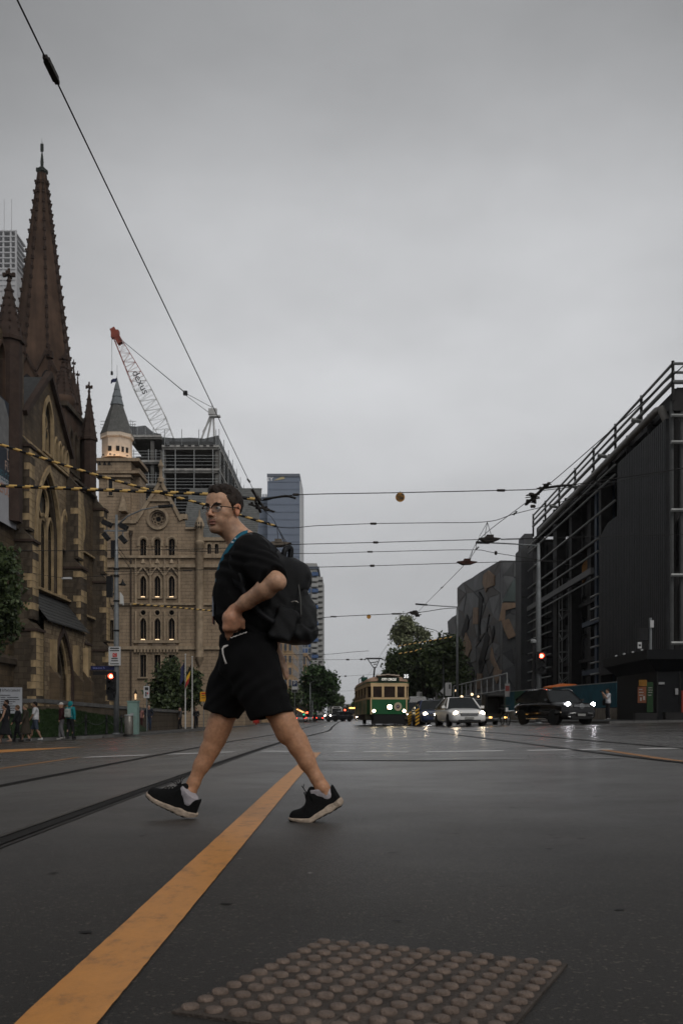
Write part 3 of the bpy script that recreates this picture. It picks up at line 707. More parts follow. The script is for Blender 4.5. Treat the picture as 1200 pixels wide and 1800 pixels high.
k.cbox((SX, SY, 66.4), (0.35, 0.12, 0.9)); k.build('finial', mat('verdigris_finial', (0.03, 0.036, 0.032), 0.6, 0.3, 3), cath, world=True)
for px, py in ((48, 625), (82, 618)):
    p = P(px, py, 111); k = MB()
    k.prism([(p.x-1.1, p.y, p.z-5.5), (p.x+1.1, p.y, p.z-5.5), (p.x+1.1, p.y, p.z-2.2), (p.x, p.y, p.z), (p.x-1.1, p.y, p.z-2.2)], (0, 3, 0)); lu = k.build('lucarne', S_RED, cath, world=True)
    pane(lambda u, z, d: Vector((u, p.y-0.02-d, z)), lu, arch(p.x, p.z-5.0, 1.1, 3.0), 0.0, S_GLASS)
    k = MB(); k.bar((p.x-1.2, p.y-0.1, p.z-2.3), (p.x, p.y-0.1, p.z+0.1), 0.25); k.bar((p.x+1.2, p.y-0.1, p.z-2.3), (p.x, p.y-0.1, p.z+0.1), 0.25); k.build('coping', S_CROC, lu, world=True)
pinnacle(cath, (SX+3.7, SY-3.7), 0.75, 34.6, 41.5, shaft=33, rows=7)
pinnacle(cath, (SX-3.7, SY-3.7), 0.75, 34.6, 41.5, shaft=33, rows=7)
# south porch
XP = -21.4; WP = lambda u, z, d: Vector((XP+d, u, z))
door_o = arch(75.0, -0.6, 4.4, 7.6)
k = MB(); wall(k, WP, [(70.4, -0.8), (81.4, -0.8), (81.4, 7.5), (70.4, 7.5)], [[(u, max(z, -0.79)) for u, z in door_o]], 0.9); k.box((XW-0.1, 70.42, -0.8), (XP-0.95, 72.5, 7.4)); k.box((XW-0.1, 77.5, -0.8), (XP-0.95, 81.35, 7.4))
k.build('porch_wall', S_CHECK, cath, world=True)
k = MB()
for i in range(9):
    t = i/8; a_ = (lerp(XP+0.35, XW+0.05, t), lerp(7.45, 9.85, t)); b_ = (lerp(XP+0.35, XW+0.05, min(1, t+0.14)), lerp(7.45, 9.85, min(1, t+0.14)))
    k.add([(a_[0], 70.1, a_[1]+0.06), (a_[0], 81.5, a_[1]+0.06), (b_[0], 81.5, b_[1]), (b_[0], 70.1, b_[1]), (a_[0], 70.1, a_[1]-0.05), (a_[0], 81.5, a_[1]-0.05)], [(0, 1, 2, 3), (4, 5, 1, 0)])
k.build('porch_roof', S_SLATE, cath, world=True)
for n_, (w1, w2, d_, m_) in enumerate(((5.3, 4.5, -0.02, S_CROC), (4.5, 3.9, -0.35, S_PALE), (3.9, 3.3, -0.7, S_DARK))):
    frame(WP, cath, arch(75.0, -0.6, w1, 8.0-0.5*n_), arch(75.0, -0.6, w2, 7.55-0.5*n_), d_, 0.16, m_, 'door_arch')
pane(WP, cath, arch(75.0, -0.6, 4.4, 7.6), -1.3, mat('dark_oak_door', (0.02, 0.015, 0.01), 0.6, 0.4, 4), 'door')
for u in (72.0, 78.0, 81.0):
    k = MB(); k.box((XP-0.2, u-0.35, -0.8), (XP+0.75, u+0.35, 3.4)); k.add([(XP-0.2, u-0.35, 3.4), (XP+0.75, u-0.35, 3.4), (XP+0.75, u+0.35, 3.4), (XP-0.2, u+0.35, 3.4), (XP-0.2, u-0.35, 4.6), (XP-0.2, u+0.35, 4.6)], [(1, 2, 5, 4), (0, 1, 4), (2, 3, 5)])
    b_ = k.build('porch_buttress', S_WALL, cath, world=True)
    k = MB(); k.box((XP-0.18, u-0.25, 3.4), (XP+0.4, u+0.25, 6.2)); k.build('buttress_shaft', S_PALE, b_, world=True)
for u in (73.0, 73.35, 76.65, 77.0):
    k = MB(); k.lathe([(0.16, -0.6), (0.12, -0.3), (0.12, 3.6), (0.2, 3.9)], (XP-0.12, u, 0), 8); k.build('column_shaft', S_PALE, cath, world=True, auto=40)

# banner hung between the buttresses
ban = thing('banner', "tall dark and white cloth banner with lettering on the cathedral wall", 'banner', (XW+0.36, 65.3, 13.4))
k = MB(); k.box((XW+0.33, 62.4, 16.4), (XW+0.36, 68.2, 21.6)); k.build('cloth_top', mat('banner_navy', (0.035, 0.042, 0.055), 0.8, 0.2, 1), ban, world=True)
k = MB(); k.box((XW+0.33, 62.4, 13.4), (XW+0.36, 68.2, 16.4)); k.build('cloth_bottom', mat('banner_white', (0.36, 0.36, 0.38), 0.8, 0.1, 1), ban, world=True)
k = MB(); k.prism([(XW+0.362, 62.5, 18.4), (XW+0.362, 66.9, 18.4), (XW+0.362, 67.3, 20.0), (XW+0.362, 65.8, 21.5), (XW+0.362, 62.5, 21.5)], (0.004, 0, 0)); k.build('printed_shape', mat('banner_grey', (0.17, 0.17, 0.17), 0.8, 0.3, 1), ban, world=True)
k = MB(); k.prism([(XW+0.367, 66.8, 20.4), (XW+0.367, 67.9, 19.9), (XW+0.367, 67.2, 21.4)], (0.004, 0, 0)); k.build('printed_shape', mat('banner_red', (0.28, 0.06, 0.06), 0.8, 0.2, 1), ban, world=True)
M_ORL = mat('banner_orange', (0.42, 0.2, 0.12), 0.8, 0.1, 1); M_LGT = mat('banner_letter', (0.42, 0.31, 0.25), 0.8, 0.1, 1); M_TEAL = mat('banner_teal', (0.05, 0.12, 0.15), 0.8, 0.1, 1)
Lb = ban.location
for s_, z_, m_ in (("LET'S", 18.05, M_LGT), ('FULLY', 17.25, M_LGT), ('WELCOME', 16.45, M_TEAL), ('REFUGEES', 15.6, M_ORL)):
    text('lettering', s_, 0.95, m_, ban, (0.012, 68.0-Lb.y, z_-Lb.z), (R(90), 0, R(90)), 0.8, 0.003, 'RIGHT')
k = MB(); k.prism([(XW+0.362, 67.0, 14.9), (XW+0.362, 67.45, 14.9), (XW+0.362, 67.45, 14.55), (XW+0.362, 67.22, 14.2), (XW+0.362, 67.0, 14.55)], (0.004, 0, 0)); k.build('shield', mat('banner_ink', (0.03, 0.03, 0.04), 0.8, 0), ban, world=True)

# lawn bank, terrace wall, chain posts
TW = [(-24, 50.5), (-15.6, 50.5), (-14.6, 58), (-14.0, 68), (-13.8, 82)]
tz = [1.50, 1.50, 1.35, 1.22, 1.15]
twt = thing('terrace_wall', 'low grey stone terrace wall above the sloping lawn', 'wall', (-15.6, 50.5, gz(-15)))
for i in range(len(TW)-1):
    (x0, y0), (x1, y1) = TW[i], TW[i+1]; L = Vector((x1-x0, y1-y0)).length; nn = max(1, int(L/1.6))
    for j in range(nn):
        a, b = Vector((lerp(x0, x1, j/nn), lerp(y0, y1, j/nn))), Vector((lerp(x0, x1, (j+1)/nn-0.006), lerp(y0, y1, (j+1)/nn-0.006)))
        za, zb = lerp(tz[i], tz[i+1], j/nn), lerp(tz[i], tz[i+1], (j+1)/nn)
        k = MB(); k.bar((a.x, a.y, za-0.1), (b.x, b.y, zb-0.1), 0.5, 0.2); k.build('coping_stone', M_KERB, twt, world=True)
    k = MB(); k.bar((x0, y0, (tz[i]+tz[i+1])/2*0.3-0.25), (x1, y1, (tz[i]+tz[i+1])/2*0.3-0.25), 0.36, 1.9); k.build('wall_body', S_BUT, twt, world=True)
M_GRASS = mat('lawn', (0.011, 0.022, 0.007), 0.9, 0.5, 9, bump=0.6, bscale=60)
k = MB(); gx = []
fr = [(-24, 46.3), (-15.2, 46.4), (-13.2, 49.2), (-12.8, 56), (-12.75, 60), (-12.7, 64)]; bk = [(-24, 50.3), (-15.7, 50.3), (-14.9, 52), (-14.8, 56), (-14.6, 60), (-14.4, 64)]
bzv = [1.0, 1.0, 0.95, 0.9, 0.8, 0.7]
vs = []
for (a, b, zb) in zip(fr, bk, bzv):
    for t in (0, 0.25, 0.55, 0.85, 1): vs.append((lerp(a[0], b[0], t), lerp(a[1], b[1], t), lerp(gz(a[0])+0.14, zb, t**0.8)))
k.add(vs, [(i*5+j, (i+1)*5+j, (i+1)*5+j+1, i*5+j+1) for i in range(len(fr)-1) for j in range(4)])
lawn = k.solo('lawn', M_GRASS, (0, 0, 0), kind='structure')
# grass blades on the bank
gk = MB()
for _ in range(9000):
    i = rnd.choice((0, 1, 1, 2, 2, 3)); t = rnd.random(); u_ = rnd.random(); a = Vector(fr[i]).lerp(Vector(fr[i+1]), u_); b = Vector(bk[i]).lerp(Vector(bk[i+1]), u_); zb = lerp(bzv[i], bzv[i+1], u_)
    p = a.lerp(b, t); z = lerp(gz(a.x)+0.14, zb, t**0.8); q = rnd.random()*6.28; h_ = 0.05+0.06*rnd.random(); dx, dy = 0.03*math.cos(q), 0.03*math.sin(q)
    gk.add([(p.x-dx, p.y-dy, z-0.01), (p.x+dx, p.y+dy, z-0.01), (p.x+0.03*rnd.uniform(-1, 1), p.y+0.03*rnd.uniform(-1, 1), z+h_)], [(0, 1, 2)])
gk.solo('grass', mat('grass_blades', (0.012, 0.026, 0.006), 0.8, 0.5, 2), (0, 0, 0), kind='stuff', label='short wet grass on the bank below the terrace wall', cat='grass')
chain_pts = [(-13.6, 47.4), (-12.95, 49.4), (-12.55, 52), (-12.45, 55), (-12.35, 58.5)]
for i, (x, y) in enumerate(chain_pts):
    t = thing('chain_post', ('black iron chain post at the lawn corner, nearest the walkers', 'black iron chain post, second from the walkers', 'black iron chain post, third from the walkers', 'black iron chain post, fourth from the walkers', 'black iron chain post nearest the tall signal pole')[i], 'bollard', (x, y, gz(x)+0.12), 0, 'chain posts along the lawn')
    k = MB(); k.lathe([(0.09, 0), (0.09, 0.08), (0.055, 0.12), (0.05, 0.8), (0.075, 0.84), (0.075, 0.88), (0.04, 0.93), (0.055, 1.0), (0.01, 1.06)], (0, 0, 0), 10); k.build('post', M_BLACK, t, smooth=True)
    if i < len(chain_pts)-1:
        x2, y2 = chain_pts[i+1]; k = MB(); q = []
        for j in range(9):
            s_ = j/8; q.append(((x2-x)*s_, (y2-y)*s_, 0.8 - 0.28*(1-(2*s_-1)**2) + (gz(x2)-gz(x))*s_))
        k.tube(q, 0.018, 5); k.build('chain', M_BLACK, t)
# ------------------------------------------------------------------ pale chapter house facing the camera
YC = 105.0; mp_ = YC/F0
fu = lambda px: (px-HX)*mp_
fz = lambda py: CAMZ + (HY-py)*mp_
S_CH = ashlar('fawn_ashlar', (0.33, 0.25, 0.172), (0.285, 0.215, 0.147), (0.15, 0.115, 0.085), 0.9, 0.36, 'XZ', dirt=0.35)
S_CHM = mat('fawn_stone_trim', (0.36, 0.28, 0.195), 0.8, 0.3, 1.2, streak=0.3)
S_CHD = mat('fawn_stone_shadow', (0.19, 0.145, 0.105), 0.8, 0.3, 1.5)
M_LAMPW = mat('warm_lamp', (1, 0.8, 0.55), 0.5, 0, emit=(1.0, 0.68, 0.38), estr=1.5)
chap = thing('chapter_house', 'pale fawn Gothic stone building with rose window and gable, facing the street', 'building', (fu(290), YC, gz(-18)))
WF = lambda u, z, d: Vector((u, YC-d, z))
cols = (252, 277, 302); holes = []
def ap(px, y1, y0, w_, kind): return arch(fu(px), fz(y0), w_*mp_, (y0-y1)*mp_, 6, kind)
rows = [(947, 978, 11, 'r'), (1012, 1050, 11, 'p'), (1086, 1125, 11, 'p'), (1151, 1190, 11, 's')]
for px in cols:
    for y1, y0, w_, kd in rows: holes.append(ap(px, y1, y0, w_, kd))
    holes.append(circ(fu(px), fz(1077), 4.6*mp_, 10))
holes += [ap(368, 956, 974, 7, 'r'), ap(381, 956, 974, 7, 'r'), circ(fu(278), fz(912), 13.5*mp_, 28), ap(196, 1010, 1040, 8, 'p'), ap(196, 1090, 1125, 8, 's')]
outer = [(188, 1290), (430, 1290), (430, 947), (346, 947), (346, 928), (327, 928), (325, 914), (318, 914), (283, 848), (240, 916), (188, 916)]
k = MB(); wall(k, WF, [(fu(a), fz(b)) for a, b in outer], holes, 0.45)
k.box((fu(188), YC+0.5, -0.6), (fu(430), YC+14, fz(950))); k.build('wall', S_CH, chap, world=True)
for px in cols + (196, 368, 381):
    for y1, y0, w_, kd in (rows if px in cols else ([(1010, 1040, 8, 'p'), (1090, 1125, 8, 's')] if px == 196 else [(956, 974, 7, 'r')])):
        wn_ = frame(WF, chap, ap(px, y1-3, y0, w_+5, kd), ap(px, y1, y0+0.01, w_, kd), -0.02, 0.10, S_CHM, 'window')
        pane(WF, wn_, ap(px, y1, y0, w_, kd), -0.4, S_GLASS)
        k = MB(); k.box((fu(px)-(w_/2+3.5)*mp_, YC-0.22, fz(y0)-0.16), (fu(px)+(w_/2+3.5)*mp_, YC+0.3, fz(y0)-0.001)); k.build('sill', S_CHM, wn_, world=True)
        k = MB(); k.box((fu(px)-0.03, YC+0.25, fz(y0)), (fu(px)+0.03, YC+0.34, fz(y1)-0.1)); k.build('mullion', S_CHD, wn_, world=True)
        if px in cols and kd in 'rp':
            k = MB(); k.box((fu(px)-(w_/2-2)*mp_, YC-0.16, fz(y0)+0.005), (fu(px)+(w_/2-2)*mp_, YC-0.06, fz(y0)+0.08)); k.build('sill_lamp', M_LAMPW, wn_, world=True)
    if px in cols:
        wn_ = frame(WF, chap, circ(fu(px), fz(1077), 6.2*mp_, 10), circ(fu(px), fz(1077), 4.6*mp_, 10), -0.02, 0.1, S_CHM, 'window'); pane(WF, wn_, circ(fu(px), fz(1077), 4.6*mp_, 10), -0.4, S_GLASS)
        k = MB()    # round hood, gablet hood
        k.bar(WF(fu(px)-12*mp_, fz(1012), 0.14), WF(fu(px), fz(996), 0.14), 0.16, 0.18, up=Vector((0, 1, 0))); k.bar(WF(fu(px)+12*mp_, fz(1012), 0.14), WF(fu(px), fz(996), 0.14), 0.16, 0.18, up=Vector((0, 1, 0)))
        k.build('gablet', S_CHM, chap, world=True)
        frame(WF, chap, ap(px, 942, 960, 20, 'r'), ap(px, 945, 960.01, 14, 'r'), 0.0, 0.16, S_CHM, 'hood_mould')
for px in (239, 264.5, 289.5, 315):
    k = MB(); k.lathe([(0.12, 0), (0.12, 3.9)], (fu(px), YC-0.1, fz(1063)), 8); k.lathe([(0.17, 0), (0.17, 0.2), (0.12, 0.25), (0.03, 1.1)], (fu(px), YC-0.14, fz(1000)), 8)
    k.lathe([(0.1, 0), (0.1, 3.2)], (fu(px), YC-0.08, fz(1128)), 8); k.build('colonnette', S_CHM, chap, world=True)
for y0, u0, u1, h_ in ((979, 188, 430, 0.26), (995, 188, 430, 0.34), (1062, 188, 430, 0.24), (1139, 188, 430, 0.34), (1128, 236, 316, 0.3), (918, 188, 240, 0.3), (929, 327, 347, 0.2), (948, 346, 430, 0.35), (880, 261, 302, 0.2)):
    k = MB(); k.box((fu(u0), YC-0.24, fz(y0)-h_/2), (fu(u1), YC-0.003, fz(y0)+h_/2)); k.build('string_course', S_CHM, chap, world=True)
for i in range(14):
    k = MB(); k.box((fu(237+i*5.7), YC-0.3, fz(1147)), (fu(240+i*5.7), YC-0.01, fz(1142))); k.build('corbel', S_CHM, chap, world=True)
for px in cols:
    k = MB(); k.box((fu(px)-0.5, YC-0.16, fz(1136)), (fu(px)+0.5, YC-0.002, fz(1130))); k.build('carved_panel', S_CHD, chap, world=True)
    k = MB(); k.lathe([(0.28, 0), (0.2, 0.25), (0.06, 0.5)], (fu(px), YC-0.1, fz(991)), 6); k.build('carved_boss', S_CHM, chap, world=True)
rw = frame(WF, chap, circ(fu(278), fz(912), 19.5*mp_, 28), circ(fu(278), fz(912), 15*mp_, 28), -0.0, 0.22, S_CHM, 'rose_window')
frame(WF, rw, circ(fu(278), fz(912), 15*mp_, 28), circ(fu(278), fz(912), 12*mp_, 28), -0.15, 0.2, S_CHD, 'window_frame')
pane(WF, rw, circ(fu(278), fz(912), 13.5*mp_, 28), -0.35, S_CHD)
pane(WF, rw, circ(fu(278), fz(912), 3.8*mp_, 14), -0.27, S_GLASS)
for j in range(8):
    a = j*math.pi/4; frame(WF, rw, circ(fu(278)+8*mp_*math.cos(a), fz(912)+8*mp_*math.sin(a), 3.3*mp_, 12), circ(fu(278)+8*mp_*math.cos(a), fz(912)+8*mp_*math.sin(a), 2.2*mp_, 12), -0.3, 0.12, S_CHM, 'tracery')
k = MB()
for a, b in (((240, 917), (283, 846)), ((283, 846), (319, 915))): k.bar(WF(fu(a[0]), fz(a[1]), 0.05), WF(fu(b[0]), fz(b[1]), 0.05), 0.35, 0.3, up=Vector((0, 1, 0)))
k.lathe([(0.3, 0), (0.35, 0.4), (0.2, 0.5), (0.16, 1.4), (0.3, 1.7), (0.05, 2.4)], WF(fu(283), fz(848), 0.05), 8); k.build('gable_coping', S_CHM, chap, world=True)
k = MB(); k.box((fu(318), YC-0.2, fz(913)), (fu(329), YC+0.6, fz(904))); k.build('kneeler', S_CHM, chap, world=True)
k = MB(); k.lathe([(0.08, 0), (0.46, 0.9), (0.42, 1.0), (0.42, 12.6), (0.5, 12.7), (0.5, 13.0), (0.40, 13.1), (0.40, 14.4), (0.54, 14.6), (0.5, 14.9), (0.3, 15.4), (0.12, 15.7), (0.05, 16.4)], (fu(351.5), YC-0.25, fz(1170)), 10)
tr_ = k.build('turret', S_CHM, chap, world=True, auto=40)
for a_ in (-0.25, 0.0, 0.25):
    k = MB(); k.box((fu(351.5)+a_-0.05, YC-0.74, fz(930)), (fu(351.5)+a_+0.05, YC-0.6, fz(920))); k.build('slot', S_GLASS, tr_, world=True)
k = MB(); k.tube([WF(fu(231), fz(1285), 0.15), WF(fu(231), fz(938), 0.15)], 0.09, 6); k.lathe([(0.16, 0), (0.22, 0.5)], WF(fu(231), fz(942), 0.15), 6); k.build('downpipe', mat('brown_pipe', (0.06, 0.045, 0.035), 0.6, 0.2, 3), chap, world=True)
M_SLG = mat('pale_grey_slate', (0.115, 0.118, 0.115), 0.55, 0.3, 2.5)
k = MB()
for i in range(24):
    t0, t1 = i/24, (i+1)/24; z0, z1, y0, y1 = 19.6+6.6*t0, 19.6+6.6*t1, YC+0.2+6*t0, YC+0.2+6*t1
    k.add([(fu(318), y0, z0+0.05), (-9.5, y0, z0+0.05), (-9.5, y1, z1), (fu(318), y1, z1), (fu(318), y0, z0-0.03), (-9.5, y0, z0-0.03)], [(0, 1, 2, 3), (4, 5, 1, 0)])
k.build('roof', M_SLG, chap, world=True)
# corner tower with floodlit lantern and pointed roof
YT = 112.0; mt = YT/F0; tu = lambda px: (px-HX)*mt; tz_ = lambda py: CAMZ+(HY-py)*mt
k = MB(); k.box((tu(174), YT, -0.5), (tu(229), YT+4, tz_(812))); k.box((tu(229), YT+0.9, -0.5), (tu(243), YT+4.4, tz_(820)))
for a, b, c, d in ((170, 246, 833, 828), (168, 246, 812, 806), (170, 232, 840, 836)): k.box((tu(a), YT-0.35, tz_(c)), (tu(b), YT+4.7, tz_(d)))
k.box((tu(172), YT-0.15, tz_(828)), (tu(231), YT+4.1, tz_(812))); k.build('tower', S_CH, chap, world=True)
for px in (176, 185, 193):
    k = MB(); k.prism([WF(0, 0, 0)*0 + Vector((tu(px)-0.2, YT-0.16, tz_(818))), Vector((tu(px)+0.2, YT-0.16, tz_(818))), Vector((tu(px), YT-0.16, tz_(810.5)))], (0, -0.05, 0)); k.build('carved_arch', S_GLASS, chap, world=True)
WTW = lambda u, z, d: Vector((u, YT-d, z))
wn_ = frame(WTW, chap, arch(tu(195), tz_(872), 11*mt, 40*mt, 4, 's'), arch(tu(195), tz_(871), 7*mt, 37*mt, 4, 's'), 0.0, 0.12, S_CHM, 'window'); pane(WTW, wn_, arch(tu(195), tz_(871), 7*mt, 37*mt, 4, 's'), 0.05, S_GLASS)
for i in range(8):
    k = MB(); z0 = tz_(902-i*4); k.box((tu(213+i*0.4), YT-1.2+i*0.14, z0), (tu(226-i*0.9), YT+0.3, z0+4*mt-0.03)); k.build('stepped_stone', S_CHM, chap, world=True)
LC = Vector((tu(199), YT+2.0, 0)); RL = 27.5*mt
M_LANT = mat('lantern_limewash', (0.62, 0.52, 0.42), 0.8, 0.15, 1.5)
k = MB(); k.lathe([(RL*1.02, 0), (RL*1.02, 0.2), (RL*0.98, 0.25), (RL*0.98, 2.2), (RL*1.08, 2.35), (RL*1.08, 2.75), (RL*1.0, 2.8)], (LC.x, LC.y, tz_(800)), 8, ang=R(22.5)); lan = k.build('lantern', M_LANT, chap, world=True)
for dx in (-0.45, 0.45):
    k = MB(); k.box((LC.x+dx-0.2, LC.y-RL*0.93, tz_(791)), (LC.x+dx+0.2, LC.y-RL*0.85, tz_(782))); k.build('window', S_GLASS, lan, world=True)
for dx in (-0.2, 0.2):
    c = LC + Vector((RL*0.905*math.cos(R(-45)), RL*0.905*math.sin(R(-45)), 0)) + Vector((dx, dx, 0)); k = MB(); k.cbox((c.x, c.y, tz_(787)), (0.28, 0.12, 0.6), rot=Matrix.Rotation(R(45), 3, 'Z')); k.build('window', S_GLASS, lan, world=True)
k = MB(); k.box((LC.x-0.5, LC.y-RL*0.95, tz_(798)), (LC.x-0.3, LC.y-RL*0.85, tz_(795.5))); k.build('vent', S_GLASS, lan, world=True)
for j in range(18):
    a = R(-170) + j*R(160)/17; k = MB(); k.cbox((LC.x+RL*1.03*math.cos(a), LC.y+RL*1.03*math.sin(a), tz_(800)+2.28), (0.1, 0.1, 0.16)); k.build('dentil', M_LANT, lan, world=True)
k = MB(); k.lathe([(RL*1.1, 0), (RL*0.98, 0.5), (RL*0.40, 3.4), (RL*0.42, 3.5)], (LC.x, LC.y, tz_(757)), 8, ang=R(22.5)); k.build('spire_roof', mat('grey_shingle', (0.11, 0.11, 0.105), 0.6, 0.25, 3, streak=0.2), chap, world=True)
k = MB(); k.lathe([(RL*0.45, 0), (RL*0.30, 0.9), (RL*0.33, 0.95), (RL*0.2, 1.7), (RL*0.22, 1.75), (RL*0.03, 3.0), (0.02, 3.1), (0.02, 4.6)], (LC.x, LC.y, tz_(703)), 8, ang=R(22.5)); k.build('lead_cap', mat('lead', (0.15, 0.165, 0.175), 0.5, 0.2, 3), chap, world=True)
fl = thing('tower_flag', 'small dark blue flag flying from the pointed tower roof', 'flag', (LC.x, LC.y-0.05, tz_(662)))
k = MB(); q = [(-0.02-0.1*i, 0.06*math.sin(i*1.1), 0.28+0.3-0.045*i-0.03*math.sin(i)) for i in range(8)]
k.add(q+[(a, b, c-0.42) for a, b, c in q], [(i, i+1, i+9, i+8) for i in range(7)]); o = k.build('cloth', mat('flag_navy', (0.03, 0.035, 0.08), 0.8, 0.3, 8), fl); md = o.modifiers.new('s', 'SOLIDIFY'); md.thickness = 0.02
k = MB(); k.tube([(0, 0, -0.6), (0, 0, 0.75)], 0.025, 5); k.build('staff', M_BLACK, fl)
# the floodlights at the foot of the lantern
for dx, dy in ((-1.0, -2.75), (0.25, -2.8), (1.6, -2.3), (2.5, -0.6)):
    c = Vector((LC.x+dx, LC.y+dy*0.86, tz_(803)+0.12)); t = thing('floodlight', ('small warm floodlight at the left foot of the tower lantern', 'small warm floodlight below the two lantern windows', 'small warm floodlight at the right corner of the lantern', 'small warm floodlight on the street side of the lantern')[int(dx+1.3)], 'floodlight', c)
    k = MB(); k.cbox((0, 0, 0), (0.2, 0.12, 0.1)); k.build('housing', M_BLACK, t)
    ld = bpy.data.lights.new('floodlight_lamp', 'POINT'); ld.energy = 16; ld.color = (1, 0.62, 0.32); ld.shadow_soft_size = 0.1
    lo_ = bpy.data.objects.new('floodlight_lamp', ld); C.objects.link(lo_); lo_.location = (0, 0.05, 0.16); lo_.parent = t

# ------------------------------------------------------------------ building under construction with its crane
YK = 150.0; mk = YK/F0; cu_ = lambda px: (px-HX)*mk; cz_ = lambda py: CAMZ+(HY-py)*mk
M_CONC = mat('raw_concrete', (0.17, 0.165, 0.155), 0.85, 0.35, 0.8, streak=0.3); M_CONL = mat('pale_slab_edge', (0.36, 0.35, 0.33), 0.85, 0.35, 1.5)
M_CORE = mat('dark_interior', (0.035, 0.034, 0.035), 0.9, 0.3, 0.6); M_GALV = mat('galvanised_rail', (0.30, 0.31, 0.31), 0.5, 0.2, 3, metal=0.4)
M_NET = mat('debris_netting', (0.045, 0.048, 0.05), 0.9, 0.4, 1.2, alpha=0.72)
con = thing('construction_building', 'unfinished concrete building with bare floors and guard rails behind the gable', 'building', (cu_(300), YK, gz(-20)))
XR = cu_(384); YR = 190.0
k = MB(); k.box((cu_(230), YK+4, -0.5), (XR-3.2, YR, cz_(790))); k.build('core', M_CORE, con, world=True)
lv = [784 + 41*i for i in range(8)]
for i, y in enumerate(lv):
    z = cz_(y); d = -0.0
    k = MB(); k.box((cu_(285), YK, z-0.55), (XR, YR, z)); k.build('floor_slab', M_CONC, con, world=True)
    k = MB(); k.box((cu_(285), YK-0.12, z-0.18), (XR+0.12, YK-0.002, z+0.12), M_CONL); k.box((XR+0.002, YK, z-0.18), (XR+0.14, YR, z+0.12), M_CONL)
    if i == 0:
        for j in range(7): k.box((cu_(290+j*13+rnd.random()*5), YK-0.16, z-0.1), (cu_(296+j*13+rnd.random()*3), YK-0.122, z+0.1), M_CORE)
    k.build('slab_edge', None, con, world=True)
    if i:
        k = MB(); zz = cz_(lv[i-1])-0.55
        for zr in (0.55, 1.1, 1.55, 2.0): k.tube([(cu_(287), YK-0.3, z+zr), (XR, YK-0.3, z+zr)], 0.05, 5); k.tube([(XR+0.25, YK, z+zr), (XR+0.25, YR, z+zr)], 0.05, 5)
        for px in (288, 309, 342, 375): k.tube([(cu_(px), YK-0.32, z-0.5), (cu_(px), YK-0.32, z+2.9)], 0.06, 5)
        for y_ in range(0, 40, 5): k.tube([(XR+0.27, YK+y_, z-0.5), (XR+0.27, YK+y_, z+2.9)], 0.06, 5)
        k.build('guard_rail', M_GALV, con, world=True)
        for px in (286, 382):
            k = MB(); k.box((cu_(px)-0.35, YK+0.3, z), (cu_(px)+0.35, YK+1.0, zz)); k.build('column', M_CONC, con, world=True)
        for y_ in (9, 19, 29):
            k = MB(); k.box((XR-0.9, YK+y_, z), (XR-0.2, YK+y_+0.7, zz)); k.build('column', M_CONC, con, world=True)
            k = MB(); k.box((XR-0.6, YK+y_+1.5, z+0.02), (XR+0.32, YK+y_+6.5, z+2.6)); k.build('netting', M_NET, con, world=True)
YK2 = YK+2.5
for i, y in enumerate((766, 810, 851, 893)):
    z = CAMZ+(HY-y)*YK2/F0; u0, u1 = (225-HX)*YK2/F0, (284-HX)*YK2/F0
    k = MB(); k.box((u0, YK2, z-0.5), (u1, YK2+20, z)); k.build('floor_slab', M_CONC, con, world=True)
    k = MB(); k.box((u0, YK2-0.12, z-0.22), (u1, YK2-0.002, z+0.1)); k.build('slab_edge', M_CONL, con, world=True)
    if i:
        k = MB()
        for zr in (0.5, 0.95, 1.4): k.tube([(u0, YK2-0.3, z+zr), (u1, YK2-0.3, z+zr)], 0.05, 5)
        for px in (236, 262, 275): k.tube([((px-HX)*YK2/F0, YK2-0.3, z-0.3), ((px-HX)*YK2/F0, YK2-0.3, z+1.7)], 0.06, 5)
        k.build('guard_rail', M_GALV, con, world=True)
        k = MB(); c = (267-HX)*YK2/F0; k.box((c-0.25, YK2+0.4, z), (c+0.25, YK2+0.9, z+3.2)); k.build('column', M_CONC, con, world=True)
# netting round the top deck
k = MB(); tz0 = cz_(784)
q = [(cu_(228), YK+1.5, cz_(765)), (cu_(262), YK+1.5, cz_(765))]
def net(pts, hs, name='netting'):
    k = MB(); v = []
    for (x, y, z), h_ in zip(pts, hs): v += [(x, y, z), (x, y, z+h_)]
    k.add(v, [(2*i, 2*i+2, 2*i+3, 2*i+1) for i in range(len(pts)-1)]); o = k.build(name, M_NET, con, world=True); o.modifiers.new('s', 'SOLIDIFY').thickness = 0.03
net([(cu_(286), YK-0.1, tz0), (cu_(310), YK-0.1, tz0), (cu_(335), YK-0.1, tz0), (cu_(360), YK-0.1, tz0), (XR, YK-0.1, tz0)], (1.3, 1.15, 1.25, 1.1, 1.6))
net([(XR, YK, tz0), (XR, YK+9, tz0), (XR, YK+20, tz0), (XR, YK+30, tz0), (XR, YR, tz0)], (1.6, 1.5, 1.7, 1.5, 1.6))
z1_ = CAMZ+(HY-766)*YK2/F0
net([((px-HX)*YK2/F0, YK2-0.1, z1_) for px in (226, 240, 256, 270, 284)], (1.5, 1.4, 1.55, 0.5, 0.2))
def dpost(a, b, r=0.05): k = MB(); k.tube([a, b], r, 4); k.build('deck_post', M_GALV, con, world=True)
for px in (228, 242, 256, 270, 290, 320, 350, 380): dpost((cu_(px), YK-0.15, cz_(784 if px > 284 else 768)), (cu_(px), YK-0.15, cz_(756 if px < 284 else 760)+0.4))
for y_ in range(0, 40, 6): dpost((XR+0.1, YK+y_, tz0-0.5), (XR+0.1, YK+y_, tz0+2.6))
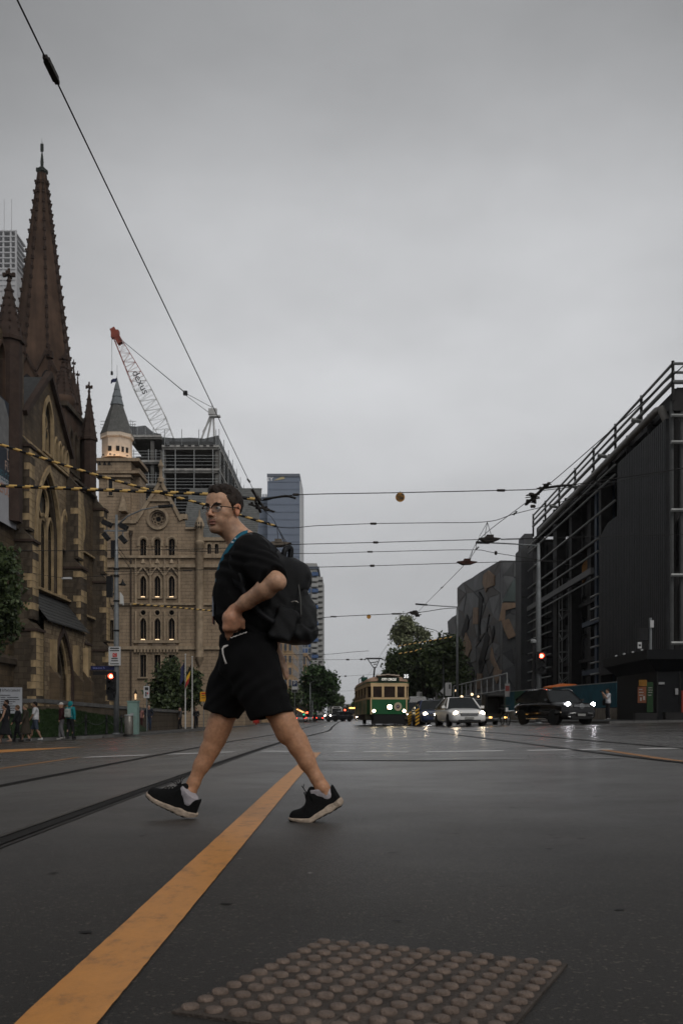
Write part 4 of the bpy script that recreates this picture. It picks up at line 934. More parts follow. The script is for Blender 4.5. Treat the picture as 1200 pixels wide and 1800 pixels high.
for j in range(3): dpost((cu_(168), YK+3, cz_(742-j*6)), (cu_(232), YK+3, cz_(742-j*6)), 0.04); dpost((cu_(222+j*4), YK+3, cz_(770)), (cu_(222+j*4), YK+3, cz_(727+j*3)), 0.04)

YJ = 168.0; J = lambda px, py, dy=0.0: P(px, py, YJ+dy)
crane = thing('tower_crane', 'white and red luffing tower crane leaning over the unfinished building', 'crane', (J(335, 790).x, YJ, J(335, 790).z))
M_CW = mat('crane_white', (0.42, 0.42, 0.41), 0.5, 0.15, 1); M_CR = mat('crane_red', (0.24, 0.06, 0.04), 0.5, 0.2, 1)
def lattice(a, b, w0, wm, w1, m0, m1, n=26):
    a, b = Vector(a), Vector(b); d = (b-a).normalized(); s_ = Vector((0, 1, 0)); t_ = d.cross(s_).normalized(); Lk = []
    for i in range(n+1):
        t = i/n; wv = lerp(w0, wm, min(1, t/0.3)) if t < 0.3 else (wm if t < 0.55 else lerp(wm, w1, (t-0.55)/0.45)); c = a.lerp(b, t)
        Lk.append([c+s_*wv/2*q+t_*wv/2*r_ for q, r_ in ((-1, -1), (-1, 1), (1, 1), (1, -1))])
    for part, m_, i0, i1 in (('jib_lower', m0, 0, int(n*0.62)), ('jib_upper', m1, int(n*0.62), n)):
        k = MB()
        for i in range(i0, i1):
            for j in range(4):
                k.tube([Lk[i][j], Lk[i+1][j]], 0.055, 4, cap=False)
                p_, q_ = (Lk[i][j], Lk[i+1][(j+1) % 4]) if i % 2 else (Lk[i+1][j], Lk[i][(j+1) % 4]); k.tube([p_, q_], 0.026, 3, cap=False)
                k.tube([Lk[i][j], Lk[i][(j+1) % 4]], 0.022, 3, cap=False)
        k.build(part, m_, crane, world=True)
ja, jb = J(312, 806, -3), J(203, 588, 3)
lattice(ja, jb, 1.2, 2.7, 1.0, M_CW, M_CR)
k = MB(); k.cbox(J(203, 588, 3), (1.3, 1.1, 1.3)); k.bar(J(198, 578, 3), J(212, 604, 3), 1.0, 0.9); k.build('jib_head', M_CR, crane, world=True)
k = MB()
for a, b in (((351, 780), (372, 725)), ((363, 780), (374, 725)), ((377, 780), (375, 725)), ((357, 760), (374, 728))): k.tube([J(*a), J(*b)], 0.16, 6)
k.cbox(J(374, 724), (1.4, 0.8, 1.0)); k.cbox(J(378, 732), (1.8, 1.0, 0.25)); k.tube([J(372, 722), J(373, 712)], 0.08, 5); k.build('a_frame', M_CW, crane, world=True)
k = MB(); pl = J(326, 691)
k.tube([J(205, 590, 3), pl], 0.05, 4); k.tube([J(207, 592, 2.6), pl+Vector((0, -0.4, 0))], 0.05, 4); k.tube([pl, J(373, 716)], 0.045, 4); k.tube([pl+Vector((0, 0, -0.3)), J(371, 728)], 0.045, 4); k.tube([J(197, 590, 3), J(197, 655, 3)], 0.035, 4)
k.build('cable', mat('grey_cable', (0.12, 0.12, 0.12), 0.6, 0), crane, world=True)
k = MB(); k.cbox(pl, (0.7, 0.5, 0.7)); k.build('pulley', M_BLACK, crane, world=True)
k = MB(); k.cbox(J(197, 656, 3), (0.35, 0.3, 0.6)); k.build('hook', M_BLACK, crane, world=True)
d_ = (jb-ja).normalized(); ang = math.atan2(d_.z, -d_.x)
lp = J(247, 672, -2.0); L_ = rootloc(crane)
text('lettering', 'dexus', 1.8, M_BLACK, crane, lp-Vector(L_), (R(90), ang, 0), 1.0, 0.02)
k = MB(); k.box((cu_(318)-1.0, YJ-1, cz_(830)), (cu_(318)+1.0, YJ+1, J(312, 800).z)); k.build('mast', M_CW, crane, world=True)
k = MB(); k.box((J(300, 800).x, YJ-1.4, J(300, 795).z), (J(375, 800).x, YJ+1.4, J(300, 780).z)); k.build('machine_deck', M_CW, crane, world=True)
# ------------------------------------------------------------------ far towers
M_BLUEG = mat('hazy_blue_cladding', (0.20, 0.235, 0.30), 0.5, 0.08, 0.05); M_BLUEL = mat('pale_cladding', (0.55, 0.56, 0.57), 0.6, 0.1, 0.1)
YE = 430.0; me_ = YE/F0; eu = lambda px: (px-HX)*me_; ez = lambda py: CAMZ+(HY-py)*me_
ey = thing('office_tower', 'tall blue grey slab tower with a lettered sign near its roof', 'building', (eu(498), YE, gz(-20)))
k = MB(); k.box((eu(470), YE, -1), (eu(526.5), YE+30, ez(834))); k.build('wall', M_BLUEG, ey, world=True)
k = MB(); k.box((eu(469.5), YE-0.4, ez(838)), (eu(527), YE+30.3, ez(833))); k.build('roof_band', mat('tower_cap', (0.14, 0.155, 0.185), 0.5, 0.1, 0.1), ey, world=True)
M_JOINT = mat('cladding_joint', (0.15, 0.18, 0.235), 0.5, 0.05, 0.1)
for i in range(30):
    k = MB(); z = ez(848+i*13.2); k.box((eu(470.2), YE-0.14, z), (eu(526.3), YE-0.003, z+0.55)); k.build('floor_joint', M_JOINT, ey, world=True)
k = MB()
for i in range(19): k.box((eu(471+i*3), YE-0.1, 0), (eu(471+i*3)+0.12, YE-0.004, ez(838)))
k.build('mullions', M_JOINT, ey, world=True)
k = MB(); k.box((eu(526.6), YE+0.5, -1), (eu(526.6)+0.5, YE+30, ez(846))); k.build('side_face', M_BLUEL, ey, world=True)
k = MB(); k.box((eu(425), YE+6, -1), (eu(470)-0.1, YE+30, ez(868))); k.build('wing', M_BLUEG, ey, world=True)
for i in range(12):
    k = MB(); z = ez(880+i*14); k.box((eu(425), YE+5.85, z), (eu(469.5), YE+5.997, z+0.5)); k.build('floor_joint', M_JOINT, ey, world=True)
k = MB()
for i in range(9): k.box((eu(446+i*2.6), YE+5.9, ez(868)), (eu(446+i*2.6)+0.3, YE+6.6, ez(863)))
k.build('plant_louvre', M_JOINT, ey, world=True)
Le = ey.location
text('lettering', 'EY', 2.3, mat('sign_white', (0.75, 0.76, 0.78), 0.6, 0), ey, (eu(474.5)-Le.x, -0.12, ez(842.5)-Le.z), (R(90), 0, 0), 1.1, 0.05, bold=0.06)
k = MB(); k.prism([(eu(481), YE-0.1, ez(845)), (eu(500), YE-0.1, ez(842)), (eu(500.5), YE-0.1, ez(838)), (eu(496), YE-0.1, ez(837.5))], (0, -0.08, 0)); k.build('beam_logo', mat('sign_gold', (0.48, 0.40, 0.22), 0.6, 0.1, 0.4), ey, world=True)

YA = 330.0; ma_ = YA/F0; au = lambda px: (px-HX)*ma_; az = lambda py: CAMZ+(HY-py)*ma_
apt = thing('apartment_tower', 'tall pale apartment tower with stacked balconies and blue panels', 'building', (au(548), YA, gz(-20)))
M_APT = mat('apartment_render', (0.34, 0.34, 0.33), 0.7, 0.2, 0.2); M_APB = mat('apartment_blue', (0.07, 0.12, 0.24), 0.5, 0.2, 0.3); M_APG = mat('apartment_glass', (0.09, 0.10, 0.115), 0.3, 0.3, 0.3)
k = MB(); k.box((au(500), YA, -1), (au(557), YA+20, az(990))); k.build('wall', M_APT, apt, world=True)
k = MB(); k.box((au(528), YA-0.6, az(1000)), (au(560.5), YA+20, az(996))); k.box((au(531), YA+1, az(992)), (au(539), YA+3, az(989))); k.prism([(au(540), YA+2, az(997)), (au(549), YA+2, az(997)), (au(545), YA+2, az(989))], (0, 1, 0)); k.build('roof', mat('tower_roof_blue', (0.13, 0.15, 0.19), 0.5, 0.1, 1), apt, world=True)
k = MB(); k.box((au(558), YA+4, -1), (au(566.5), YA+26, az(1012))); k.build('rear_wing', M_APT, apt, world=True)
for i in range(26):
    z = az(1012+i*9.6)
    k = MB(); k.box((au(548), YA-1.1, z-0.2), (au(559.5), YA-0.003, z)); k.box((au(548), YA-1.15, z), (au(559.5), YA-1.05, z+1.0)); k.build('balcony', M_APT if i % 3 else M_APB, apt, world=True)
    k = MB(); k.box((au(557.3), YA+2.6, z-1.0), (au(566.9), YA+3.98, z)); k.build('balcony', M_APT, apt, world=True)
    for px in (533, 538.5, 544):
        k = MB(); k.box((au(px)-0.42, YA-0.08, z-0.2), (au(px)+0.42, YA-0.003, z+1.25)); k.build('window', M_APB if (i*7+int(px)) % 5 < 2 else M_APG, apt, world=True)
    k = MB(); k.box((au(549), YA-0.06, z+0.02), (au(556.6), YA-0.004, z+1.4)); k.build('window', M_APG, apt, world=True)

# street-front buildings on the left beyond the man
M_SAND = mat('sandstone_front', (0.42, 0.29, 0.175), 0.75, 0.2, 0.3, streak=0.2); M_GREYF = mat('grey_render_front', (0.20, 0.195, 0.19), 0.75, 0.25, 0.4)
def front(name, label, px0, px1, ytop, Y, m, rows, cols_, roofm=None, depth=26, winm=M_APG):
    s_ = Y/F0; u = lambda p: (p-HX)*s_; z = lambda p: CAMZ+(HY-p)*s_
    t = thing(name, label, 'building', ((u(px0)+u(px1))/2, Y, gz(-15)))
    k = MB(); k.box((u(px0), Y, -1), (u(px1), Y+depth, z(ytop))); k.build('wall', m, t, world=True)
    k = MB(); k.box((u(px0)-0.2, Y-0.3, z(ytop)-0.5), (u(px1)+0.3, Y+depth, z(ytop)+0.3)); k.build('cornice', roofm or m, t, world=True)
    H = z(ytop)-4; hh = H/rows
    for r in range(rows):
        for c in range(cols_):
            w_ = (u(px1)-u(px0))/cols_; x = u(px0)+w_*(c+0.5); zb = 4+hh*(r+0.2)
            k = MB(); k.box((x-w_*0.28, Y-0.06, zb), (x+w_*0.28, Y-0.003, zb+hh*0.6)); wv = k.build('window', winm, t, world=True)
            k = MB(); k.box((x-w_*0.33, Y-0.16, zb-0.15), (x+w_*0.33, Y-0.002, zb-0.003)); k.build('sill', m, wv, world=True)
        for c in range(int(depth/4)):
            y = Y+2+c*4; zb = 4+hh*(r+0.2)
            k = MB(); k.box((u(px1)+0.003, y-0.8, zb), (u(px1)+0.06, y+0.8, zb+hh*0.6)); k.build('window', winm, t, world=True)
    k = MB(); k.box((u(px0), Y-1.6, 3.1), (u(px1)+2.4, Y+depth, 3.4)); k.build('awning', mat('awning_dark', (0.05, 0.05, 0.05), 0.6, 0.2, 1), t, world=True)
    return t
front('sandstone_building', 'warm sandstone street building beside the man\'s hand', 440, 514, 1106, 205, M_SAND, 6, 9)
front('grey_street_building', 'grey rendered street building between the sandstone front and the tree', 500, 524, 1098, 240, M_GREYF, 8, 4)
front('brick_street_building', 'narrow tan street building half behind the avenue tree', 514, 538, 1150, 275, M_SAND, 4, 4)
front('low_terrace_building', 'low fawn building seen under the man\'s shorts, beyond the flagpoles', 380, 442, 1075, 150, S_CH, 5, 5, depth=18)
front('slim_grey_tower', 'hazy grey slab seen far down the street left of the gap', 575, 583, 1212, 900, M_GREYF, 5, 2, depth=40)
front('far_pale_block', 'hazy pale block closing the far end of the street', 583, 603, 1222, 1000, M_APT, 4, 4, depth=40)
front('far_low_block', 'low hazy block behind the far trees at the street end', 600, 625, 1238, 1100, M_GREYF, 2, 4, depth=40)

# skyscraper vanishing in the cloud, far left
YS = 900.0; ms_ = YS/F0; su = lambda px: (px-HX)*ms_; sz = lambda py: CAMZ+(HY-py)*ms_
M_FOGT = mat('cloud_faded_frame', (0.44, 0.44, 0.45), 0.8, 0.1, 0.02)  # fade into cloud put into the colour, matched to the sky's brightness
sk = thing('fogbound_tower', 'faint pale tower under construction fading into cloud at the left edge', 'building', (su(14), YS, -0.5))
k = MB(); k.box((su(-30), YS+0.3, -1), (su(27), YS+30, sz(470))); k.build('wall', M_FOGT, sk, world=True)
for i in range(12):
    k = MB(); z = sz(405+i*9.5); k.box((su(-30), YS-0.5, z-1.0), (su(27.5), YS+30, z)); k.build('floor_slab', M_FOGT, sk, world=True)
for px in (-12, 5, 18, 27):
    k = MB(); k.box((su(px), YS-0.2, 0), (su(px)+1.4, YS+1.4, sz(404))); k.build('column', M_FOGT, sk, world=True)
k = MB()
for px in (8, 21): k.tube([(su(px), YS, sz(404)), (su(px), YS, sz(350))], 0.25, 4)
k.build('mast', M_FOGT, sk, world=True)

# ------------------------------------------------------------------ dark steel and panel building on the right
XF = 22.0
M_ZINC = mat('dark_zinc_panel', (0.030, 0.031, 0.033), 0.5, 0.25, 1.2, streak=0.3); M_STL = mat('grey_steel_tube', (0.22, 0.225, 0.22), 0.45, 0.2, 2, metal=0.3)
M_BLK = mat('black_steel_column', (0.014, 0.013, 0.013), 0.6, 0.3, 2); M_BLU = mat('blue_steel', (0.020, 0.036, 0.062), 0.5, 0.2, 2); M_GRYP = mat('grey_wall_panel', (0.085, 0.087, 0.09), 0.6, 0.25, 0.5, streak=0.25)
fed = thing('steel_frame_building', 'dark building of steel tubes and black panels at the right edge', 'building', (XF, 92, gz(22)))
Y1, Y2 = 67.4, 118.0
k = MB(); k.box((XF+0.4, Y1+0.3, 22.0), (XF+22, Y2, 23.0)); k.build('roof_deck', M_BLK, fed, world=True)
for i in range(9): k = MB(); k.box((XF+0.1, Y1+0.2+i*5.6, 21.4), (XF+0.9, Y1+0.5+i*5.6, 22.9)); k.build('roof_bracket', M_BLK, fed, world=True)
k = MB(); k.box((XF+0.3, Y2+1.0, -0.3), (XF+24, Y2+1.6, 21.9)); k.build('end_wall', M_BLK, fed, world=True)
for i in range(3):
    for j in range(9): k = MB(); k.box((XF+0.45+i*1.5, Y2+0.9, 1+j*2.3), (XF+1.85+i*1.5, Y2+0.997, 3.1+j*2.3)); k.build('end_panel', M_GRYP, fed, world=True)
for z, r_ in ((24.5, 0.10), (23.9, 0.10), (23.25, 0.15)):
    k = MB(); k.tube([(XF, Y1, z), (XF, Y2, z)], r_, 8); k.build('roof_rail', M_STL, fed, world=True, smooth=True)
    k = MB(); k.tube([(XF, Y1-0.05, z), (XF+20, Y1-0.05, z)], r_, 8); k.build('roof_rail', M_STL, fed, world=True, smooth=True)
for i in range(8):
    y = Y1 + (Y2-Y1)*i/7; k = MB(); k.tube([(XF+0.02, y, 22.0), (XF+0.02, y, 24.7)], 0.11, 6); k.build('rail_post', M_BLK, fed, world=True)
k = MB(); k.tube([(XF+0.5, Y1+1.6, 20.2), (XF-0.3, Y1+1.6, 22.0), (XF-0.3, Y1+2.6, 22.1), (XF-0.3, Y2-6, 21.7)], 0.27, 10); k.build('pipe', mat('fawn_pipe', (0.19, 0.18, 0.165), 0.5, 0.2, 2), fed, world=True, smooth=True)
for y in (74, 84, 95, 104): k = MB(); k.tube([(XF-0.9, y, 22.7), (XF+0.6, y, 22.4)], 0.16, 6); k.build('pipe_bracket', M_STL, fed, world=True)
# big black cladding: upright ribs 2 cm proud
def cladding(poly, x, m, step=0.45):
    k = MB(); k.prism([(x, y, z) for y, z in poly], (0.35, 0, 0)); pn = k.build('cladding_panel', m, fed, world=True)
    ys_ = [p[0] for p in poly]; y = min(ys_)+0.2
    rk = MB()
    while y < max(ys_)-0.1:
        zs = []
        n = len(poly)
        for i in range(n):
            (a, b), (c, d) = poly[i], poly[(i+1) % n]
            if (a-y)*(c-y) < 0: zs.append(b+(d-b)*(y-a)/(c-a))
        if len(zs) >= 2: rk.box((x-0.03, y, min(zs)+0.05), (x-0.002, y+0.10, max(zs)-0.05))
        y += step
    rk.build('panel_ribs', m, pn, world=True)
cladding([(68.4, 4.0), (80.6, 4.0), (80.6, 21.1), (68.4, 21.1)], XF-0.15, M_ZINC)
cladding([(80.62, 4.2), (86.1, 4.2), (86.1, 16.2), (83.6, 16.9), (80.62, 16.9)], XF-0.15, M_ZINC)
# frontal bay at the near corner
k = MB(); k.box((XF+0.5, Y1+1.2, -0.5), (XF+22, Y1+1.6, 22)); k.build('front_wall', M_BLK, fed, world=True)
for z in (21.0, 19.2, 14.6, 10.2, 5.6):
    k = MB(); k.tube([(XF-0.1, Y1, z), (XF+15, Y1, z)], 0.12, 6); k.build('front_tube', M_STL, fed, world=True)
for x0, x1, z0, z1 in ((XF+0.9, XF+4, 15.2, 19.8), (XF+0.75, XF+4, 10.9, 14.2), (XF+0.9, XF+4, 6, 9.8)):
    k = MB(); k.box((x0, Y1+0.9, z0), (x1, Y1+1.15, z1)); k.build('front_panel', M_ZINC, fed, world=True)
for x in (XF+0.05, XF+0.75): k = MB(); k.tube([(x, Y1+0.4, 0), (x, Y1+0.4, 22)], 0.16, 8); k.build('downpipe', mat('dark_pipe', (0.06, 0.062, 0.062), 0.5, 0.2, 2), fed, world=True)
# open bay: floors, columns, back wall, tubes
k = MB(); k.box((XF+4.2, 84, -0.5), (XF+4.6, Y2, 22)); k.build('back_wall', M_BLK, fed, world=True)
for y in range(0, 7):
    for z in range(0, 5):
        k = MB(); k.box((XF+3.9, 88+y*4.3, 1.5+z*4.1), (XF+4.19, 91.6+y*4.3, 5.1+z*4.1)); k.build('back_panel', M_GRYP if (y*3+z*5) % 7 < 4 else M_ZINC, fed, world=True)
for z in (6.0, 11.5, 17.0):
    k = MB(); k.box((XF+1.2, 86, z), (XF+4.2, Y2-1, z+0.35)); k.build('floor_beam', M_BLK, fed, world=True)
for y, x, m_, r_ in ((117.2, 0.0, M_BLK, 0.9), (108.5, 0.6, M_BLK, 0.95), (96.5, 1.4, M_BLK, 0.7), (100.5, 0.5, M_BLK, 0.5), (92.3, 1.0, M_BLU, 0.4), (89.0, 0.8, M_BLU, 0.4), (88.0, 0.3, M_BLK, 0.4)):
    k = MB(); k.box((XF+x, y-r_, -0.3), (XF+x+1.0, y+r_, 21.8)); k.build('column', m_, fed, world=True)
for z in (4.6, 9.2): k = MB(); k.box((XF+0.6, 87.5, z), (XF+1.0, 96, z+0.45)); k.build('tie_beam', M_BLU, fed, world=True)
k = MB(); k.prism([(XF+2.5, 104, 14.6), (XF+2.5, 98.6, 17.6), (XF+2.5, 98.0, 19.6), (XF+2.5, 99.6, 19.4), (XF+2.5, 101.2, 17.6), (XF+2.5, 104, 16.4)], (0.25, 0, 0)); k.build('ochre_sheet', mat('ochre_sheet', (0.36, 0.175, 0.05), 0.7, 0.3, 1), fed, world=True)
for z, yb, r_ in ((21.1, Y2+2, .1), (20.3, Y2+2, .1), (18.2, Y2+2, .1), (16.1, Y2+2, .1), (15.0, Y2+2, .1), (12.8, Y2+2, .08)):
    k = MB(); k.tube([(XF-0.25, 80.9 if z > 17 else 86.3, z), (XF-0.25, yb, z)], r_, 6); k.build('shade_tube', M_STL, fed, world=True, smooth=True)
k = MB(); k.box((XF-0.4, 88.5, 13.35), (XF-0.1, Y2+2, 13.9)); k.build('beam', mat('grey_beam', (0.12, 0.12, 0.12), 0.6, 0.2, 2), fed, world=True)
for z in (10.8, 9.8, 8.2, 7.4, 6.0, 5.0, 11.9):
    k = MB(); k.tube([(XF-0.25, 106.5, z), (XF-0.25, Y2+2, z)], 0.09, 6); k.build('shade_tube', M_STL, fed, world=True, smooth=True)
    k = MB(); k.tube([(XF-0.25, 86.3, z-0.6), (XF-0.25, 89.0, z-0.6)], 0.09, 6); k.build('shade_tube', M_STL, fed, world=True, smooth=True)
scf = thing('scaffold_tower', 'slim grey lattice scaffold inside the open steel bay', 'scaffold', (XF+0.3, 103.8, gz(22)))
k = MB()
for dx, dy in ((0, 0), (1.0, 0), (0, 1.5), (1.0, 1.5)): k.tube([(XF+0.2+dx, 103+dy, 0), (XF+0.2+dx, 103+dy, 15)], 0.05, 5)
k.build('standard', M_STL, scf, world=True)
k = MB()
for i in range(13):
    z = 0.8+i*1.1
    for a, b in (((0, 0), (1, 0)), ((0, 0), (0, 1.5)), ((0, 1.5), (1, 1.5))): k.tube([(XF+0.2+a[0], 103+a[1], z), (XF+0.2+b[0], 103+b[1], z+(0.9 if i % 2 else 0))], 0.035, 4)
k.build('ledger', M_STL, scf, world=True)

# ------------------------------------------------------------------ faceted building of triangular panels
M_PZ = [mat('facet_grey', (0.125, 0.128, 0.132), 0.5, 0.2, 0.6), mat('facet_dark', (0.085, 0.087, 0.09), 0.5, 0.2, 0.6), mat('facet_brown', (0.105, 0.095, 0.089), 0.55, 0.2, 0.6), mat('facet_light', (0.155, 0.16, 0.163), 0.5, 0.2, 0.6)]
M_PT = mat('facet_sandstone', (0.34, 0.24, 0.17), 0.7, 0.25, 0.8, streak=0.2); M_PG = mat('facet_green_glass', (0.13, 0.16, 0.155), 0.35, 0.15, 0.6); M_PB = mat('facet_black', (0.008, 0.008, 0.009), 0.6, 0.1)
fac = thing('faceted_building', 'grey building clad in angular triangular panels with sandstone pieces', 'building', (20, 140, gz(20)))
FA, FB = Vector((20.06, 130, 0)), Vector((17.5, 157, 0)); fd = (FB-FA); fn = Vector((fd.y, -fd.x, 0)).normalized()
if fn.x > 0: fn = -fn
def onF(px, py):
    # ray from camera through pixel meets the angled wall
    d = Vector(((px-HX)/F0, 1, (HY-py)/F0)); den = d.x*fn.x + d.y*fn.y; t = FA.dot(fn)/den
    return Vector((0, 0, CAMZ)) + d*t
YG = 128.0
def onG(px, py): return P(px, py, YG)
def facets(proj, pts, depth, base_out):
    for poly, mi_, off in pts:
        q = [proj(a, b) for a, b in poly]; nrm = (q[1]-q[0]).cross(q[2]-q[0]).normalized()
        if nrm.y > 0: nrm = -nrm
        k = MB(); k.prism([p + nrm*off for p in q], nrm*-0.4)
        k.build('facet_panel', {'t': M_PT, 'g': M_PG, 'b': M_PB}.get(mi_) or M_PZ[mi_], fac, world=True)
k = MB(); q = [onF(805, 1240), onF(880, 1240), onF(880, 985), onF(805, 1033)]; k.prism([p+fn*0.05 for p in q], -fn*6); k.build('wall', M_PZ[1], fac, world=True)
k = MB(); q = [onG(882, 1240), onG(918, 1240), onG(918, 987), onG(883, 987)]; k.prism(q, (0, 8, 0)); k.build('wall', M_PZ[1], fac, world=True)
# jittered triangle mosaic over the left wall
rg = random.Random(3); cols_n, rows_n = 5, 9; grid = {}
for i in range(cols_n+1):
    for j in range(rows_n+1):
        px = 805+75*i/cols_n; top = 1033-48*(px-805)/75; py = lerp(1238, top, j/rows_n)
        if 0 < i < cols_n: px += rg.uniform(-5, 5)
        if 0 < j < rows_n: py += rg.uniform(-9, 9)
        grid[i, j] = (px, py)
def shrink(tri, s_=0.97):
    cx = sum(p[0] for p in tri)/len(tri); cy_ = sum(p[1] for p in tri)/len(tri); return [(cx+(a-cx)*s_, cy_+(b-cy_)*s_) for a, b in tri]
L_ = []
for i in range(cols_n):
    for j in range(rows_n):
        a, b, c, d = grid[i, j], grid[i+1, j], grid[i+1, j+1], grid[i, j+1]
        for tri in (((a, b, c), (a, c, d)) if rg.random() < 0.5 else ((a, b, d), (b, c, d))): L_.append((shrink(tri), rg.choice((0, 0, 1, 2, 2, 3)), 0.10+0.12*rg.random()))
facets(onF, L_, 0.3, 0)
T_ = [([(853,1010),(861,1003),(871,1012),(871,1029),(859,1034),(857,1041),(851,1024)], 't', .34), ([(835,1068),(844,1068),(843,1097),(834,1097)], 't', .34), ([(821,1112),(824,1120),(829,1130),(831,1140),(824,1158),(816,1180),(811,1165),(816,1135)], 't', .34),
      ([(866,1138),(874,1165),(876,1178),(870,1170),(865,1160)], 't', .34), ([(874,1165),(880,1178),(887,1176)][:2]+[(887,1178),(880,1193),(876,1202),(870,1185)], 't', .34), ([(842,1184),(850,1184),(848,1210),(839,1212)], 't', .34),
      ([(844,1040),(851,1052),(850,1062),(845,1100),(846,1128),(842,1128)], 'b', .28), ([(862,1080),(858,1110),(863,1120),(860,1135),(853,1160),(846,1180),(843,1165),(852,1130)], 'b', .28),
      ([(823,1080),(826,1090),(824,1105),(816,1122),(813,1112),(818,1095)], 'b', .28), ([(824,1158),(832,1172),(836,1180),(832,1215),(829,1190)], 'b', .28), ([(870,1100),(871,1112),(867,1130),(866,1112)], 'b', .28), ([(844,1160),(856,1160),(850,1178),(845,1190)], 'b', .28)]
facets(onF, T_, 0.3, 0)
def tri_fan(px0, px1, py0, py1, nx, ny, seed):
    rg = random.Random(seed); gd = {}; o = []
    for i in range(nx+1):
        for j in range(ny+1):
            gd[i, j] = (lerp(px0, px1, i/nx)+(rg.uniform(-4, 4) if 0 < i < nx else 0), lerp(py0, py1, j/ny)+(rg.uniform(-8, 8) if 0 < j < ny else 0))
    for i in range(nx):
        for j in range(ny):
            a, b, c, d = gd[i, j], gd[i+1, j], gd[i+1, j+1], gd[i, j+1]
            for t in (((a, b, c), (a, c, d)) if rg.random() < 0.5 else ((a, b, d), (b, c, d))): o.append((shrink(t, 0.97), rg.choice((0, 0, 3, 1)), 0.05+0.15*rg.random()))
    return o
facets(onG, tri_fan(883, 917.5, 1238, 988, 2, 8, 5), 0.3, 0)
facets(onG, [([(903,1017),(917,1024),(916,1058),(881,1058)], 'g', .45), ([(882,1060),(912,1060),(905,1068),(887,1073),(886,1090),(876,1092),(879,1075)], 't', .42), ([(880,1092),(893,1088),(898,1100),(905,1118),(892,1124),(885,1108)], 't', .5)], 0.3, 0)
slabt = thing('concrete_fin_wall', 'tall plain grey fin wall between the faceted building and the steel frame', 'wall', (P(926, 1240, 121).x, 121, gz(20)))
k = MB(); q = [P(a, b, 121) for a, b in ((915, 1245), (936, 1245), (936, 938), (921, 938), (920, 960), (915, 964))]; k.prism(q, (0, 4, 0)); k.build('wall', M_GRYP, slabt, world=True)
for py in (1050, 1150): k = MB(); k.box((P(915.5, 0, 121).x, 120.95, P(0, py, 121).z), (P(935.5, 0, 121).x, 120.997, P(0, py, 121).z+0.06)); k.build('panel_joint', M_BLK, slabt, world=True)
lowt = thing('low_faceted_wing', 'low dark wing of angular panels behind the tree, left of the faceted building', 'building', (P(800, 1240, 175).x, 175, gz(18)))
k = MB(); q = [P(a, b, 175) for a, b in ((770, 1240), (812, 1240), (812, 1075), (794, 1085), (796, 1115), (770, 1120))]; k.prism(q, (0, 8, 0)); k.build('wall', M_PZ[1], lowt, world=True)
k = MB(); q = [P(a, b, 174.9) for a, b in ((801, 1085), (806, 1080), (806, 1095), (801, 1098))]; k.prism(q, (0, -0.2, 0)); k.build('facet_panel', M_PT, lowt, world=True)

# ------------------------------------------------------------------ hoarding, barriers, kiosk
M_HB = mat('blue_hoarding', (0.022, 0.085, 0.115), 0.7, 0.25, 1.2); M_HG = mat('green_hoarding', (0.03, 0.09, 0.05), 0.7, 0.25, 1.2); M_BARR = mat('concrete_barrier', (0.23, 0.2, 0.165), 0.85, 0.3, 1.2, streak=0.3)
hA, hB = Vector((13.4, 84, 0)), Vector((16.9, 62.5, 0)); hd = (hB-hA); N_ = 10
hoard = thing('site_hoarding', 'blue hoarding fence round the building site on a concrete footing', 'fence', (hA.x, hA.y, gz(14)+0.12))
for i in range(N_):
    a, b = hA+hd*(i/N_), hA+hd*((i+0.985)/N_); g_ = gz(a.x)+0.12
    k = MB(); k.bar((a.x, a.y, g_+1.55), (b.x, b.y, g_+1.55), 0.06, 1.55); k.build('panel', M_HB if i != 1 else M_HG, hoard, world=True)
    k = MB(); k.bar((a.x-0.1, a.y, g_+0.36), (b.x-0.1, b.y, g_+0.36), 0.45, 0.74); k.build('footing_block', M_BARR, hoard, world=True)
k = MB(); k.bar((hA.x, hA.y, gz(14)+2.47), (hB.x, hB.y, gz(16.9)+2.47), 0.08, 0.06); k.build('top_rail', M_GALV, hoard, world=True)
walkf = thing('site_railing', 'grey tube railing and mesh along the faceted building walkway', 'railing', (13.5, 100, gz(14)+0.1))
k = MB(); ra, rb = Vector((12.6, 118, 0)), Vector((13.5, 84.2, 0))
for z in (4.3, 2.9): k.tube([(ra.x, ra.y, z), (rb.x, rb.y, z)], 0.07, 6)
k.build('rail', M_GALV, walkf, world=True)
for i in range(11):
    p = ra.lerp(rb, i/10); k = MB(); k.tube([(p.x, p.y, 0.2), (p.x, p.y, 4.3)], 0.07, 6); k.build('post', M_GALV, walkf, world=True)
for i in range(10):
    p, q = ra.lerp(rb, i/10), ra.lerp(rb, (i+0.95)/10); k = MB(); k.bar((p.x, p.y, 1.2), (q.x, q.y, 1.2), 0.05, 2.0); k.build('infill_panel', (M_HG, M_ZINC, M_BLK)[i % 3], walkf, world=True)
for nm_, px, py, Y, w_, h_, m_ in (('notice_panel', 891, 1213, 83, 0.42, 1.1, mat('notice_white_red', (0.42, 0.2, 0.18), 0.7, 0.5, 3)),):
    p = P(px, py, Y); s_ = thing('site_notice', 'white and red notice board on the site railing', 'sign', (p.x, p.y, p.z-h_/2)); k = MB(); k.cbox((0, 0, h_/2), (w_, 0.04, h_)); k.build('board', mat('sign_board_white', (0.25, 0.245, 0.24), 0.6, 0.1, 2), s_)
    k = MB(); k.cbox((0, -0.03, h_*0.62), (w_*0.8, 0.01, h_*0.4)); k.build('printed_block', mat('sign_red', (0.2, 0.05, 0.045), 0.6, 0.1, 2), s_)

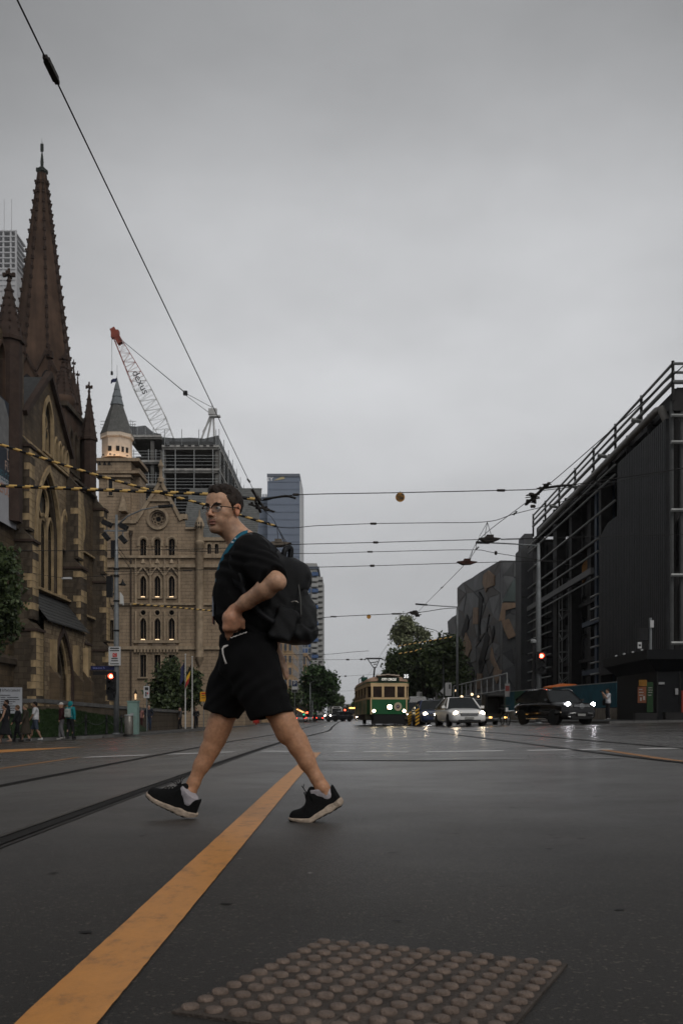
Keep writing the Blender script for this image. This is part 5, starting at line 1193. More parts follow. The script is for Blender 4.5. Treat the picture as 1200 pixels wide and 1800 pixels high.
kio = thing('site_kiosk', 'black boxy kiosk with overhanging roof at the right corner', 'kiosk', (18, 55, gz(16)+0.12))
M_KIO = mat('kiosk_black', (0.008, 0.0085, 0.0095), 0.6, 0.25, 1.5, spec=0.1); g_ = gz(16)
k = MB(); k.box((16.3, 52.6, g_), (30, 60.2, 3.3)); k.build('wall', M_KIO, kio, world=True)
k = MB(); k.prism([(15.6, 51.9, 3.6), (30, 51.9, 3.6), (30, 51.9, 4.1), (15.6, 51.9, 4.1)], (0, 8.9, 0)); k.add([(15.7, 52.0, 3.6), (16.25, 52.55, 3.0), (16.25, 60.2, 3.0), (15.7, 60.7, 3.6), (30, 52.55, 3.0), (30, 52.0, 3.6)], [(0, 1, 2, 3), (0, 5, 4, 1)]); k.build('roof', M_KIO, kio, world=True)
for i in range(9):
    k = MB(); x = 16.32+i*1.2; k.box((x, 52.555, g_+0.3), (x+0.06, 52.598, 3.0)); k.build('panel_batten', M_BLK, kio, world=True)
for y in (53.2, 54.9, 56.6, 58.3): k = MB(); k.cbox((15.72, y, 4.15), (0.12, 0.12, 0.12)); k.build('roof_stud', M_GALV, kio, world=True)
for x0, x1, z0, z1, m_, nm in ((P(1120, 0, 52.5).x, P(1135, 0, 52.5).x, P(0, 1235.5, 52.5).z, P(0, 1207, 52.5).z, mat('poster_orange', (0.14, 0.05, 0.025), 0.7, 0.2, 3), 'poster'),
                          (P(1136, 0, 52.5).x, P(1147, 0, 52.5).x, P(0, 1252, 52.5).z, P(0, 1199, 52.5).z, mat('poster_green', (0.014, 0.038, 0.014), 0.7, 0.2, 3), 'poster'),
                          (P(1122, 0, 52.5).x, P(1136, 0, 52.5).x, P(0, 1206, 52.5).z, P(0, 1195, 52.5).z, mat('poster_amber', (0.18, 0.085, 0.015), 0.7, 0.3, 3), 'poster'),
                          (P(1157, 0, 52.5).x, P(1167, 0, 52.5).x, P(0, 1203, 52.5).z, P(0, 1199, 52.5).z, mat('plate_grey', (0.25, 0.25, 0.25), 0.6, 0.1, 3), 'name_plate'),
                          (P(1186, 0, 52.5).x, P(1191, 0, 52.5).x, P(0, 1221, 52.5).z, P(0, 1210, 52.5).z, mat('plate_grey', (0.25, 0.25, 0.25), 0.6, 0.1, 3), 'name_plate'),
                          (P(1197, 0, 52.5).x, P(1210, 0, 52.5).x, P(0, 1260, 52.5).z, P(0, 1214, 52.5).z, mat('poster_red', (0.2, 0.03, 0.02), 0.6, 0.2, 3), 'red_panel')):
    k = MB(); k.box((x0, 52.50, z0), (x1, 52.545, z1)); k.build(nm, m_, kio, world=True)
M_INK = mat('poster_ink', (0.24, 0.22, 0.21), 0.7, 0); Lk = kio.location
for px, py, w_, h_ in ((1125, 1212, 6, 1.6), (1126, 1217, 8, 1.6), (1126, 1222, 7, 1.6), (1125.5, 1229, 3, 6), (1131, 1227, 3.5, 7), (1142, 1209, 7, 1), (1142, 1213, 8, 1), (1142, 1217, 7, 1), (1141, 1222, 6, 1)):
    p = P(px, py, 52.48); k = MB(); k.cbox(p, (w_*0.03, 0.012, h_*0.03)); k.build('printed_line', M_INK, kio, world=True)
for i in range(7):
    x = 15.4+i*1.5; k = MB(); k.cbox((x, 51.6, gz(x)+0.12+0.2), (0.9+0.4*rnd.random(), 0.5, 0.36)); k.solo('timber_block', M_BARR if i in (3, 6) else M_BLK, (x, 51.6, gz(x)+0.13), ('dark timber block at the near end of the kiosk base', 'dark timber block, second along the kiosk base', 'dark timber block, third along the kiosk base', 'pale block under the green kiosk poster', 'dark timber block right of the green kiosk poster', 'dark timber block far along the kiosk base', 'pale block under the right end of the kiosk')[i], 'block', 'blocks lying along the kiosk foot')
# ------------------------------------------------------------------ trees
def leaf_mat(name, c, c2):
    m = bpy.data.materials.new(name); m.use_nodes = True; n = m.node_tree.nodes; l = m.node_tree.links; b = n['Principled BSDF']
    g_ = n.new('ShaderNodeNewGeometry'); r = n.new('ShaderNodeValToRGB'); l.new(g_.outputs['Random Per Island'], r.inputs[0])
    r.color_ramp.elements[0].color = (*c, 1); r.color_ramp.elements[1].color = (*c2, 1); l.new(r.outputs[0], b.inputs['Base Color'])
    b.inputs['Roughness'].default_value = 0.55; b.inputs['Specular IOR Level'].default_value = 0.3
    return m
M_LF1 = leaf_mat('leaf_dark', (0.020, 0.034, 0.014), (0.07, 0.095, 0.034)); M_LF2 = leaf_mat('leaf_gum', (0.10, 0.115, 0.065), (0.23, 0.25, 0.14)); M_LF3 = leaf_mat('leaf_plane', (0.016, 0.040, 0.014), (0.06, 0.105, 0.035))
M_BARK = mat('bark', (0.055, 0.045, 0.036), 0.85, 0.4, 3, bump=0.5)
def foliage(name, blobs, n, size, m, parent, seed, clump=14, spread=0.55):
    g = np.random.default_rng(seed); vol = np.array([b[3]*b[4]*b[5] for b in blobs]); vol = vol**0.7; vol /= vol.sum(); nc = max(1, n//clump); cs = []
    for b, c in zip(blobs, g.multinomial(nc, vol)):
        d = g.normal(size=(c, 3)); d /= np.linalg.norm(d, axis=1)[:, None]+1e-9; rr = g.random(c)**0.42
        cs.append(np.array(b[:3]) + d*rr[:, None]*np.array(b[3:]))
    cs = np.concatenate(cs); ctr = np.repeat(cs, clump, 0) + np.clip(g.normal(size=(len(cs)*clump, 3)), -1.6, 1.6)*spread*np.repeat(0.6+0.8*g.random(len(cs)), clump)[:, None]
    u = g.normal(size=ctr.shape); u /= np.linalg.norm(u, axis=1)[:, None]; v = g.normal(size=ctr.shape); v -= u*(u*v).sum(1)[:, None]; v /= np.linalg.norm(v, axis=1)[:, None]
    s = size*(0.6+0.8*g.random(len(ctr)))[:, None]; P4 = np.stack([ctr-u*s, ctr+v*s*0.55, ctr+u*s, ctr-v*s*0.55], 1).reshape(-1, 3)
    me = bpy.data.meshes.new(name); N = len(ctr); off = np.array(rootloc(parent))
    me.vertices.add(N*4); me.vertices.foreach_set('co', (P4-off).astype(np.float32).ravel()); me.loops.add(N*4); me.loops.foreach_set('vertex_index', np.arange(N*4, dtype=np.int32))
    me.polygons.add(N); me.polygons.foreach_set('loop_start', np.arange(N, dtype=np.int32)*4); me.update(calc_edges=True); me.materials.append(m)
    return link(name, me, parent)
def tree(name, label, base, blobs, n, size, m, seed, r0=0.3, group=None, clump=14, spread=0.55):
    t = thing(name, label, 'tree', base, 0, group); rg = random.Random(seed); k = MB(); b0 = Vector(base); top = max(b[2] for b in blobs)
    zc = min(b[2] for b in blobs); fork = Vector((b0.x+rg.uniform(-.2, .2), b0.y, lerp(b0.z, zc, 0.75)))
    k.tube([b0, b0.lerp(fork, 0.5)+Vector((0.1, 0, 0)), fork], [r0, r0*0.8, r0*0.7], 8); k.build('trunk', M_BARK, t, world=True, smooth=True)
    k = MB()
    for b in blobs:
        c = Vector(b[:3]); mid = fork.lerp(c, 0.5)+Vector((rg.uniform(-.3, .3), rg.uniform(-.3, .3), 0.3)); k.tube([fork, mid, c], [r0*0.5, r0*0.32, r0*0.12], 6)
        for _ in range(3): e = c+Vector((rg.uniform(-1, 1)*b[3], rg.uniform(-1, 1)*b[4], rg.uniform(-.3, 1)*b[5]))*0.8; k.tube([mid, mid.lerp(e, 0.6)+Vector((0, 0, .2)), e], [r0*0.22, r0*0.14, r0*0.04], 5)
    k.build('limb', M_BARK, t, world=True, smooth=True)
    foliage('crown', blobs, n, size, m, t, seed, clump, spread)
    return t
def blobs_px(lst, Y, dy=2.0):
    "lst of (px, py, rx_px, ry_px)"
    o = []
    for i, (a, b, c, d) in enumerate(lst):
        p = P(a, b, Y + (i % 3-1)*dy); s_ = Y/F0; o.append((p.x, p.y, p.z, c*s_, max(c, d)*s_*0.9, d*s_))
    return o
def gbase(px, Y): x = (px-HX)*Y/F0; return (x, Y, gz(x)+0.1)
tree('street_tree', 'dark dense tree behind the tram, left of the group', gbase(690, 150), blobs_px([(688,1185,12,18),(699,1165,18,20),(697,1200,22,22),(705,1160,16,14),(716,1190,22,30)], 150), 9000, 0.30, M_LF1, 11, group='trees behind the tram')
tree('street_tree', 'broad dark tree in the middle, behind the white car', gbase(745, 138), blobs_px([(735,1160,24,24),(752,1150,20,16),(745,1190,30,26),(765,1170,26,30),(772,1142,14,12),(735,1215,26,16)], 138), 11000, 0.28, M_LF1, 12, group='trees behind the tram')
tree('street_tree', 'dark tree touching the faceted building', gbase(792, 126), blobs_px([(790,1140,18,16),(795,1170,20,24),(788,1200,22,22),(806,1195,12,20)], 126, 1.0), 7000, 0.26, M_LF1, 13, group='trees behind the tram')
tree('gum_tree', 'tall pale gum tree rising above the dark trees', gbase(720, 175), blobs_px([(712,1096,12,13),(703,1112,12,14),(722,1105,13,13),(697,1122,7,8),(740,1114,9,9),(750,1118,7,7),(713,1126,10,6),(727,1136,10,8)], 175, 1.2), 5200, 0.24, M_LF2, 14, r0=0.4, clump=18, spread=0.42)
tree('avenue_tree', 'large green street tree beyond the man, in the avenue', gbase(552, 185), blobs_px([(556,1186,18,14),(545,1205,16,18),(565,1205,20,20),(578,1200,12,16),(556,1228,22,18),(580,1222,12,14)], 185), 9000, 0.34, M_LF3, 15)
tree('far_tree', 'hazy round tree far down the street, left of the bus', gbase(597, 330), blobs_px([(597,1238,8,12),(592,1248,9,9)], 330), 1500, 0.5, M_LF1, 16)
tree('far_tree', 'hazy tree far down the street just left of the tram', gbase(634, 290), blobs_px([(628,1240,8,12),(636,1228,9,16),(622,1250,7,8)], 290), 2200, 0.45, M_LF1, 17)
tree('far_tree', 'small hazy tree at the street end', gbase(612, 420), blobs_px([(612,1250,6,8),(618,1254,6,6)], 420), 800, 0.6, M_LF1, 18)
tree('near_tree', 'dark leafy branches entering at the left edge', (-15.2, 39, gz(-15)), blobs_px([(0,1010,30,34),(-10,1060,38,40),(8,1095,26,30),(-25,990,30,30),(5,985,20,22),(-12,1130,18,22),(24,1050,14,24)], 39, 0.5), 6500, 0.10, M_LF1, 19, r0=0.2, clump=16, spread=0.16)
tree('small_tree', 'bushy dark tree in front of the pale stone building', gbase(296, 92), blobs_px([(295,1185,22,22),(290,1215,30,24),(312,1200,20,24),(300,1238,34,16),(278,1230,16,18),(305,1168,10,10)], 92, 0.8), 6500, 0.17, M_LF1, 20, clump=12, spread=0.3)
tree('small_tree', 'slim dark tree beside the flagpoles', gbase(343, 90), blobs_px([(342,1200,9,14),(343,1220,12,14),(338,1186,6,7)], 90, 0.3), 1600, 0.16, M_LF1, 21, r0=0.12, spread=0.25)
tree('street_tree', 'small dark street tree by the shop awnings', gbase(518, 165), blobs_px([(517,1222,9,9),(512,1232,8,8)], 165, 0.5), 1200, 0.26, M_LF1, 22, r0=0.15)

# ------------------------------------------------------------------ poles, signals, street furniture
M_POLE = mat('grey_galvanised_pole', (0.19, 0.20, 0.205), 0.45, 0.2, 4, metal=0.3, streak=0.2); M_SIGB = mat('signal_black', (0.010, 0.010, 0.011), 0.5, 0.1, 4)
M_REDL = mat('red_signal_light', (0.5, 0.02, 0.01), 0.4, 0, emit=(1.0, 0.07, 0.035), estr=9.0); M_REDC = mat('red_signal_core', (1, 0.4, 0.3), 0.4, 0, emit=(1.0, 0.30, 0.16), estr=14.0)
M_LENS = mat('unlit_lens', (0.02, 0.02, 0.02), 0.25, 0); M_WBOARD = mat('white_sign_board', (0.42, 0.42, 0.42), 0.6, 0.08, 3); M_INKD = mat('sign_ink', (0.03, 0.03, 0.03), 0.6, 0); M_SRED = mat('sign_red_c', (0.40, 0.025, 0.02), 0.6, 0)
def signal(label, loc, scale=1.0, rz=0.0, lit=0, group='traffic signals at the crossing'):
    t = thing('traffic_signal', label, 'traffic light', loc, rz, group); s = scale
    k = MB(); k.box((-0.2*s, 0, 0), (0.2*s, 0.22*s, 1.02*s)); k.box((-0.24*s, -0.01, -0.04*s), (0.24*s, 0.02, 1.06*s)); k.build('housing', M_SIGB, t)
    for i in range(3):
        z = (0.84-0.33*i)*s; k = MB(); n = 16
        v = [(0.115*s*math.cos(2*math.pi*j/n), -0.03*s, z+0.115*s*math.sin(2*math.pi*j/n)) for j in range(n)]; k.prism(v, (0, 0.02*s, 0)); ln = k.build('lens', M_REDL if i == lit else M_LENS, t)
        if i == lit:
            k = MB(); k.prism([(0.07*s*math.cos(2*math.pi*j/n), -0.032*s, z+0.07*s*math.sin(2*math.pi*j/n)) for j in range(n)], (0, -0.004, 0)); k.build('bulb', M_REDC, ln)
        k = MB(); q = [];
        for j in range(11):
            a = R(-20)+R(220)*j/10; q.append((0.14*s*math.cos(a), 0.14*s*math.sin(a)))
        vv = [(x, -0.012, z+y_) for x, y_ in q] + [(x, -0.22*s, z+y_) for x, y_ in q]; m_ = len(q)
        k.add(vv, [(j, j+1, j+1+m_, j+m_) for j in range(m_-1)]); o = k.build('visor', M_SIGB, t); o.modifiers.new('s', 'SOLIDIFY').thickness = 0.01
    return t
PLX, PLY = (205-HX)*48.5/F0, 48.5; PZ = gz(PLX)+0.12; LP = lambda px, py: P(px, py, 48.5)
pole = thing('signal_pole', 'tall grey multi-purpose pole carrying signals and lamps beside the cathedral', 'pole', (PLX, PLY, PZ))
k = MB(); k.tube([(PLX, PLY, PZ), (PLX, PLY, PZ+4.2), (PLX, PLY, LP(0, 1085).z), (PLX, PLY, LP(0, 1000).z), (PLX, PLY, LP(0, 905).z)], [0.135, 0.13, 0.125, 0.10, 0.065], 12); k.lathe([(0.2, 0), (0.2, 0.05), (0.14, 0.08)], (PLX, PLY, PZ), 12); k.build('shaft', M_POLE, pole, world=True, smooth=True)
k = MB(); k.tube([LP(205, 925), LP(225, 907), LP(250, 896), LP(275, 891), LP(290, 889)], [0.045, 0.04, 0.035, 0.03, 0.03], 6); arm = k.build('lamp_arm', M_POLE, pole, world=True, smooth=True)
k = MB(); k.bar(LP(279, 891), LP(304, 889), 0.3, 0.1); k.build('luminaire', M_SIGB, arm, world=True)
k = MB(); k.bar(LP(183, 933), LP(222, 933), 0.07, 0.07); k.build('cross_arm', M_POLE, pole, world=True)
for a, b in (((181, 917), (196, 924)), ((212, 923), (224, 929)), ((183, 938), (191, 948)), ((212, 943), (221, 953))):
    k = MB(); k.bar(LP(*a), LP(*b), 0.35, 0.24); f_ = k.build('floodlight_head', M_SIGB, pole, world=True)
    k = MB(); k.tube([LP((a[0]+b[0])/2, (a[1]+b[1])/2), LP((a[0]+b[0])/2, 934)], 0.025, 5); k.build('bracket', M_POLE, f_, world=True)
k = MB(); k.bar(LP(200, 950), LP(200, 980), 0.25, 0.14); k.build('back_signal', M_SIGB, pole, world=True)
k = MB(); k.bar(LP(193, 1013), LP(193, 1050), 0.28, 0.2); k.build('back_signal', M_SIGB, pole, world=True)
k = MB(); k.prism([LP(211, 1040), LP(217, 1048), LP(218, 1064), LP(211, 1062)], (0, 0.04, 0)); k.build('plate', mat('plate_white', (0.5, 0.5, 0.48), 0.6, 0.1, 2), pole, world=True)
k = MB(); k.lathe([(0.02, 0.3), (0.05, 0.18), (0.16, 0.04), (0.16, 0)], LP(216, 1029), 8); k.bar(LP(207, 1027), LP(220, 1027), 0.04, 0.04); k.build('aerial', M_SIGB, pole, world=True)
for y in (1002, 1014, 1058, 1110): k = MB(); k.lathe([(0.15, 0), (0.15, 0.08)], (PLX, PLY, LP(0, y).z), 12); k.build('band', M_SIGB, pole, world=True)
k = MB(); k.tube([LP(208, 962), LP(225, 985), LP(232, 990)], 0.012, 4); k.tube([LP(208, 970), LP(230, 1000)], 0.012, 4); k.tube([LP(199, 1010), LP(192, 1030), LP(194, 1060), LP(201, 1075)], 0.014, 4); k.build('cable', M_SIGB, pole, world=True)
t = thing('clearway_sign', 'white parking sign with a red letter C on the tall signal pole', 'sign', LP(203.5, 1170)+Vector((0, -0.2, 0)))
k = MB(); k.box((-0.29, 0, 0), (0.29, 0.03, 0.91)); k.build('board', M_WBOARD, t)
k = MB(); k.box((-0.09, -0.012, 0.40), (0.11, -0.002, 0.60)); k.build('red_square', M_SRED, t); text('lettering', 'C', 0.2, M_WBOARD, t, (0.01, -0.016, 0.50), (R(90), 0, 0))
for w_, z, h_ in ((0.44, 0.80, 0.06), (0.46, 0.69, 0.05), (0.30, 0.31, 0.05), (0.34, 0.20, 0.05), (0.42, 0.06, 0.04)): k = MB(); k.box((-w_/2, -0.008, z), (w_/2, -0.002, z+h_)); k.build('printed_line', M_INKD, t)
t = thing('street_name_sign', 'dark blue street name plate on the tall signal pole', 'sign', LP(175, 1178)+Vector((0, -0.1, 0)))
k = MB(); k.box((-0.4, 0, 0), (0.82, 0.03, 0.2)); k.build('plate', mat('street_sign_blue', (0.012, 0.014, 0.05), 0.5, 0.1, 3), t); text('lettering', 'Swanston St', 0.15, mat('street_sign_letter', (0.16, 0.18, 0.4), 0.5, 0), t, (0.0, -0.01, 0.1), (R(90), 0, 0), 0.8)
k = MB(); k.box((-0.28, 0, -0.24), (0.82, 0.03, -0.06)); k.build('lower_plate', M_SIGB, t)
signal('red traffic light on the tall pole beside the cathedral', LP(198, 1219.5)+Vector((0, -0.28, 0)), 1.0)
k = MB(); k.cbox((0, 0, 0.14), (0.3, 0.24, 0.28)); k.cbox((0.06, -0.13, 0.2), (0.1, 0.04, 0.1)); k.build('x', M_BLACK).name = 'crossing_call_box'
o = bpy.data.objects['crossing_call_box']; o.location = LP(197, 1231)+Vector((0, -0.2, 0)); setp(o, 'small grey crossing button box below the left red signal', 'button box')

cab = thing('signal_cabinet', 'pale mint green metal cabinet on the left pavement', 'cabinet', (P(233, 0, 47.4).x, 47.6, gz(-10.6)+0.12))
k = MB(); k.box((-0.24, -0.2, 0), (0.24, 0.25, 1.55)); k.box((-0.27, -0.23, 1.55), (0.27, 0.28, 1.6)); k.build('case', mat('mint_paint', (0.16, 0.24, 0.215), 0.5, 0.15, 3), cab)
k = MB(); k.box((-0.2, -0.212, 0.08), (0.2, -0.202, 1.48)); dr = k.build('door', mat('mint_paint_door', (0.17, 0.255, 0.228), 0.5, 0.15, 3), cab); k = MB(); k.cbox((0.14, -0.225, 0.8), (0.03, 0.02, 0.1)); k.build('handle', M_STL, dr)
k = MB(); k.box((-0.1, -0.222, 0.92), (0.06, -0.214, 1.02)); k.build('label_plate', M_GALV, dr)
bn = thing('litter_bin', 'cylindrical steel litter bin in front of the mint cabinet', 'bin', (P(226, 0, 46.6).x, 46.7, gz(-10.6)+0.12))
k = MB(); k.lathe([(0.2, 0), (0.21, 0.05), (0.21, 0.85), (0.19, 0.88)], (0, 0, 0), 16); k.build('body', mat('bin_steel', (0.15, 0.14, 0.125), 0.35, 0.3, 5, metal=0.6), bn, smooth=True); k = MB(); k.lathe([(0.22, 0.88), (0.22, 0.92), (0.1, 0.95)], (0, 0, 0), 16); k.build('lid', M_GALV, bn, smooth=True)
nb = thing('notice_board', 'large white church notice board on the lawn at the left edge', 'sign', (P(15, 0, 48.6).x, 48.6, -0.1))
k = MB(); k.box((-1.0, 0, 0.85), (0.66, 0.08, 2.12)); k.build('board', mat('notice_grey_white', (0.30, 0.31, 0.33), 0.6, 0.1, 2), nb)
for x in (-0.8, 0.5): k = MB(); k.box((x-0.04, 0.02, 0), (x+0.04, 0.07, 0.85)); k.build('post', M_POLE, nb)
text('lettering', "St Paul's Cathedral", 0.19, M_INKD, nb, (0.58, -0.008, 1.98), (R(90), 0, 0), 0.62, 0.002, 'RIGHT')
k = MB(); k.prism([(-0.52, -0.01, 2.06), (-0.36, -0.01, 2.06), (-0.36, -0.01, 1.93), (-0.44, -0.01, 1.85), (-0.52, -0.01, 1.93)], (0, 0.006, 0)); k.build('shield', M_INKD, nb)
for i, (a, b) in enumerate(((-.4, .1), (-.38, .5), (-.38, .55), (-.38, .35), (-.38, .2), (-.38, .4), (-.38, .45), (-.38, .3))): k = MB(); z = 1.72-i*0.105; k.box((a, -0.008, z), (-0.14 if i else b, -0.002, z+0.035)); k.box((-0.05, -0.008, z), (b, -0.002, z+0.035)) if i else None; k.build('printed_line', M_INKD, nb)

PRX, PRY = (945.5-HX)*56/F0, 56.0; PZr = gz(PRX); RP = lambda px, py: P(px, py, 56.0)
polr = thing('signal_pole', 'grey signal pole with a long lamp arm before the dark steel building', 'pole', (PRX, PRY, PZr))
k = MB(); k.tube([(PRX, PRY, PZr), (PRX, PRY, RP(0, 1050).z), (PRX, PRY, RP(0, 1000).z), (PRX, PRY, RP(0, 955).z)], [0.16, 0.15, 0.12, 0.08], 12); k.lathe([(0.24, 0), (0.24, 0.06), (0.17, 0.1)], (PRX, PRY, PZr), 12); k.build('shaft', M_POLE, polr, world=True, smooth=True)
k = MB(); k.tube([RP(946, 959), RP(900, 956), RP(858, 954)], 0.04, 6); arm = k.build('lamp_arm', M_POLE, polr, world=True, smooth=True); k = MB(); k.bar(RP(836, 953.5), RP(860, 954), 0.28, 0.1); k.build('luminaire', M_SIGB, arm, world=True)
k = MB(); k.lathe([(0.16, 0), (0.18, 0.12), (0.1, 0.2)], RP(937, 1130), 10); k.bar(RP(936, 1124), RP(946, 1123), 0.06, 0.06); k.build('camera_dome', M_GALV, polr, world=True)
k = MB(); k.bar(RP(937, 1188), RP(937, 1206), 0.2, 0.2); k.build('back_signal', M_SIGB, polr, world=True)
k = MB(); k.bar(RP(938, 1122), RP(938, 1230), 0.16, 0.16); k.build('conduit', M_SIGB, polr, world=True)
signal('red traffic light on the pole above the black car', RP(949, 1183)+Vector((0, -0.3, 0)), 1.12)
# kiosk roof items
t = thing('wifi_box', 'small white rounded device standing on the kiosk roof', 'device', P(1123, 1140, 52.9)); k = MB(); k.lathe([(0.02, 0), (0.13, 0.05), (0.02, 0.02)], (0, 0, -0.04), 8); k.cbox((0, 0, 0.17), (0.2, 0.12, 0.34)); k.build('case', M_WBOARD, t); k = MB(); k.cbox((0, -0.062, 0.17), (0.13, 0.01, 0.1)); k.build('dark_band', M_SIGB, t)
t = thing('signal_pole', 'thin pole with unlit black signal behind the kiosk roof', 'pole', (P(1188, 0, 58).x, 63, gz(17)))
k = MB(); k.tube([(0, 0, 0), (0, 0, P(0, 1095, 63).z)], 0.1, 8); k.build('shaft', M_POLE, t); k = MB(); k.box((-0.75, -0.2, P(0, 1135, 63).z), (-0.2, 0.2, P(0, 1113, 63).z)); k.build('signal_head', M_SIGB, t); k = MB(); k.cbox((0.05, -0.1, P(0, 1106, 63).z), (0.22, 0.2, 0.45)); k.build('camera', M_WBOARD, t)
# further lamp posts
def lamp_post(label, px, Y, ytop, tips, r=0.09, lumw=0.5):
    x = (px-HX)*Y/F0; t = thing('street_lamp', label, 'street lamp', (x, Y, gz(x)+0.1), 0, 'street lamps along the road'); k = MB()
    k.tube([(x, Y, gz(x)), (x, Y, P(0, ytop+40, Y).z), (x, Y, P(0, ytop, Y).z)], [r, r*0.9, r*0.6], 8); k.build('post', M_POLE, t, world=True, smooth=True)
    for pts in tips:
        k = MB(); k.tube([P(a, b, Y) for a, b in pts], r*0.35, 5); a_ = k.build('arm', M_POLE, t, world=True); p, q = Vector(P(*pts[-1], Y)), Vector(P(*pts[-2], Y)); d = (p-q).normalized()
        k = MB(); k.bar(p-d*0.3, p+d*lumw, 0.3, 0.12); k.build('luminaire', M_SIGB, a_, world=True)
lamp_post('grey street lamp before the faceted building, arm reaching left', 803, 92, 1066, [[(803, 1067), (770, 1065), (745, 1063)]], 0.13, 0.8)
lamp_post('street lamp with curved double arm among the dark trees', 779, 125, 1112, [[(779, 1118), (765, 1108), (745, 1103), (738, 1101)], [(779, 1113), (784, 1113)]], 0.12, 0.4)
lamp_post('thin lamp pole beside the avenue tree', 545, 170, 1200, [[(545, 1201), (552, 1197), (556, 1196)]], 0.1, 0.6)
lamp_post('short pale pole in front of the avenue tree', 549, 140, 1228, [[(549, 1229), (553, 1228)]], 0.07, 0.1)
for px, py, Y, r_, lb in ((801, 1216, 100, 0.11, 'glowing globe lamp left of the lamp post'), (811, 1227, 98, 0.13, 'glowing globe lamp low beside the walkway rail'), (829, 1223, 96, 0.13, 'glowing globe lamp under the faceted wall'), (840, 1226, 97, 0.09, 'glowing globe lamp deepest under the faceted wall')):
    p = P(px, py, Y); t = thing('globe_lamp', lb, 'lamp', (p.x, p.y, gz(p.x)+0.1), 0, 'glowing lamps by the walkway'); k = MB(); k.tube([(0, 0, 0), (0, 0, p.z-gz(p.x)-0.1)], 0.04, 6); k.build('stem', M_BLACK, t)
    k = MB(); k.lathe([(0.02, -r_), (r_*0.7, -r_*0.7), (r_, 0), (r_*0.7, r_*0.7), (0.02, r_)], (0, 0, p.z-gz(p.x)-0.1+r_), 10); k.build('globe', mat('globe_glow', (1, 0.85, 0.6), 0.5, 0, emit=(1, 0.70, 0.40), estr=2.2), t, smooth=True)
t = thing('lantern', 'small lit wall lantern left of the small tree', 'lamp', P(238.5, 1230, 100)); k = MB(); k.lathe([(0.03, 0), (0.08, 0.08), (0.1, 0.6)], (0, 0, 0), 6); k.build('glass', mat('lantern_glow', (1, 0.8, 0.5), 0.5, 0, emit=(1, 0.6, 0.3), estr=0.8), t); k = MB(); k.lathe([(0.22, 0.6), (0.05, 0.9), (0.02, 1.1)], (0, 0, 0), 6); k.tube([(0, 0, -2.2), (0, 0, 0)], 0.05, 6); k.build('cap', M_BLACK, t)
# small signs
def sign(name, label, px0, py0, px1, py1, Y, m, marks=(), post=True, cat='sign'):
    a, b = P(px0, py1, Y), P(px1, py0, Y); c = (a.x+b.x)/2; t = thing(name, label, cat, (c, Y, gz(c)+0.1)); k = MB(); k.box((a.x, Y-0.03, a.z), (b.x, Y, b.z)); bd = k.build('board', m, t, world=True)
    if post: k = MB(); k.tube([(c, Y+0.06, gz(c)), (c, Y+0.06, b.z+0.15)], 0.035, 6); k.build('post', M_POLE, t, world=True)
    for (x0, y0, x1, y1, mm_) in marks: p, q = P(x0, y1, Y-0.035), P(x1, y0, Y-0.035); k = MB(); k.box((p.x, Y-0.05, p.z), (q.x, Y-0.032, q.z)); k.build('printed_mark', mm_, bd, world=True)
    return t
M_YSB = mat('yellow_sign', (0.55, 0.27, 0.02), 0.6, 0.1, 2); M_BLS = mat('dark_blue_mark', (0.02, 0.03, 0.07), 0.6, 0)
sign('parking_sign', 'white parking restriction sign on a thin post by the mint cabinet', 253, 1206, 263, 1227, 60, M_WBOARD, ((255, 1208, 261, 1213, M_INKD), (256, 1216, 258, 1224, M_INKD), (259, 1217, 261, 1220, M_SRED)))
sign('yellow_notice', 'yellow rectangular notice left of the man\'s shorts', 352, 1216, 364, 1233, 85, M_YSB, ((354, 1218, 362, 1220, M_SRED), (354, 1222, 361, 1223, M_INKD), (354, 1226, 361, 1227, M_INKD)))
ps = sign('parking_sign', 'dark blue and white P parking sign behind the man\'s hand', 513, 1196, 523, 1217, 110, M_WBOARD, ((513.5, 1197, 522.5, 1206.5, M_BLS), (513.5, 1212, 522.5, 1216.5, M_INKD)))
text('lettering', 'P', 0.62, M_WBOARD, ps, (0, -0.08, P(0, 1201.7, 110).z-ps.location.z), (R(90), 0, 0))
sign('direction_sign', 'tall white road sign with vertical lettering beside the lamp post', 782, 1200, 793, 1223, 105, M_WBOARD, ((788.5, 1203, 791, 1211, M_INKD),))
sign('direction_sign', 'smaller grey white road sign just right of the tram', 732, 1216, 741, 1234, 112, mat('sign_dull', (0.28, 0.28, 0.27), 0.6, 0.1, 2), ((738, 1218, 740, 1232, M_INKD),))
t = thing('diamond_sign', 'white diamond sign edge-on left of the tall white sign', 'sign', P(777.5, 1240, 106)); k = MB(); q = [P(773, 1215, 106), P(779, 1209, 106), P(779, 1221, 106)]; k.prism(q, (0, 0.05, 0)); k.build('board', M_WBOARD, t, world=True); k = MB(); k.tube([P(779, 1245, 106.1), P(779, 1208, 106.1)], 0.05, 6); k.build('post', M_POLE, t, world=True)
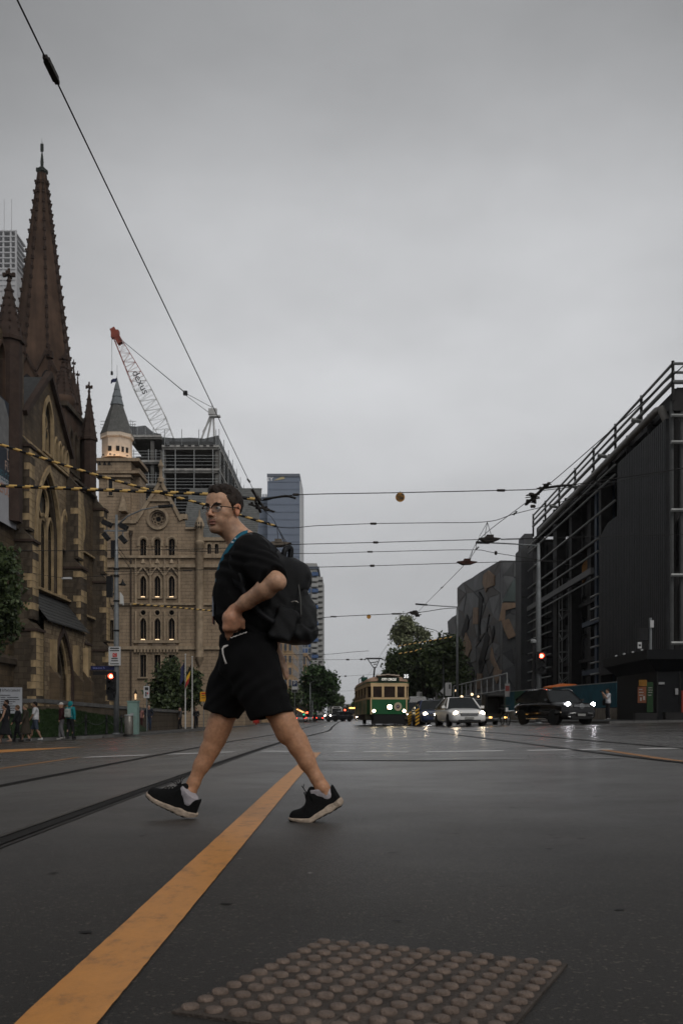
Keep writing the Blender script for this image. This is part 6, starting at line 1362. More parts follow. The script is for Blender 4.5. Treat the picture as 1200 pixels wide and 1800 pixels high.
for px, y0, lb, kind in ((326, 1152, 'white flagpole with a drooping dark blue flag', 'a'), (338, 1156, 'white flagpole with a drooping black, red and yellow flag', 'b')):
    Y = 84; x = (px-HX)*Y/F0; t = thing('flagpole', lb, 'flagpole', (x, Y, gz(x)+0.1), 0, 'flagpoles by the small trees'); k = MB(); zt = P(0, y0, Y).z
    k.tube([(x, Y, gz(x)), (x, Y, zt)], [0.06, 0.035], 8); k.lathe([(0.02, 0), (0.08, 0.06), (0.02, 0.14)], (x, Y, zt), 8); k.build('pole', mat('white_pole', (0.5, 0.5, 0.49), 0.5, 0.1, 2), t, world=True)
    M_ = [mat('flag_navy', (0.03, 0.035, 0.08), 0.8, 0.3, 8)] if kind == 'a' else [mat('flag_black', (0.012, 0.012, 0.012), 0.8, 0.1, 5), mat('flag_yellow', (0.55, 0.33, 0.03), 0.8, 0.1, 5), mat('flag_red', (0.30, 0.03, 0.03), 0.8, 0.1, 5)]
    for i, m_ in enumerate(M_):
        k = MB(); n = 6; z0 = zt-0.5-(0.55*i if kind == 'b' else 0); h_ = 0.55 if kind == 'b' else 1.5; v = []
        for j in range(n):
            s_ = j/(n-1); v += [(x-0.05-0.30*s_-(0.25*i/3), Y-0.1+0.12*math.sin(3*s_+i), z0-0.55*s_), (x-0.05-0.30*s_-(0.25*(i+1)/3), Y-0.1+0.12*math.sin(3*s_+i+1), z0-0.55*s_-h_)]
        k.add(v, [(2*j, 2*j+2, 2*j+3, 2*j+1) for j in range(n-1)]); o = k.build('flag_cloth' if kind == 'a' else ('flag_top', 'flag_disc', 'flag_bottom')[i], m_, t, world=True); o.modifiers.new('s', 'SOLIDIFY').thickness = 0.015
for i, (px, Y, h_) in enumerate(((733, 55, 0.95), (719.5, 61, 0.8))):
    x = (px-HX)*Y/F0; t = thing('hazard_post', ('striped yellow and black hazard marker beside the blue car', 'striped yellow and black hazard marker at the tram corner')[i], 'hazard marker', (x, Y, gz(x)), 0, 'striped hazard markers'); k = MB(); n = 5; M_HY = mat('hazard_yellow', (0.55, 0.30, 0.03), 0.6, 0.15, 5)
    for j in range(n*2):
        z0, z1 = h_*j/(n*2), h_*(j+1)/(n*2); k.add([(-0.11, -0.05, z0-0.05), (0.11, -0.05, z0+0.09), (0.11, -0.05, z1+0.09), (-0.11, -0.05, z1-0.05)], [(0, 1, 2, 3)], M_HY if j % 2 else M_SIGB)
    k.box((-0.11, -0.045, 0), (0.11, 0.05, h_), M_SIGB); k.build('striped_face', None, t); k = MB(); k.box((-0.2, -0.15, 0), (0.2, 0.15, 0.06)); k.build('foot', M_SIGB, t)

# ------------------------------------------------------------------ overhead wires
M_WIRE = mat('overhead_wire', (0.018, 0.017, 0.017), 0.55, 0); M_SLY = mat('sleeve_yellow', (0.55, 0.36, 0.12), 0.5, 0.15, 4); M_INS = mat('insulator', (0.03, 0.025, 0.022), 0.6, 0.2, 9)
def sag(pts, n=8):
    p = [Vector(q) for q in pts]; p = [2*p[0]-p[1]]+p+[2*p[-1]-p[-2]]; o = []
    for i in range(1, len(p)-2):
        for k in range(n):
            t = k/n; o.append(0.5*((2*p[i])+(p[i+1]-p[i-1])*t+(2*p[i-1]-5*p[i]+4*p[i+1]-p[i+2])*t*t+(3*p[i]-p[i-1]-3*p[i+1]+p[i+2])*t**3))
    return o+[p[-2]]
def wire(name, label, pts, r=0.011, smooth=True, ins=(), cat='wire', sleeve=None, group='overhead tram wires'):
    P_ = [Vector(p) for p in pts]; b = P_[0]; t = thing(name, label, cat, b, 0, group); k = MB(); L = sag(P_) if smooth and len(P_) > 2 else P_; k.tube(L, r, 5); k.build('cable', M_WIRE, t, world=True)
    for (px, py, Y, ln, rr) in ins:
        c = P(px, py, Y); k = MB(); k.lathe([(rr*0.4, -ln/2), (rr, -ln/2+0.02), (rr, ln/2-0.02), (rr*0.4, ln/2)], (0, 0, 0), 8); o = k.build('insulator', M_INS, t); o.location = c-b; o.rotation_euler = (0, R(90), 0)
    if sleeve:
        S = sag([Vector(p) for p in sleeve], 12); tot = [0]
        for i in range(len(S)-1): tot.append(tot[-1]+(S[i+1]-S[i]).length)
        n = int(tot[-1]/0.06); Q = []
        for i in range(n+1):
            d = tot[-1]*i/n; j = max(0, min(len(S)-2, int(np.searchsorted(tot, d))-1)); Q.append(S[j].lerp(S[j+1], (d-tot[j])/max(1e-6, tot[j+1]-tot[j])))
        k = MB(); k._m(M_SLY); k._m(M_SIGB); nn = 10; base = len(k.v); k.tube(Q, 0.037, nn, mats=[M_SLY, M_SIGB])
        # slant the bands: shift colours with the angle
        for fi in range(len(Q)-1):
            for j in range(nn): k.mi[fi*nn+j] = int(math.floor((fi+0.9*math.sin(6.2832*j/nn))/3)) % 2
        k.build('striped_sleeve', None, t, world=True, smooth=True)
    return t
def at(px, py, Z):           # pixel at a given height
    Y = (Z-CAMZ)*F0/(HY-py); return P(px, py, Y)
# contact wires along the two tracks
wl = wire('contact_wire', 'contact wire running diagonally down from the top left corner', [at(2, -60, 5.6), at(90, 122, 5.6), at(250, 455, 5.6), at(455, 880, 5.6), at(502, 960, 5.55), at(560, 1120, 5.5), P(590, 1215, 190)], 0.0068, True, (), group=None)
wr = wire('contact_wire', 'contact wire descending from the right edge to the tram', [at(1330, 520, 5.6), at(1187, 655, 5.6), at(960, 855, 5.6), at(845, 945, 5.6), at(820, 988, 5.6), at(730, 1080, 5.6), P(672, 1146, 64.5), P(628, 1220, 190)], 0.0085, True, (), group=None)
def hw(parent, c, d, L, w_, seed, name='wire_fitting', spin=0.0):
    "cast fitting where wires meet: a spine with clamps and arms"
    rg = random.Random(seed); c, d = Vector(c), Vector(d).normalized(); k = MB(); s_ = d.cross(Vector((0, 0, 1))).normalized(); u = s_.cross(d)
    k.bar(c-d*L/2, c+d*L/2, w_*0.5, w_*0.35)
    for i in range(6):
        p = c+d*L*rg.uniform(-.4, .4)+u*rg.uniform(-.3, .5)*w_; k.cbox(p, (w_*rg.uniform(.3, .9), w_*rg.uniform(.3, .9), w_*rg.uniform(.25, .6)), rot=Matrix.Rotation(rg.random()*3, 3, 'Z'))
    for i in range(5): p = c+d*L*rg.uniform(-.45, .45); k.bar(p-s_*w_*rg.uniform(.4, 1.4), p+s_*w_*rg.uniform(.4, 1.4)+u*rg.uniform(-.3, .4)*w_, w_*0.14)
    return k.build(name, M_INS, parent, world=True)
k = MB(); d_ = (at(100, 142, 5.6)-at(82, 105, 5.6)).normalized(); 
for i in range(7): k.cbox(at(82, 105, 5.6).lerp(at(99, 140, 5.6), i/6), (0.036+0.012*(i % 2), 0.08, 0.030+0.010*(i % 2)))
k.build('splice', M_INS, wl, world=True)
c = at(455, 880, 5.6); hw(wl, c, (0.05, 1, 0), 2.2, 0.09, 2); hw(wl, at(460, 893, 5.5), (0.6, 1, 0), 1.0, 0.10, 3); k = MB(); k.bar(at(449, 882, 5.6), at(458, 900, 5.5), 0.05); k.bar(at(453, 873, 5.7), at(456, 885, 5.6), 0.05); k.build('wire_fitting', M_INS, wl, world=True)
for px, py in ((437, 845), (473, 920), (560, 1120)): hw(wl, at(px, py, 5.6), (0.05, 1, 0), 0.35, 0.04, px)
c = at(943, 869, 5.6); hw(wr, c, (-0.05, 1, 0), 2.2, 0.11, 5); hw(wr, c+Vector((0.02, 0.6, 0.04)), (0.3, 1, 0), 1.0, 0.12, 6)
for px, py in ((905, 902), (838, 964), (776, 1033)): hw(wr, at(px, py, 5.6), (-0.05, 1, 0), 0.4, 0.045, px)
hw(wr, at(729, 1079, 5.6), (0.3, 1, 0), 1.6, 0.25, 9)
# cross-span wires
S = [('span_wire', 'upper span wire with striped sleeve meeting the CUT OFF disc', [P(-160, 850, 22.5), P(0, 854, 22.6), P(200, 862, 22.8), P(370, 869, 23), P(455, 880, 23.2), P(520, 870, 23.2), P(703, 866, 23), P(880, 862, 22.6), P(940, 860, 22.4), P(1000, 853, 22.4), P(1210, 822, 22)], ((880, 862, 22.6, 0.2, 0.03), (520, 869.5, 23.2, 0.16, 0.03)), [P(-160, 850, 22.5), P(0, 854, 22.6), P(200, 862, 22.8), P(370, 869, 23), P(448, 877.5, 23.15)]),
     ('span_wire', 'steep striped span wire from the upper left to the second hanger', [P(-100, 752, 24.5), P(0, 781, 25.5), P(140, 826, 27), P(265, 862, 28), P(370, 890, 29), P(487, 926, 30), P(560, 924, 30), P(655, 920.5, 30), P(760, 919, 30), P(856, 917, 30), P(905, 903, 30), P(990, 881, 30), P(1080, 850, 30)], ((656, 920.5, 30, 0.2, 0.035), (936, 890, 30, 0.16, 0.05)), [P(-100, 752, 24.5), P(0, 781, 25.5), P(140, 826, 27), P(265, 862, 28), P(370, 890, 29), P(485, 925, 30)]),
     ('span_wire', 'third span wire level with the rose window', [P(460, 960, 29), P(520, 957, 29), P(660, 953.5, 29), P(860, 948, 29), P(960, 946, 29)], ((660, 953.5, 29, 0.16, 0.035),), None),
     ('span_wire', 'fourth span wire ending in a bead before the steel frame', [P(300, 968, 34.2), P(520, 973, 34.2), P(655, 970, 34.2), P(825, 966.5, 34.2), P(870, 972, 34.2), P(1010, 995, 34.2)], ((650, 970, 34.2, 0.2, 0.03), (871, 972, 34.2, 0.1, 0.07)), None),
     ('span_wire', 'fifth span wire joining the lower hanger plate', [P(180, 1005, 32.8), P(440, 1000, 32.8), P(535, 997.5, 32.8), P(655, 994.5, 32.8), P(820, 989.5, 32.8), P(1000, 985, 32.8)], ((654, 994.5, 32.8, 0.16, 0.04), (330, 1003, 32.8, 0.3, 0.025)), None),
     ('span_wire', 'far span wire with the small disc above the tram', [P(540, 1092, 49), P(575, 1085, 49), P(648, 1081, 49), P(730, 1077, 49), P(780, 1070, 49), P(800, 1069, 49)], ((697, 1079, 49, 0.5, 0.04), (586, 1084, 49, 0.3, 0.035)), None),
     ('span_wire', 'distant span wire just above the tram pantograph', [P(495, 1150, 80), P(560, 1151, 80), P(620, 1146, 80), P(648, 1144, 80)], ((), )[0:0], None),
     ('span_wire', 'distant double dotted span wire left of the pantograph', [P(500, 1160, 90), P(600, 1159.5, 90), P(700, 1158, 90)], ((611, 1159.5, 90, 0.3, 0.07), (635, 1159, 90, 0.25, 0.07)), None),
     ('span_wire', 'faint far span wire low over the avenue', [P(530, 1189, 130), P(600, 1188.5, 130), P(680, 1184, 130)], ((588, 1189, 130, 0.3, 0.09), (607, 1188.5, 130, 0.3, 0.09)), None),
     ('span_wire', 'lowest faint span wire at the street end', [P(560, 1217, 180), P(620, 1214, 180), P(650, 1214, 180)], (), None),
     ('guy_wire', 'thin wire crossing the cathedral to the tall pole', [P(-50, 968, 46), P(120, 968, 47), P(203, 967, 48.4), P(300, 966, 49), P(440, 963, 49)], ((300, 966, 49, 0.4, 0.03),), None),
     ('guy_wire', 'sagging cable with a white lamp fitting before the cathedral', [P(-60, 985, 40), P(0, 993, 42), P(60, 1008, 44), P(120, 1016, 46), P(165, 1013, 47), P(203, 1010, 48.4), P(320, 1004, 48.6)], ((), )[0:0], None),
     ('guy_wire', 'small striped guy wire low across the pale stone building', [P(208, 1062, 48.4), P(236, 1062, 48.8), P(300, 1067, 50), P(376, 1074, 52), P(460, 1081, 54)], ((224, 1061.5, 48.6, 0.3, 0.03),), [P(232, 1061.6, 48.75), P(300, 1067, 50), P(376, 1074, 52)]),
     ('guy_wire', 'wire crossing the black cladding panel from the right edge', [P(955, 862, 26), P(1090, 845, 30), P(1200, 822, 31), P(1300, 800, 32)], (), None),
     ('guy_wire', 'lower level wire before the steel frame', [P(880, 949, 40), P(1050, 943, 42), P(1260, 938, 44)], (), None),
     ('guy_wire', 'upper dotted yellow wire in front of the dark trees', [P(699, 1136, 70), P(745, 1128, 70), P(800, 1118, 70)], (), [P(699, 1136, 70), P(745, 1128, 70), P(797, 1119, 70)]),
     ('guy_wire', 'lower dotted yellow wire in front of the dark trees', [P(700, 1149, 68), P(725, 1145, 68), P(740, 1140, 68), P(790, 1126, 68)], (), [P(700, 1149, 68), P(725, 1145, 68), P(740, 1140, 68)])]
spans = [wire(a, b, c_, 0.011 if c_[0].y < 45 else 0.017, True, d_, sleeve=e_) for a, b, c_, d_, e_ in S]
# hangers and plates
def hanger(parent, pts, r=0.009):
    k = MB()
    for a, b in pts: k.tube([a, b], r, 4)
    k.build('hanger', M_WIRE, parent, world=True)
hanger(spans[1], [(P(856, 918, 30), P(842, 943, 29.2)), (P(856, 918, 30), P(851, 945, 29.2)), (P(856, 918, 30), P(864, 945, 29.2)), (P(487, 926, 30), P(489, 950, 29.2)), (P(487, 926, 30), P(512, 968, 33)), (P(512, 970, 34), P(502, 985, 34)), (P(487, 926, 30), P(500, 952, 29.2))])
hanger(spans[3], [(P(830, 967, 34.2), P(822, 986, 33)), (P(830, 967, 34.2), P(826, 986, 33)), (P(842, 945, 30), P(830, 967, 34.2)), (P(512, 973, 34.2), P(498, 1000, 33))])
def plate(parent, c, L, h_, m, s_):
    k = MB(); c = Vector(c); k.prism([c+Vector((-L/2, 0, h_*0.2)), c+Vector((-L*0.2, 0, -h_*0.5)), c+Vector((L*0.2, 0, -h_*0.4)), c+Vector((L/2, 0, h_*0.15)), c+Vector((L*0.15, 0, h_*0.35)), c+Vector((0, 0, h_*0.6)), c+Vector((-L*0.15, 0, h_*0.4))], (0, 0.3, 0)); k.cbox(c+Vector((0, 0.15, h_*0.5)), (0.2, 0.34, 0.1)); k.build('hanger_plate', m, parent, world=True)
M_RUST = mat('rusty_plate', (0.055, 0.022, 0.016), 0.7, 0.3, 6)
plate(spans[2], P(861, 947, 29), 0.62, 0.14, M_INS, 0); plate(spans[4], P(821, 988, 32.7), 0.66, 0.13, M_RUST, 0); plate(spans[2], P(489, 955, 29), 0.75, 0.16, mat('brown_plate', (0.12, 0.10, 0.08), 0.7, 0.3, 6), 0)
k = MB(); k.tube(sag([P(462, 878, 23.2), P(490, 873.5, 23.2), P(505, 872, 23.2), P(520, 876, 23.2)]), 0.028, 6); k.build('feed_cable', M_WIRE, spans[0], world=True)
k = MB(); k.tube(sag([P(955, 858, 22.4), P(985, 854, 22.4), P(1005, 853, 22.4)]), 0.03, 6); k.build('feed_cable', M_WIRE, spans[0], world=True)
c = P(118, 1016.5, 45.8); k = MB(); k.cbox(c, (0.45, 0.14, 0.08)); k.build('lamp_fitting', M_WBOARD, spans[11], world=True)
# discs
M_DISC = mat('disc_orange', (0.40, 0.20, 0.045), 0.6, 0.15, 8)
for lb, px, py, Y, r_, txt in (('round orange CUT OFF disc hanging from the upper span wire', 703, 874, 22.9, 8.2, True), ('small round orange disc on the far span wire', 648, 1084, 49, 3.8, False)):
    c = P(px, py, Y); rr = r_*Y/F0; t = thing('cut_off_disc' if txt else 'warning_disc', lb, 'sign', c, 0, 'round discs on the span wires'); k = MB(); n = 24; k.prism([(rr*math.cos(6.2832*i/n), 0, rr*math.sin(6.2832*i/n)) for i in range(n)], (0, 0.012, 0)); k.build('disc', M_DISC, t)
    k = MB(); k.tube([(0, 0, rr), (0, 0, rr+0.03)], 0.008, 4); k.build('hook', M_WIRE, t)
    if txt:
        text('lettering', 'CUT', 0.098, M_INKD, t, (0, -0.006, 0.038), (R(90), 0, 0), 0.9, 0.002, bold=0.0035); text('lettering', 'OFF', 0.098, M_INKD, t, (0, -0.006, -0.040), (R(90), 0, 0), 0.9, 0.002, bold=0.0035)
# ------------------------------------------------------------------ vehicles
M_TYRE = mat('tyre', (0.010, 0.010, 0.010), 0.8, 0.2, 8); M_RIM = mat('alloy_rim', (0.28, 0.28, 0.28), 0.35, 0.1, 6, metal=0.7); M_CHR = mat('chrome', (0.5, 0.5, 0.5), 0.2, 0.05, 6, metal=0.9)
M_CGL = mat('car_glass', (0.012, 0.014, 0.015), 0.08, 0.15, 2, spec=0.5); M_PLAST = mat('black_plastic', (0.012, 0.012, 0.012), 0.6, 0.1, 5); M_PLATE = mat('number_plate', (0.22, 0.22, 0.21), 0.6, 0.1, 9)
M_HL = mat('headlight_lit', (1, 0.9, 0.75), 0.3, 0, emit=(1.0, 0.80, 0.55), estr=45.0); M_HLW = mat('headlight_white', (1, 0.95, 0.9), 0.3, 0, emit=(0.95, 0.93, 1.0), estr=40.0); M_HLO = mat('headlight_unlit', (0.35, 0.36, 0.37), 0.15, 0.1, 5)
M_TAIL = mat('tail_light', (0.5, 0.02, 0.01), 0.3, 0, emit=(1, 0.06, 0.03), estr=5.0); M_AMB = mat('amber_light', (0.8, 0.4, 0.05), 0.3, 0, emit=(1, 0.5, 0.12), estr=5.0)
def spow(c, e): return math.copysign(abs(c)**e, c)
def loft(k, st, n=22, e=0.42, m=None):
    "stations (y, half width, z low, z top)"
    b = len(k.v); mi = k._m(m)
    for y, w_, z0, z1 in st:
        for j in range(n):
            a = 2*math.pi*(j+0.5)/n; c, s = math.cos(a), math.sin(a); zz = (z0+z1)/2+(z1-z0)/2*spow(s, e); tp = 1-0.07*max(0, s); k.v.append((w_*spow(c, e)*tp, y, zz))
    for i in range(len(st)-1):
        for j in range(n): k.f.append((b+i*n+j, b+(i+1)*n+j, b+(i+1)*n+(j+1) % n, b+i*n+(j+1) % n)); k.mi.append(mi)
    k.f.append(tuple(b+j for j in range(n))); k.mi.append(mi); e_ = b+(len(st)-1)*n; k.f.append(tuple(e_+j for j in range(n))[::-1]); k.mi.append(mi)
def wheel_mesh(r, w_):
    k = MB(); pr = [(r*0.60, -w_/2), (r*0.93, -w_/2), (r, -w_*0.36), (r, w_*0.36), (r*0.93, w_/2), (r*0.60, w_/2)]; k.lathe(pr, (0, 0, 0), 20); t = k.mesh('tyre', M_TYRE, smooth=True); sharp(t, 40)
    k = MB(); k.lathe([(r*0.62, -w_*0.44), (r*0.62, w_*0.44)], (0, 0, 0), 20)
    for s_ in (-1, 1):
        for i in range(5): a = 2*math.pi*i/5; k.bar((0, 0, s_*w_*0.46), (r*0.58*math.cos(a), r*0.58*math.sin(a), s_*w_*0.46), r*0.16, w_*0.06, up=Vector((0, 0, 1)))
    return t, k.mesh('rim', M_RIM)
WH = {}
def wheels(t, ys, half, r, w_=0.22, steer=0.0):
    if (r, w_) not in WH: WH[r, w_] = wheel_mesh(r, w_)
    ty, ri = WH[r, w_]
    for y in ys:
        for s_ in (-1, 1):
            wh = bpy.data.objects.new('wheel', ty); C.objects.link(wh); wh.parent = t; wh.location = (s_*(half-w_/2), y, r); wh.rotation_euler = (0, R(90), steer if y < 0 else 0)
            link('rim', ri, wh)
            k = MB(); k.lathe([(r*1.14, -0.01), (r*1.14, 0.01)], (0, 0, 0), 20); o = k.build('wheel_arch', M_PLAST, t); o.location = (s_*(half-0.045), y, r*1.02); o.rotation_euler = (0, R(90), 0)
def car(name, label, px, Y, rz, L, W, H, paint, style='sedan', lit=M_HL, cat='car', group='cars waiting at the signals', front=True, steer=0.0, rear_lit=False, X=None):
    x = (px-HX)*Y/F0 if X is None else X; t = thing(name, label, cat, (x, Y, gz(x)+0.004), rz, group); h = W/2; F = lambda s: -L/2+L*s
    if style == 'sedan': belt, hood, low = H*0.63, H*0.58, 0.20; gs = [(0.27, belt-0.02), (0.41, H-0.03), (0.5, H), (0.64, H-0.02), (0.86, belt+0.04)]; nose = H*0.47
    elif style == 'suv': belt, hood, low = H*0.66, H*0.63, 0.27; gs = [(0.27, belt-0.02), (0.40, H-0.06), (0.5, H), (0.8, H-0.04), (0.95, belt+0.1)]; nose = H*0.575
    else: belt, hood, low = H*0.52, H*0.5, 0.28; gs = [(0.08, belt-0.02), (0.2, H-0.05), (0.3, H), (0.97, H-0.02), (0.995, belt)]; nose = H*0.46
    tail = belt*0.97 if style != 'sedan' else belt*0.98
    st = [(F(0), h*0.74, low+0.12, nose-0.05), (F(0.008), h*0.84, low+0.06, nose), (F(0.03), h*0.92, low, nose+0.05), (F(0.09), h*0.975, low-0.02, hood-0.03), (F(0.2), h, low-0.02, hood+0.03), (F(0.28), h, low-0.02, belt), (F(0.5), h, low-0.02, belt+0.02), (F(0.8), h, low-0.02, belt+0.02), (F(0.92), h*0.975, low, tail), (F(0.985), h*0.9, low+0.06, tail-0.06), (F(1), h*0.8, low+0.2, tail-0.16)]
    k = MB(); loft(k, st); k.build('body', paint, t, smooth=True)
    wb, wt = h*0.92, h*0.66; k = MB(); vs = []
    for s, z in gs: f_ = (z-belt)/(H-belt); w_ = lerp(wb, wt, max(0, min(1, f_))); vs += [(-wb, F(s), belt-0.04), (-w_, F(s), z), (w_, F(s), z), (wb, F(s), belt-0.04)]
    n = len(gs); k.add(vs, [(4*i+a, 4*i+a+1, 4*i+a+5, 4*i+a+4) for i in range(n-1) for a in range(3)] + [(0, 3, 2, 1), (4*n-4, 4*n-3, 4*n-2, 4*n-1)]); k.build('glasshouse', M_CGL, t)
    # roof skin and pillars
    k = MB(); r_ = [gs[1], gs[2], gs[3]]; vs = []
    for s, z in r_: w_ = lerp(wb, wt, (z-belt)/(H-belt)); vs += [(-w_-0.015, F(s), z-0.02), (-w_*0.9, F(s), z+0.018), (0, F(s), z+0.035), (w_*0.9, F(s), z+0.018), (w_+0.015, F(s), z-0.02)]
    k.add(vs, [(5*i+a, 5*i+a+1, 5*i+a+6, 5*i+a+5) for i in range(2) for a in range(4)]); k.build('roof', paint, t, smooth=True)
    for s_ in (-1, 1):
        for a, b in ((0, 1), (4, 3), (2, 2)):
            k = MB(); (sa, za), (sb, zb) = gs[a], gs[b]; wa, w2 = lerp(wb, wt, max(0, (za-belt)/(H-belt))), lerp(wb, wt, (zb-belt)/(H-belt))
            if a == b: k.bar((s_*(wb+0.005), F(0.52), belt), (s_*(w2+0.008), F(0.52), zb), 0.07, 0.03)
            else: k.bar((s_*(wa+0.005), F(sa), za), (s_*(w2+0.005), F(sb), zb), 0.07, 0.05)
            k.build('pillar', paint if style != 'van' else M_PLAST, t)
        k = MB(); k.cbox((s_*(h+0.08), F(0.31), belt+0.06), (0.17, 0.1, 0.13)); k.bar((s_*h*0.9, F(0.31), belt), (s_*(h+0.05), F(0.31), belt+0.04), 0.04); k.build('mirror', paint, t)
        if front:
            k = MB(); zc = nose-0.04; k.prism([(s_*h*0.50, F(0.012), zc-0.05), (s_*h*0.88, F(0.045), zc-0.03), (s_*h*0.9, F(0.05), zc+0.09), (s_*h*0.55, F(0.014), zc+0.05)], (0, -0.05, 0)); hl = k.build('headlight', M_HLO, t)
            k = MB(); k.lathe([(0.01, 0), (0.10, 0.02), (0.10, 0.05)], (0, 0, 0), 12); o = k.build('bulb', lit, hl, smooth=True); o.location = (s_*h*0.72, F(0.01)-0.03, zc+0.02); o.rotation_euler = (R(-90), 0, 0)
        else:
            k = MB(); k.box((s_*h*0.62, F(0.985)-0.02, belt*0.72), (s_*h*0.92, F(1.0)+0.01, belt*0.9)); k.build('tail_light', M_TAIL, t)
        k = MB(); k.bar((s_*(h+0.004), F(0.3), belt-0.06), (s_*(h+0.004), F(0.85), belt-0.05), 0.02, 0.02); k.build('side_trim', M_CHR, t)
        for yy in (0.4, 0.62): k = MB(); k.cbox((s_*(h+0.01), F(yy+0.09), belt-0.14), (0.03, 0.18, 0.035)); k.build('door_handle', M_CHR if style == 'suv' else paint, t)
    if front:
        k = MB(); k.prism([(-h*0.46, F(-0.004), nose-0.16), (h*0.46, F(-0.004), nose-0.16), (h*0.52, F(0.0), nose-0.02), (-h*0.52, F(0.0), nose-0.02)], (0, 0.06, 0)); gr = k.build('grille', M_PLAST, t)
        for z in (nose-0.13, nose-0.09, nose-0.05): k = MB(); k.bar((-h*0.45, F(-0.008), z), (h*0.45, F(-0.008), z), 0.02, 0.015); k.build('grille_bar', M_CHR, gr)
        k = MB(); k.cbox((0, F(-0.006), low+0.22), (0.44, 0.03, 0.11)); k.build('number_plate', M_PLATE, t)
        k = MB(); k.box((-h*0.6, F(-0.003), low+0.02), (h*0.6, F(0.01), low+0.14)); k.build('lower_intake', M_PLAST, t)
    wheels(t, (F(0.19), F(0.79)), h+0.005, 0.33 if style == 'sedan' else 0.39, 0.22 if style == 'sedan' else 0.26, steer)
    return t
M_WHITE = mat('white_car_paint', (0.62, 0.615, 0.60), 0.3, 0.06, 1, coat=0.5); M_BLUEC = mat('blue_car_paint', (0.022, 0.032, 0.075), 0.3, 0.1, 1, coat=0.5); M_SILV = mat('silver_car_paint', (0.24, 0.245, 0.25), 0.35, 0.06, 1, metal=0.4, coat=0.4); M_BLKC = mat('black_car_paint', (0.004, 0.004, 0.0045), 0.18, 0.1, 1, coat=0.6); M_DARKC = mat('charcoal_car_paint', (0.018, 0.019, 0.022), 0.3, 0.1, 1, coat=0.4)
car('white_sedan', 'white sedan with lit headlights, foremost car in the lane', 806, 51.3, R(6), 4.8, 1.84, 1.47, M_WHITE)
car('blue_sedan', 'dark blue sedan left behind the white car', 757, 58.6, R(4), 4.6, 1.82, 1.48, M_BLUEC)
car('dark_hatchback', 'dark car with white headlights between the tram and the blue car', 728, 67, R(2), 4.5, 1.8, 1.5, M_DARKC, lit=M_HLW)
car('silver_sedan', 'silver car half hidden right behind the white car', 836, 58.5, R(5), 4.6, 1.8, 1.46, M_SILV, lit=M_HLO)
car('white_van', 'white van roof showing behind the cars beside the tram', 731, 80, R(2), 4.9, 1.9, 2.1, M_WHITE, 'van', M_HLO, 'van')
suv = car('black_suv', 'glossy black SUV with lit headlights turning at the right', 972, 50.6, R(21), 4.9, 1.98, 1.78, M_BLKC, 'suv', M_HLW, steer=R(14))
# the SUV's badge, roof rails and bumper trim
Fz = lambda s: -4.9/2+4.9*s
k = MB(); n = 20; k.ring([(0.12*math.cos(6.2832*i/n), -2.49, 0.92+0.12*math.sin(6.2832*i/n)) for i in range(n)], [(0.10*math.cos(6.2832*i/n), -2.49, 0.92+0.10*math.sin(6.2832*i/n)) for i in range(n)], (0, -0.02, 0))
for i in range(3): a = R(90+120*i); k.bar((0, -2.5, 0.92), (0.105*math.cos(a), -2.5, 0.92+0.105*math.sin(a)), 0.025, 0.02)
k.build('round_badge', M_CHR, suv)
for s_ in (-1, 1):
    k = MB(); k.tube([(s_*0.66, Fz(0.36), 1.70), (s_*0.66, Fz(0.42), 1.80), (s_*0.67, Fz(0.78), 1.79), (s_*0.67, Fz(0.84), 1.68)], 0.022, 6); k.build('roof_rail', M_CHR, suv, smooth=True)
    k = MB(); k.tube([(s_*0.35, Fz(-0.006), 0.58), (s_*0.62, Fz(-0.004), 0.56), (s_*0.78, Fz(0.012), 0.44), (s_*0.62, Fz(0.0), 0.38)], 0.02, 6); k.build('bumper_trim', M_CHR, suv)
    k = MB(); k.bar((s_*1.02, Fz(0.3), 0.3), (s_*1.02, Fz(0.68), 0.3), 0.12, 0.05); k.build('running_board', M_CHR, suv)
# distant traffic
car('white_van', 'small white van seen from behind, far left lane', 545, 205, R(180), 4.8, 1.9, 1.95, M_WHITE, 'van', None, 'van', 'distant traffic', front=False)
car('dark_hatchback', 'dark car crossing the street in the distance', 596, 146, R(-52), 4.3, 1.78, 1.5, M_DARKC, 'suv', M_HL, group='distant traffic')
car('red_light_car', 'distant car showing red tail lights behind the white van', 562, 232, R(180), 4.4, 1.8, 1.45, M_DARKC, 'sedan', None, 'car', 'distant traffic', front=False)
car('parked_car', 'grey parked car left of the small white van', 529, 175, R(180), 4.4, 1.8, 1.5, M_SILV, 'sedan', None, 'car', 'distant traffic', front=False)
def box_vehicle(name, label, px, Y, W, H, L, paint, cat, lit, band):
    x = (px-HX)*Y/F0; t = thing(name, label, cat, (x, Y, gz(x)+0.004), 0, 'distant traffic'); k = MB(); loft(k, [(-L/2, W*0.47, 0.35, H-0.1), (-L/2+0.3, W/2, 0.3, H), (L/2, W/2, 0.3, H)], 20, 0.25); k.build('body', paint, t, smooth=False)
    k = MB(); k.box((-W*0.42, -L/2-0.03, H*0.5), (W*0.42, -L/2+0.02, H*0.86)); k.build('windscreen', M_CGL, t)
    for s_ in (-1, 1): k = MB(); k.cbox((s_*W*0.36, -L/2-0.04, 0.75), (0.24, 0.06, 0.2)); k.build('headlight', lit, t)
    k = MB(); k.box((-W*0.3, -L/2-0.04, H*0.9), (W*0.3, -L/2-0.01, H*0.98)); k.build('destination_panel', band, t)
    wheels(t, (-L/2+1.6, L/2-1.8), W/2, 0.45, 0.28)
box_vehicle('city_bus', 'white bus behind the crossing dark car, far away', 592, 235, 2.5, 3.2, 9, M_WHITE, 'bus', M_HLO, M_PLAST)
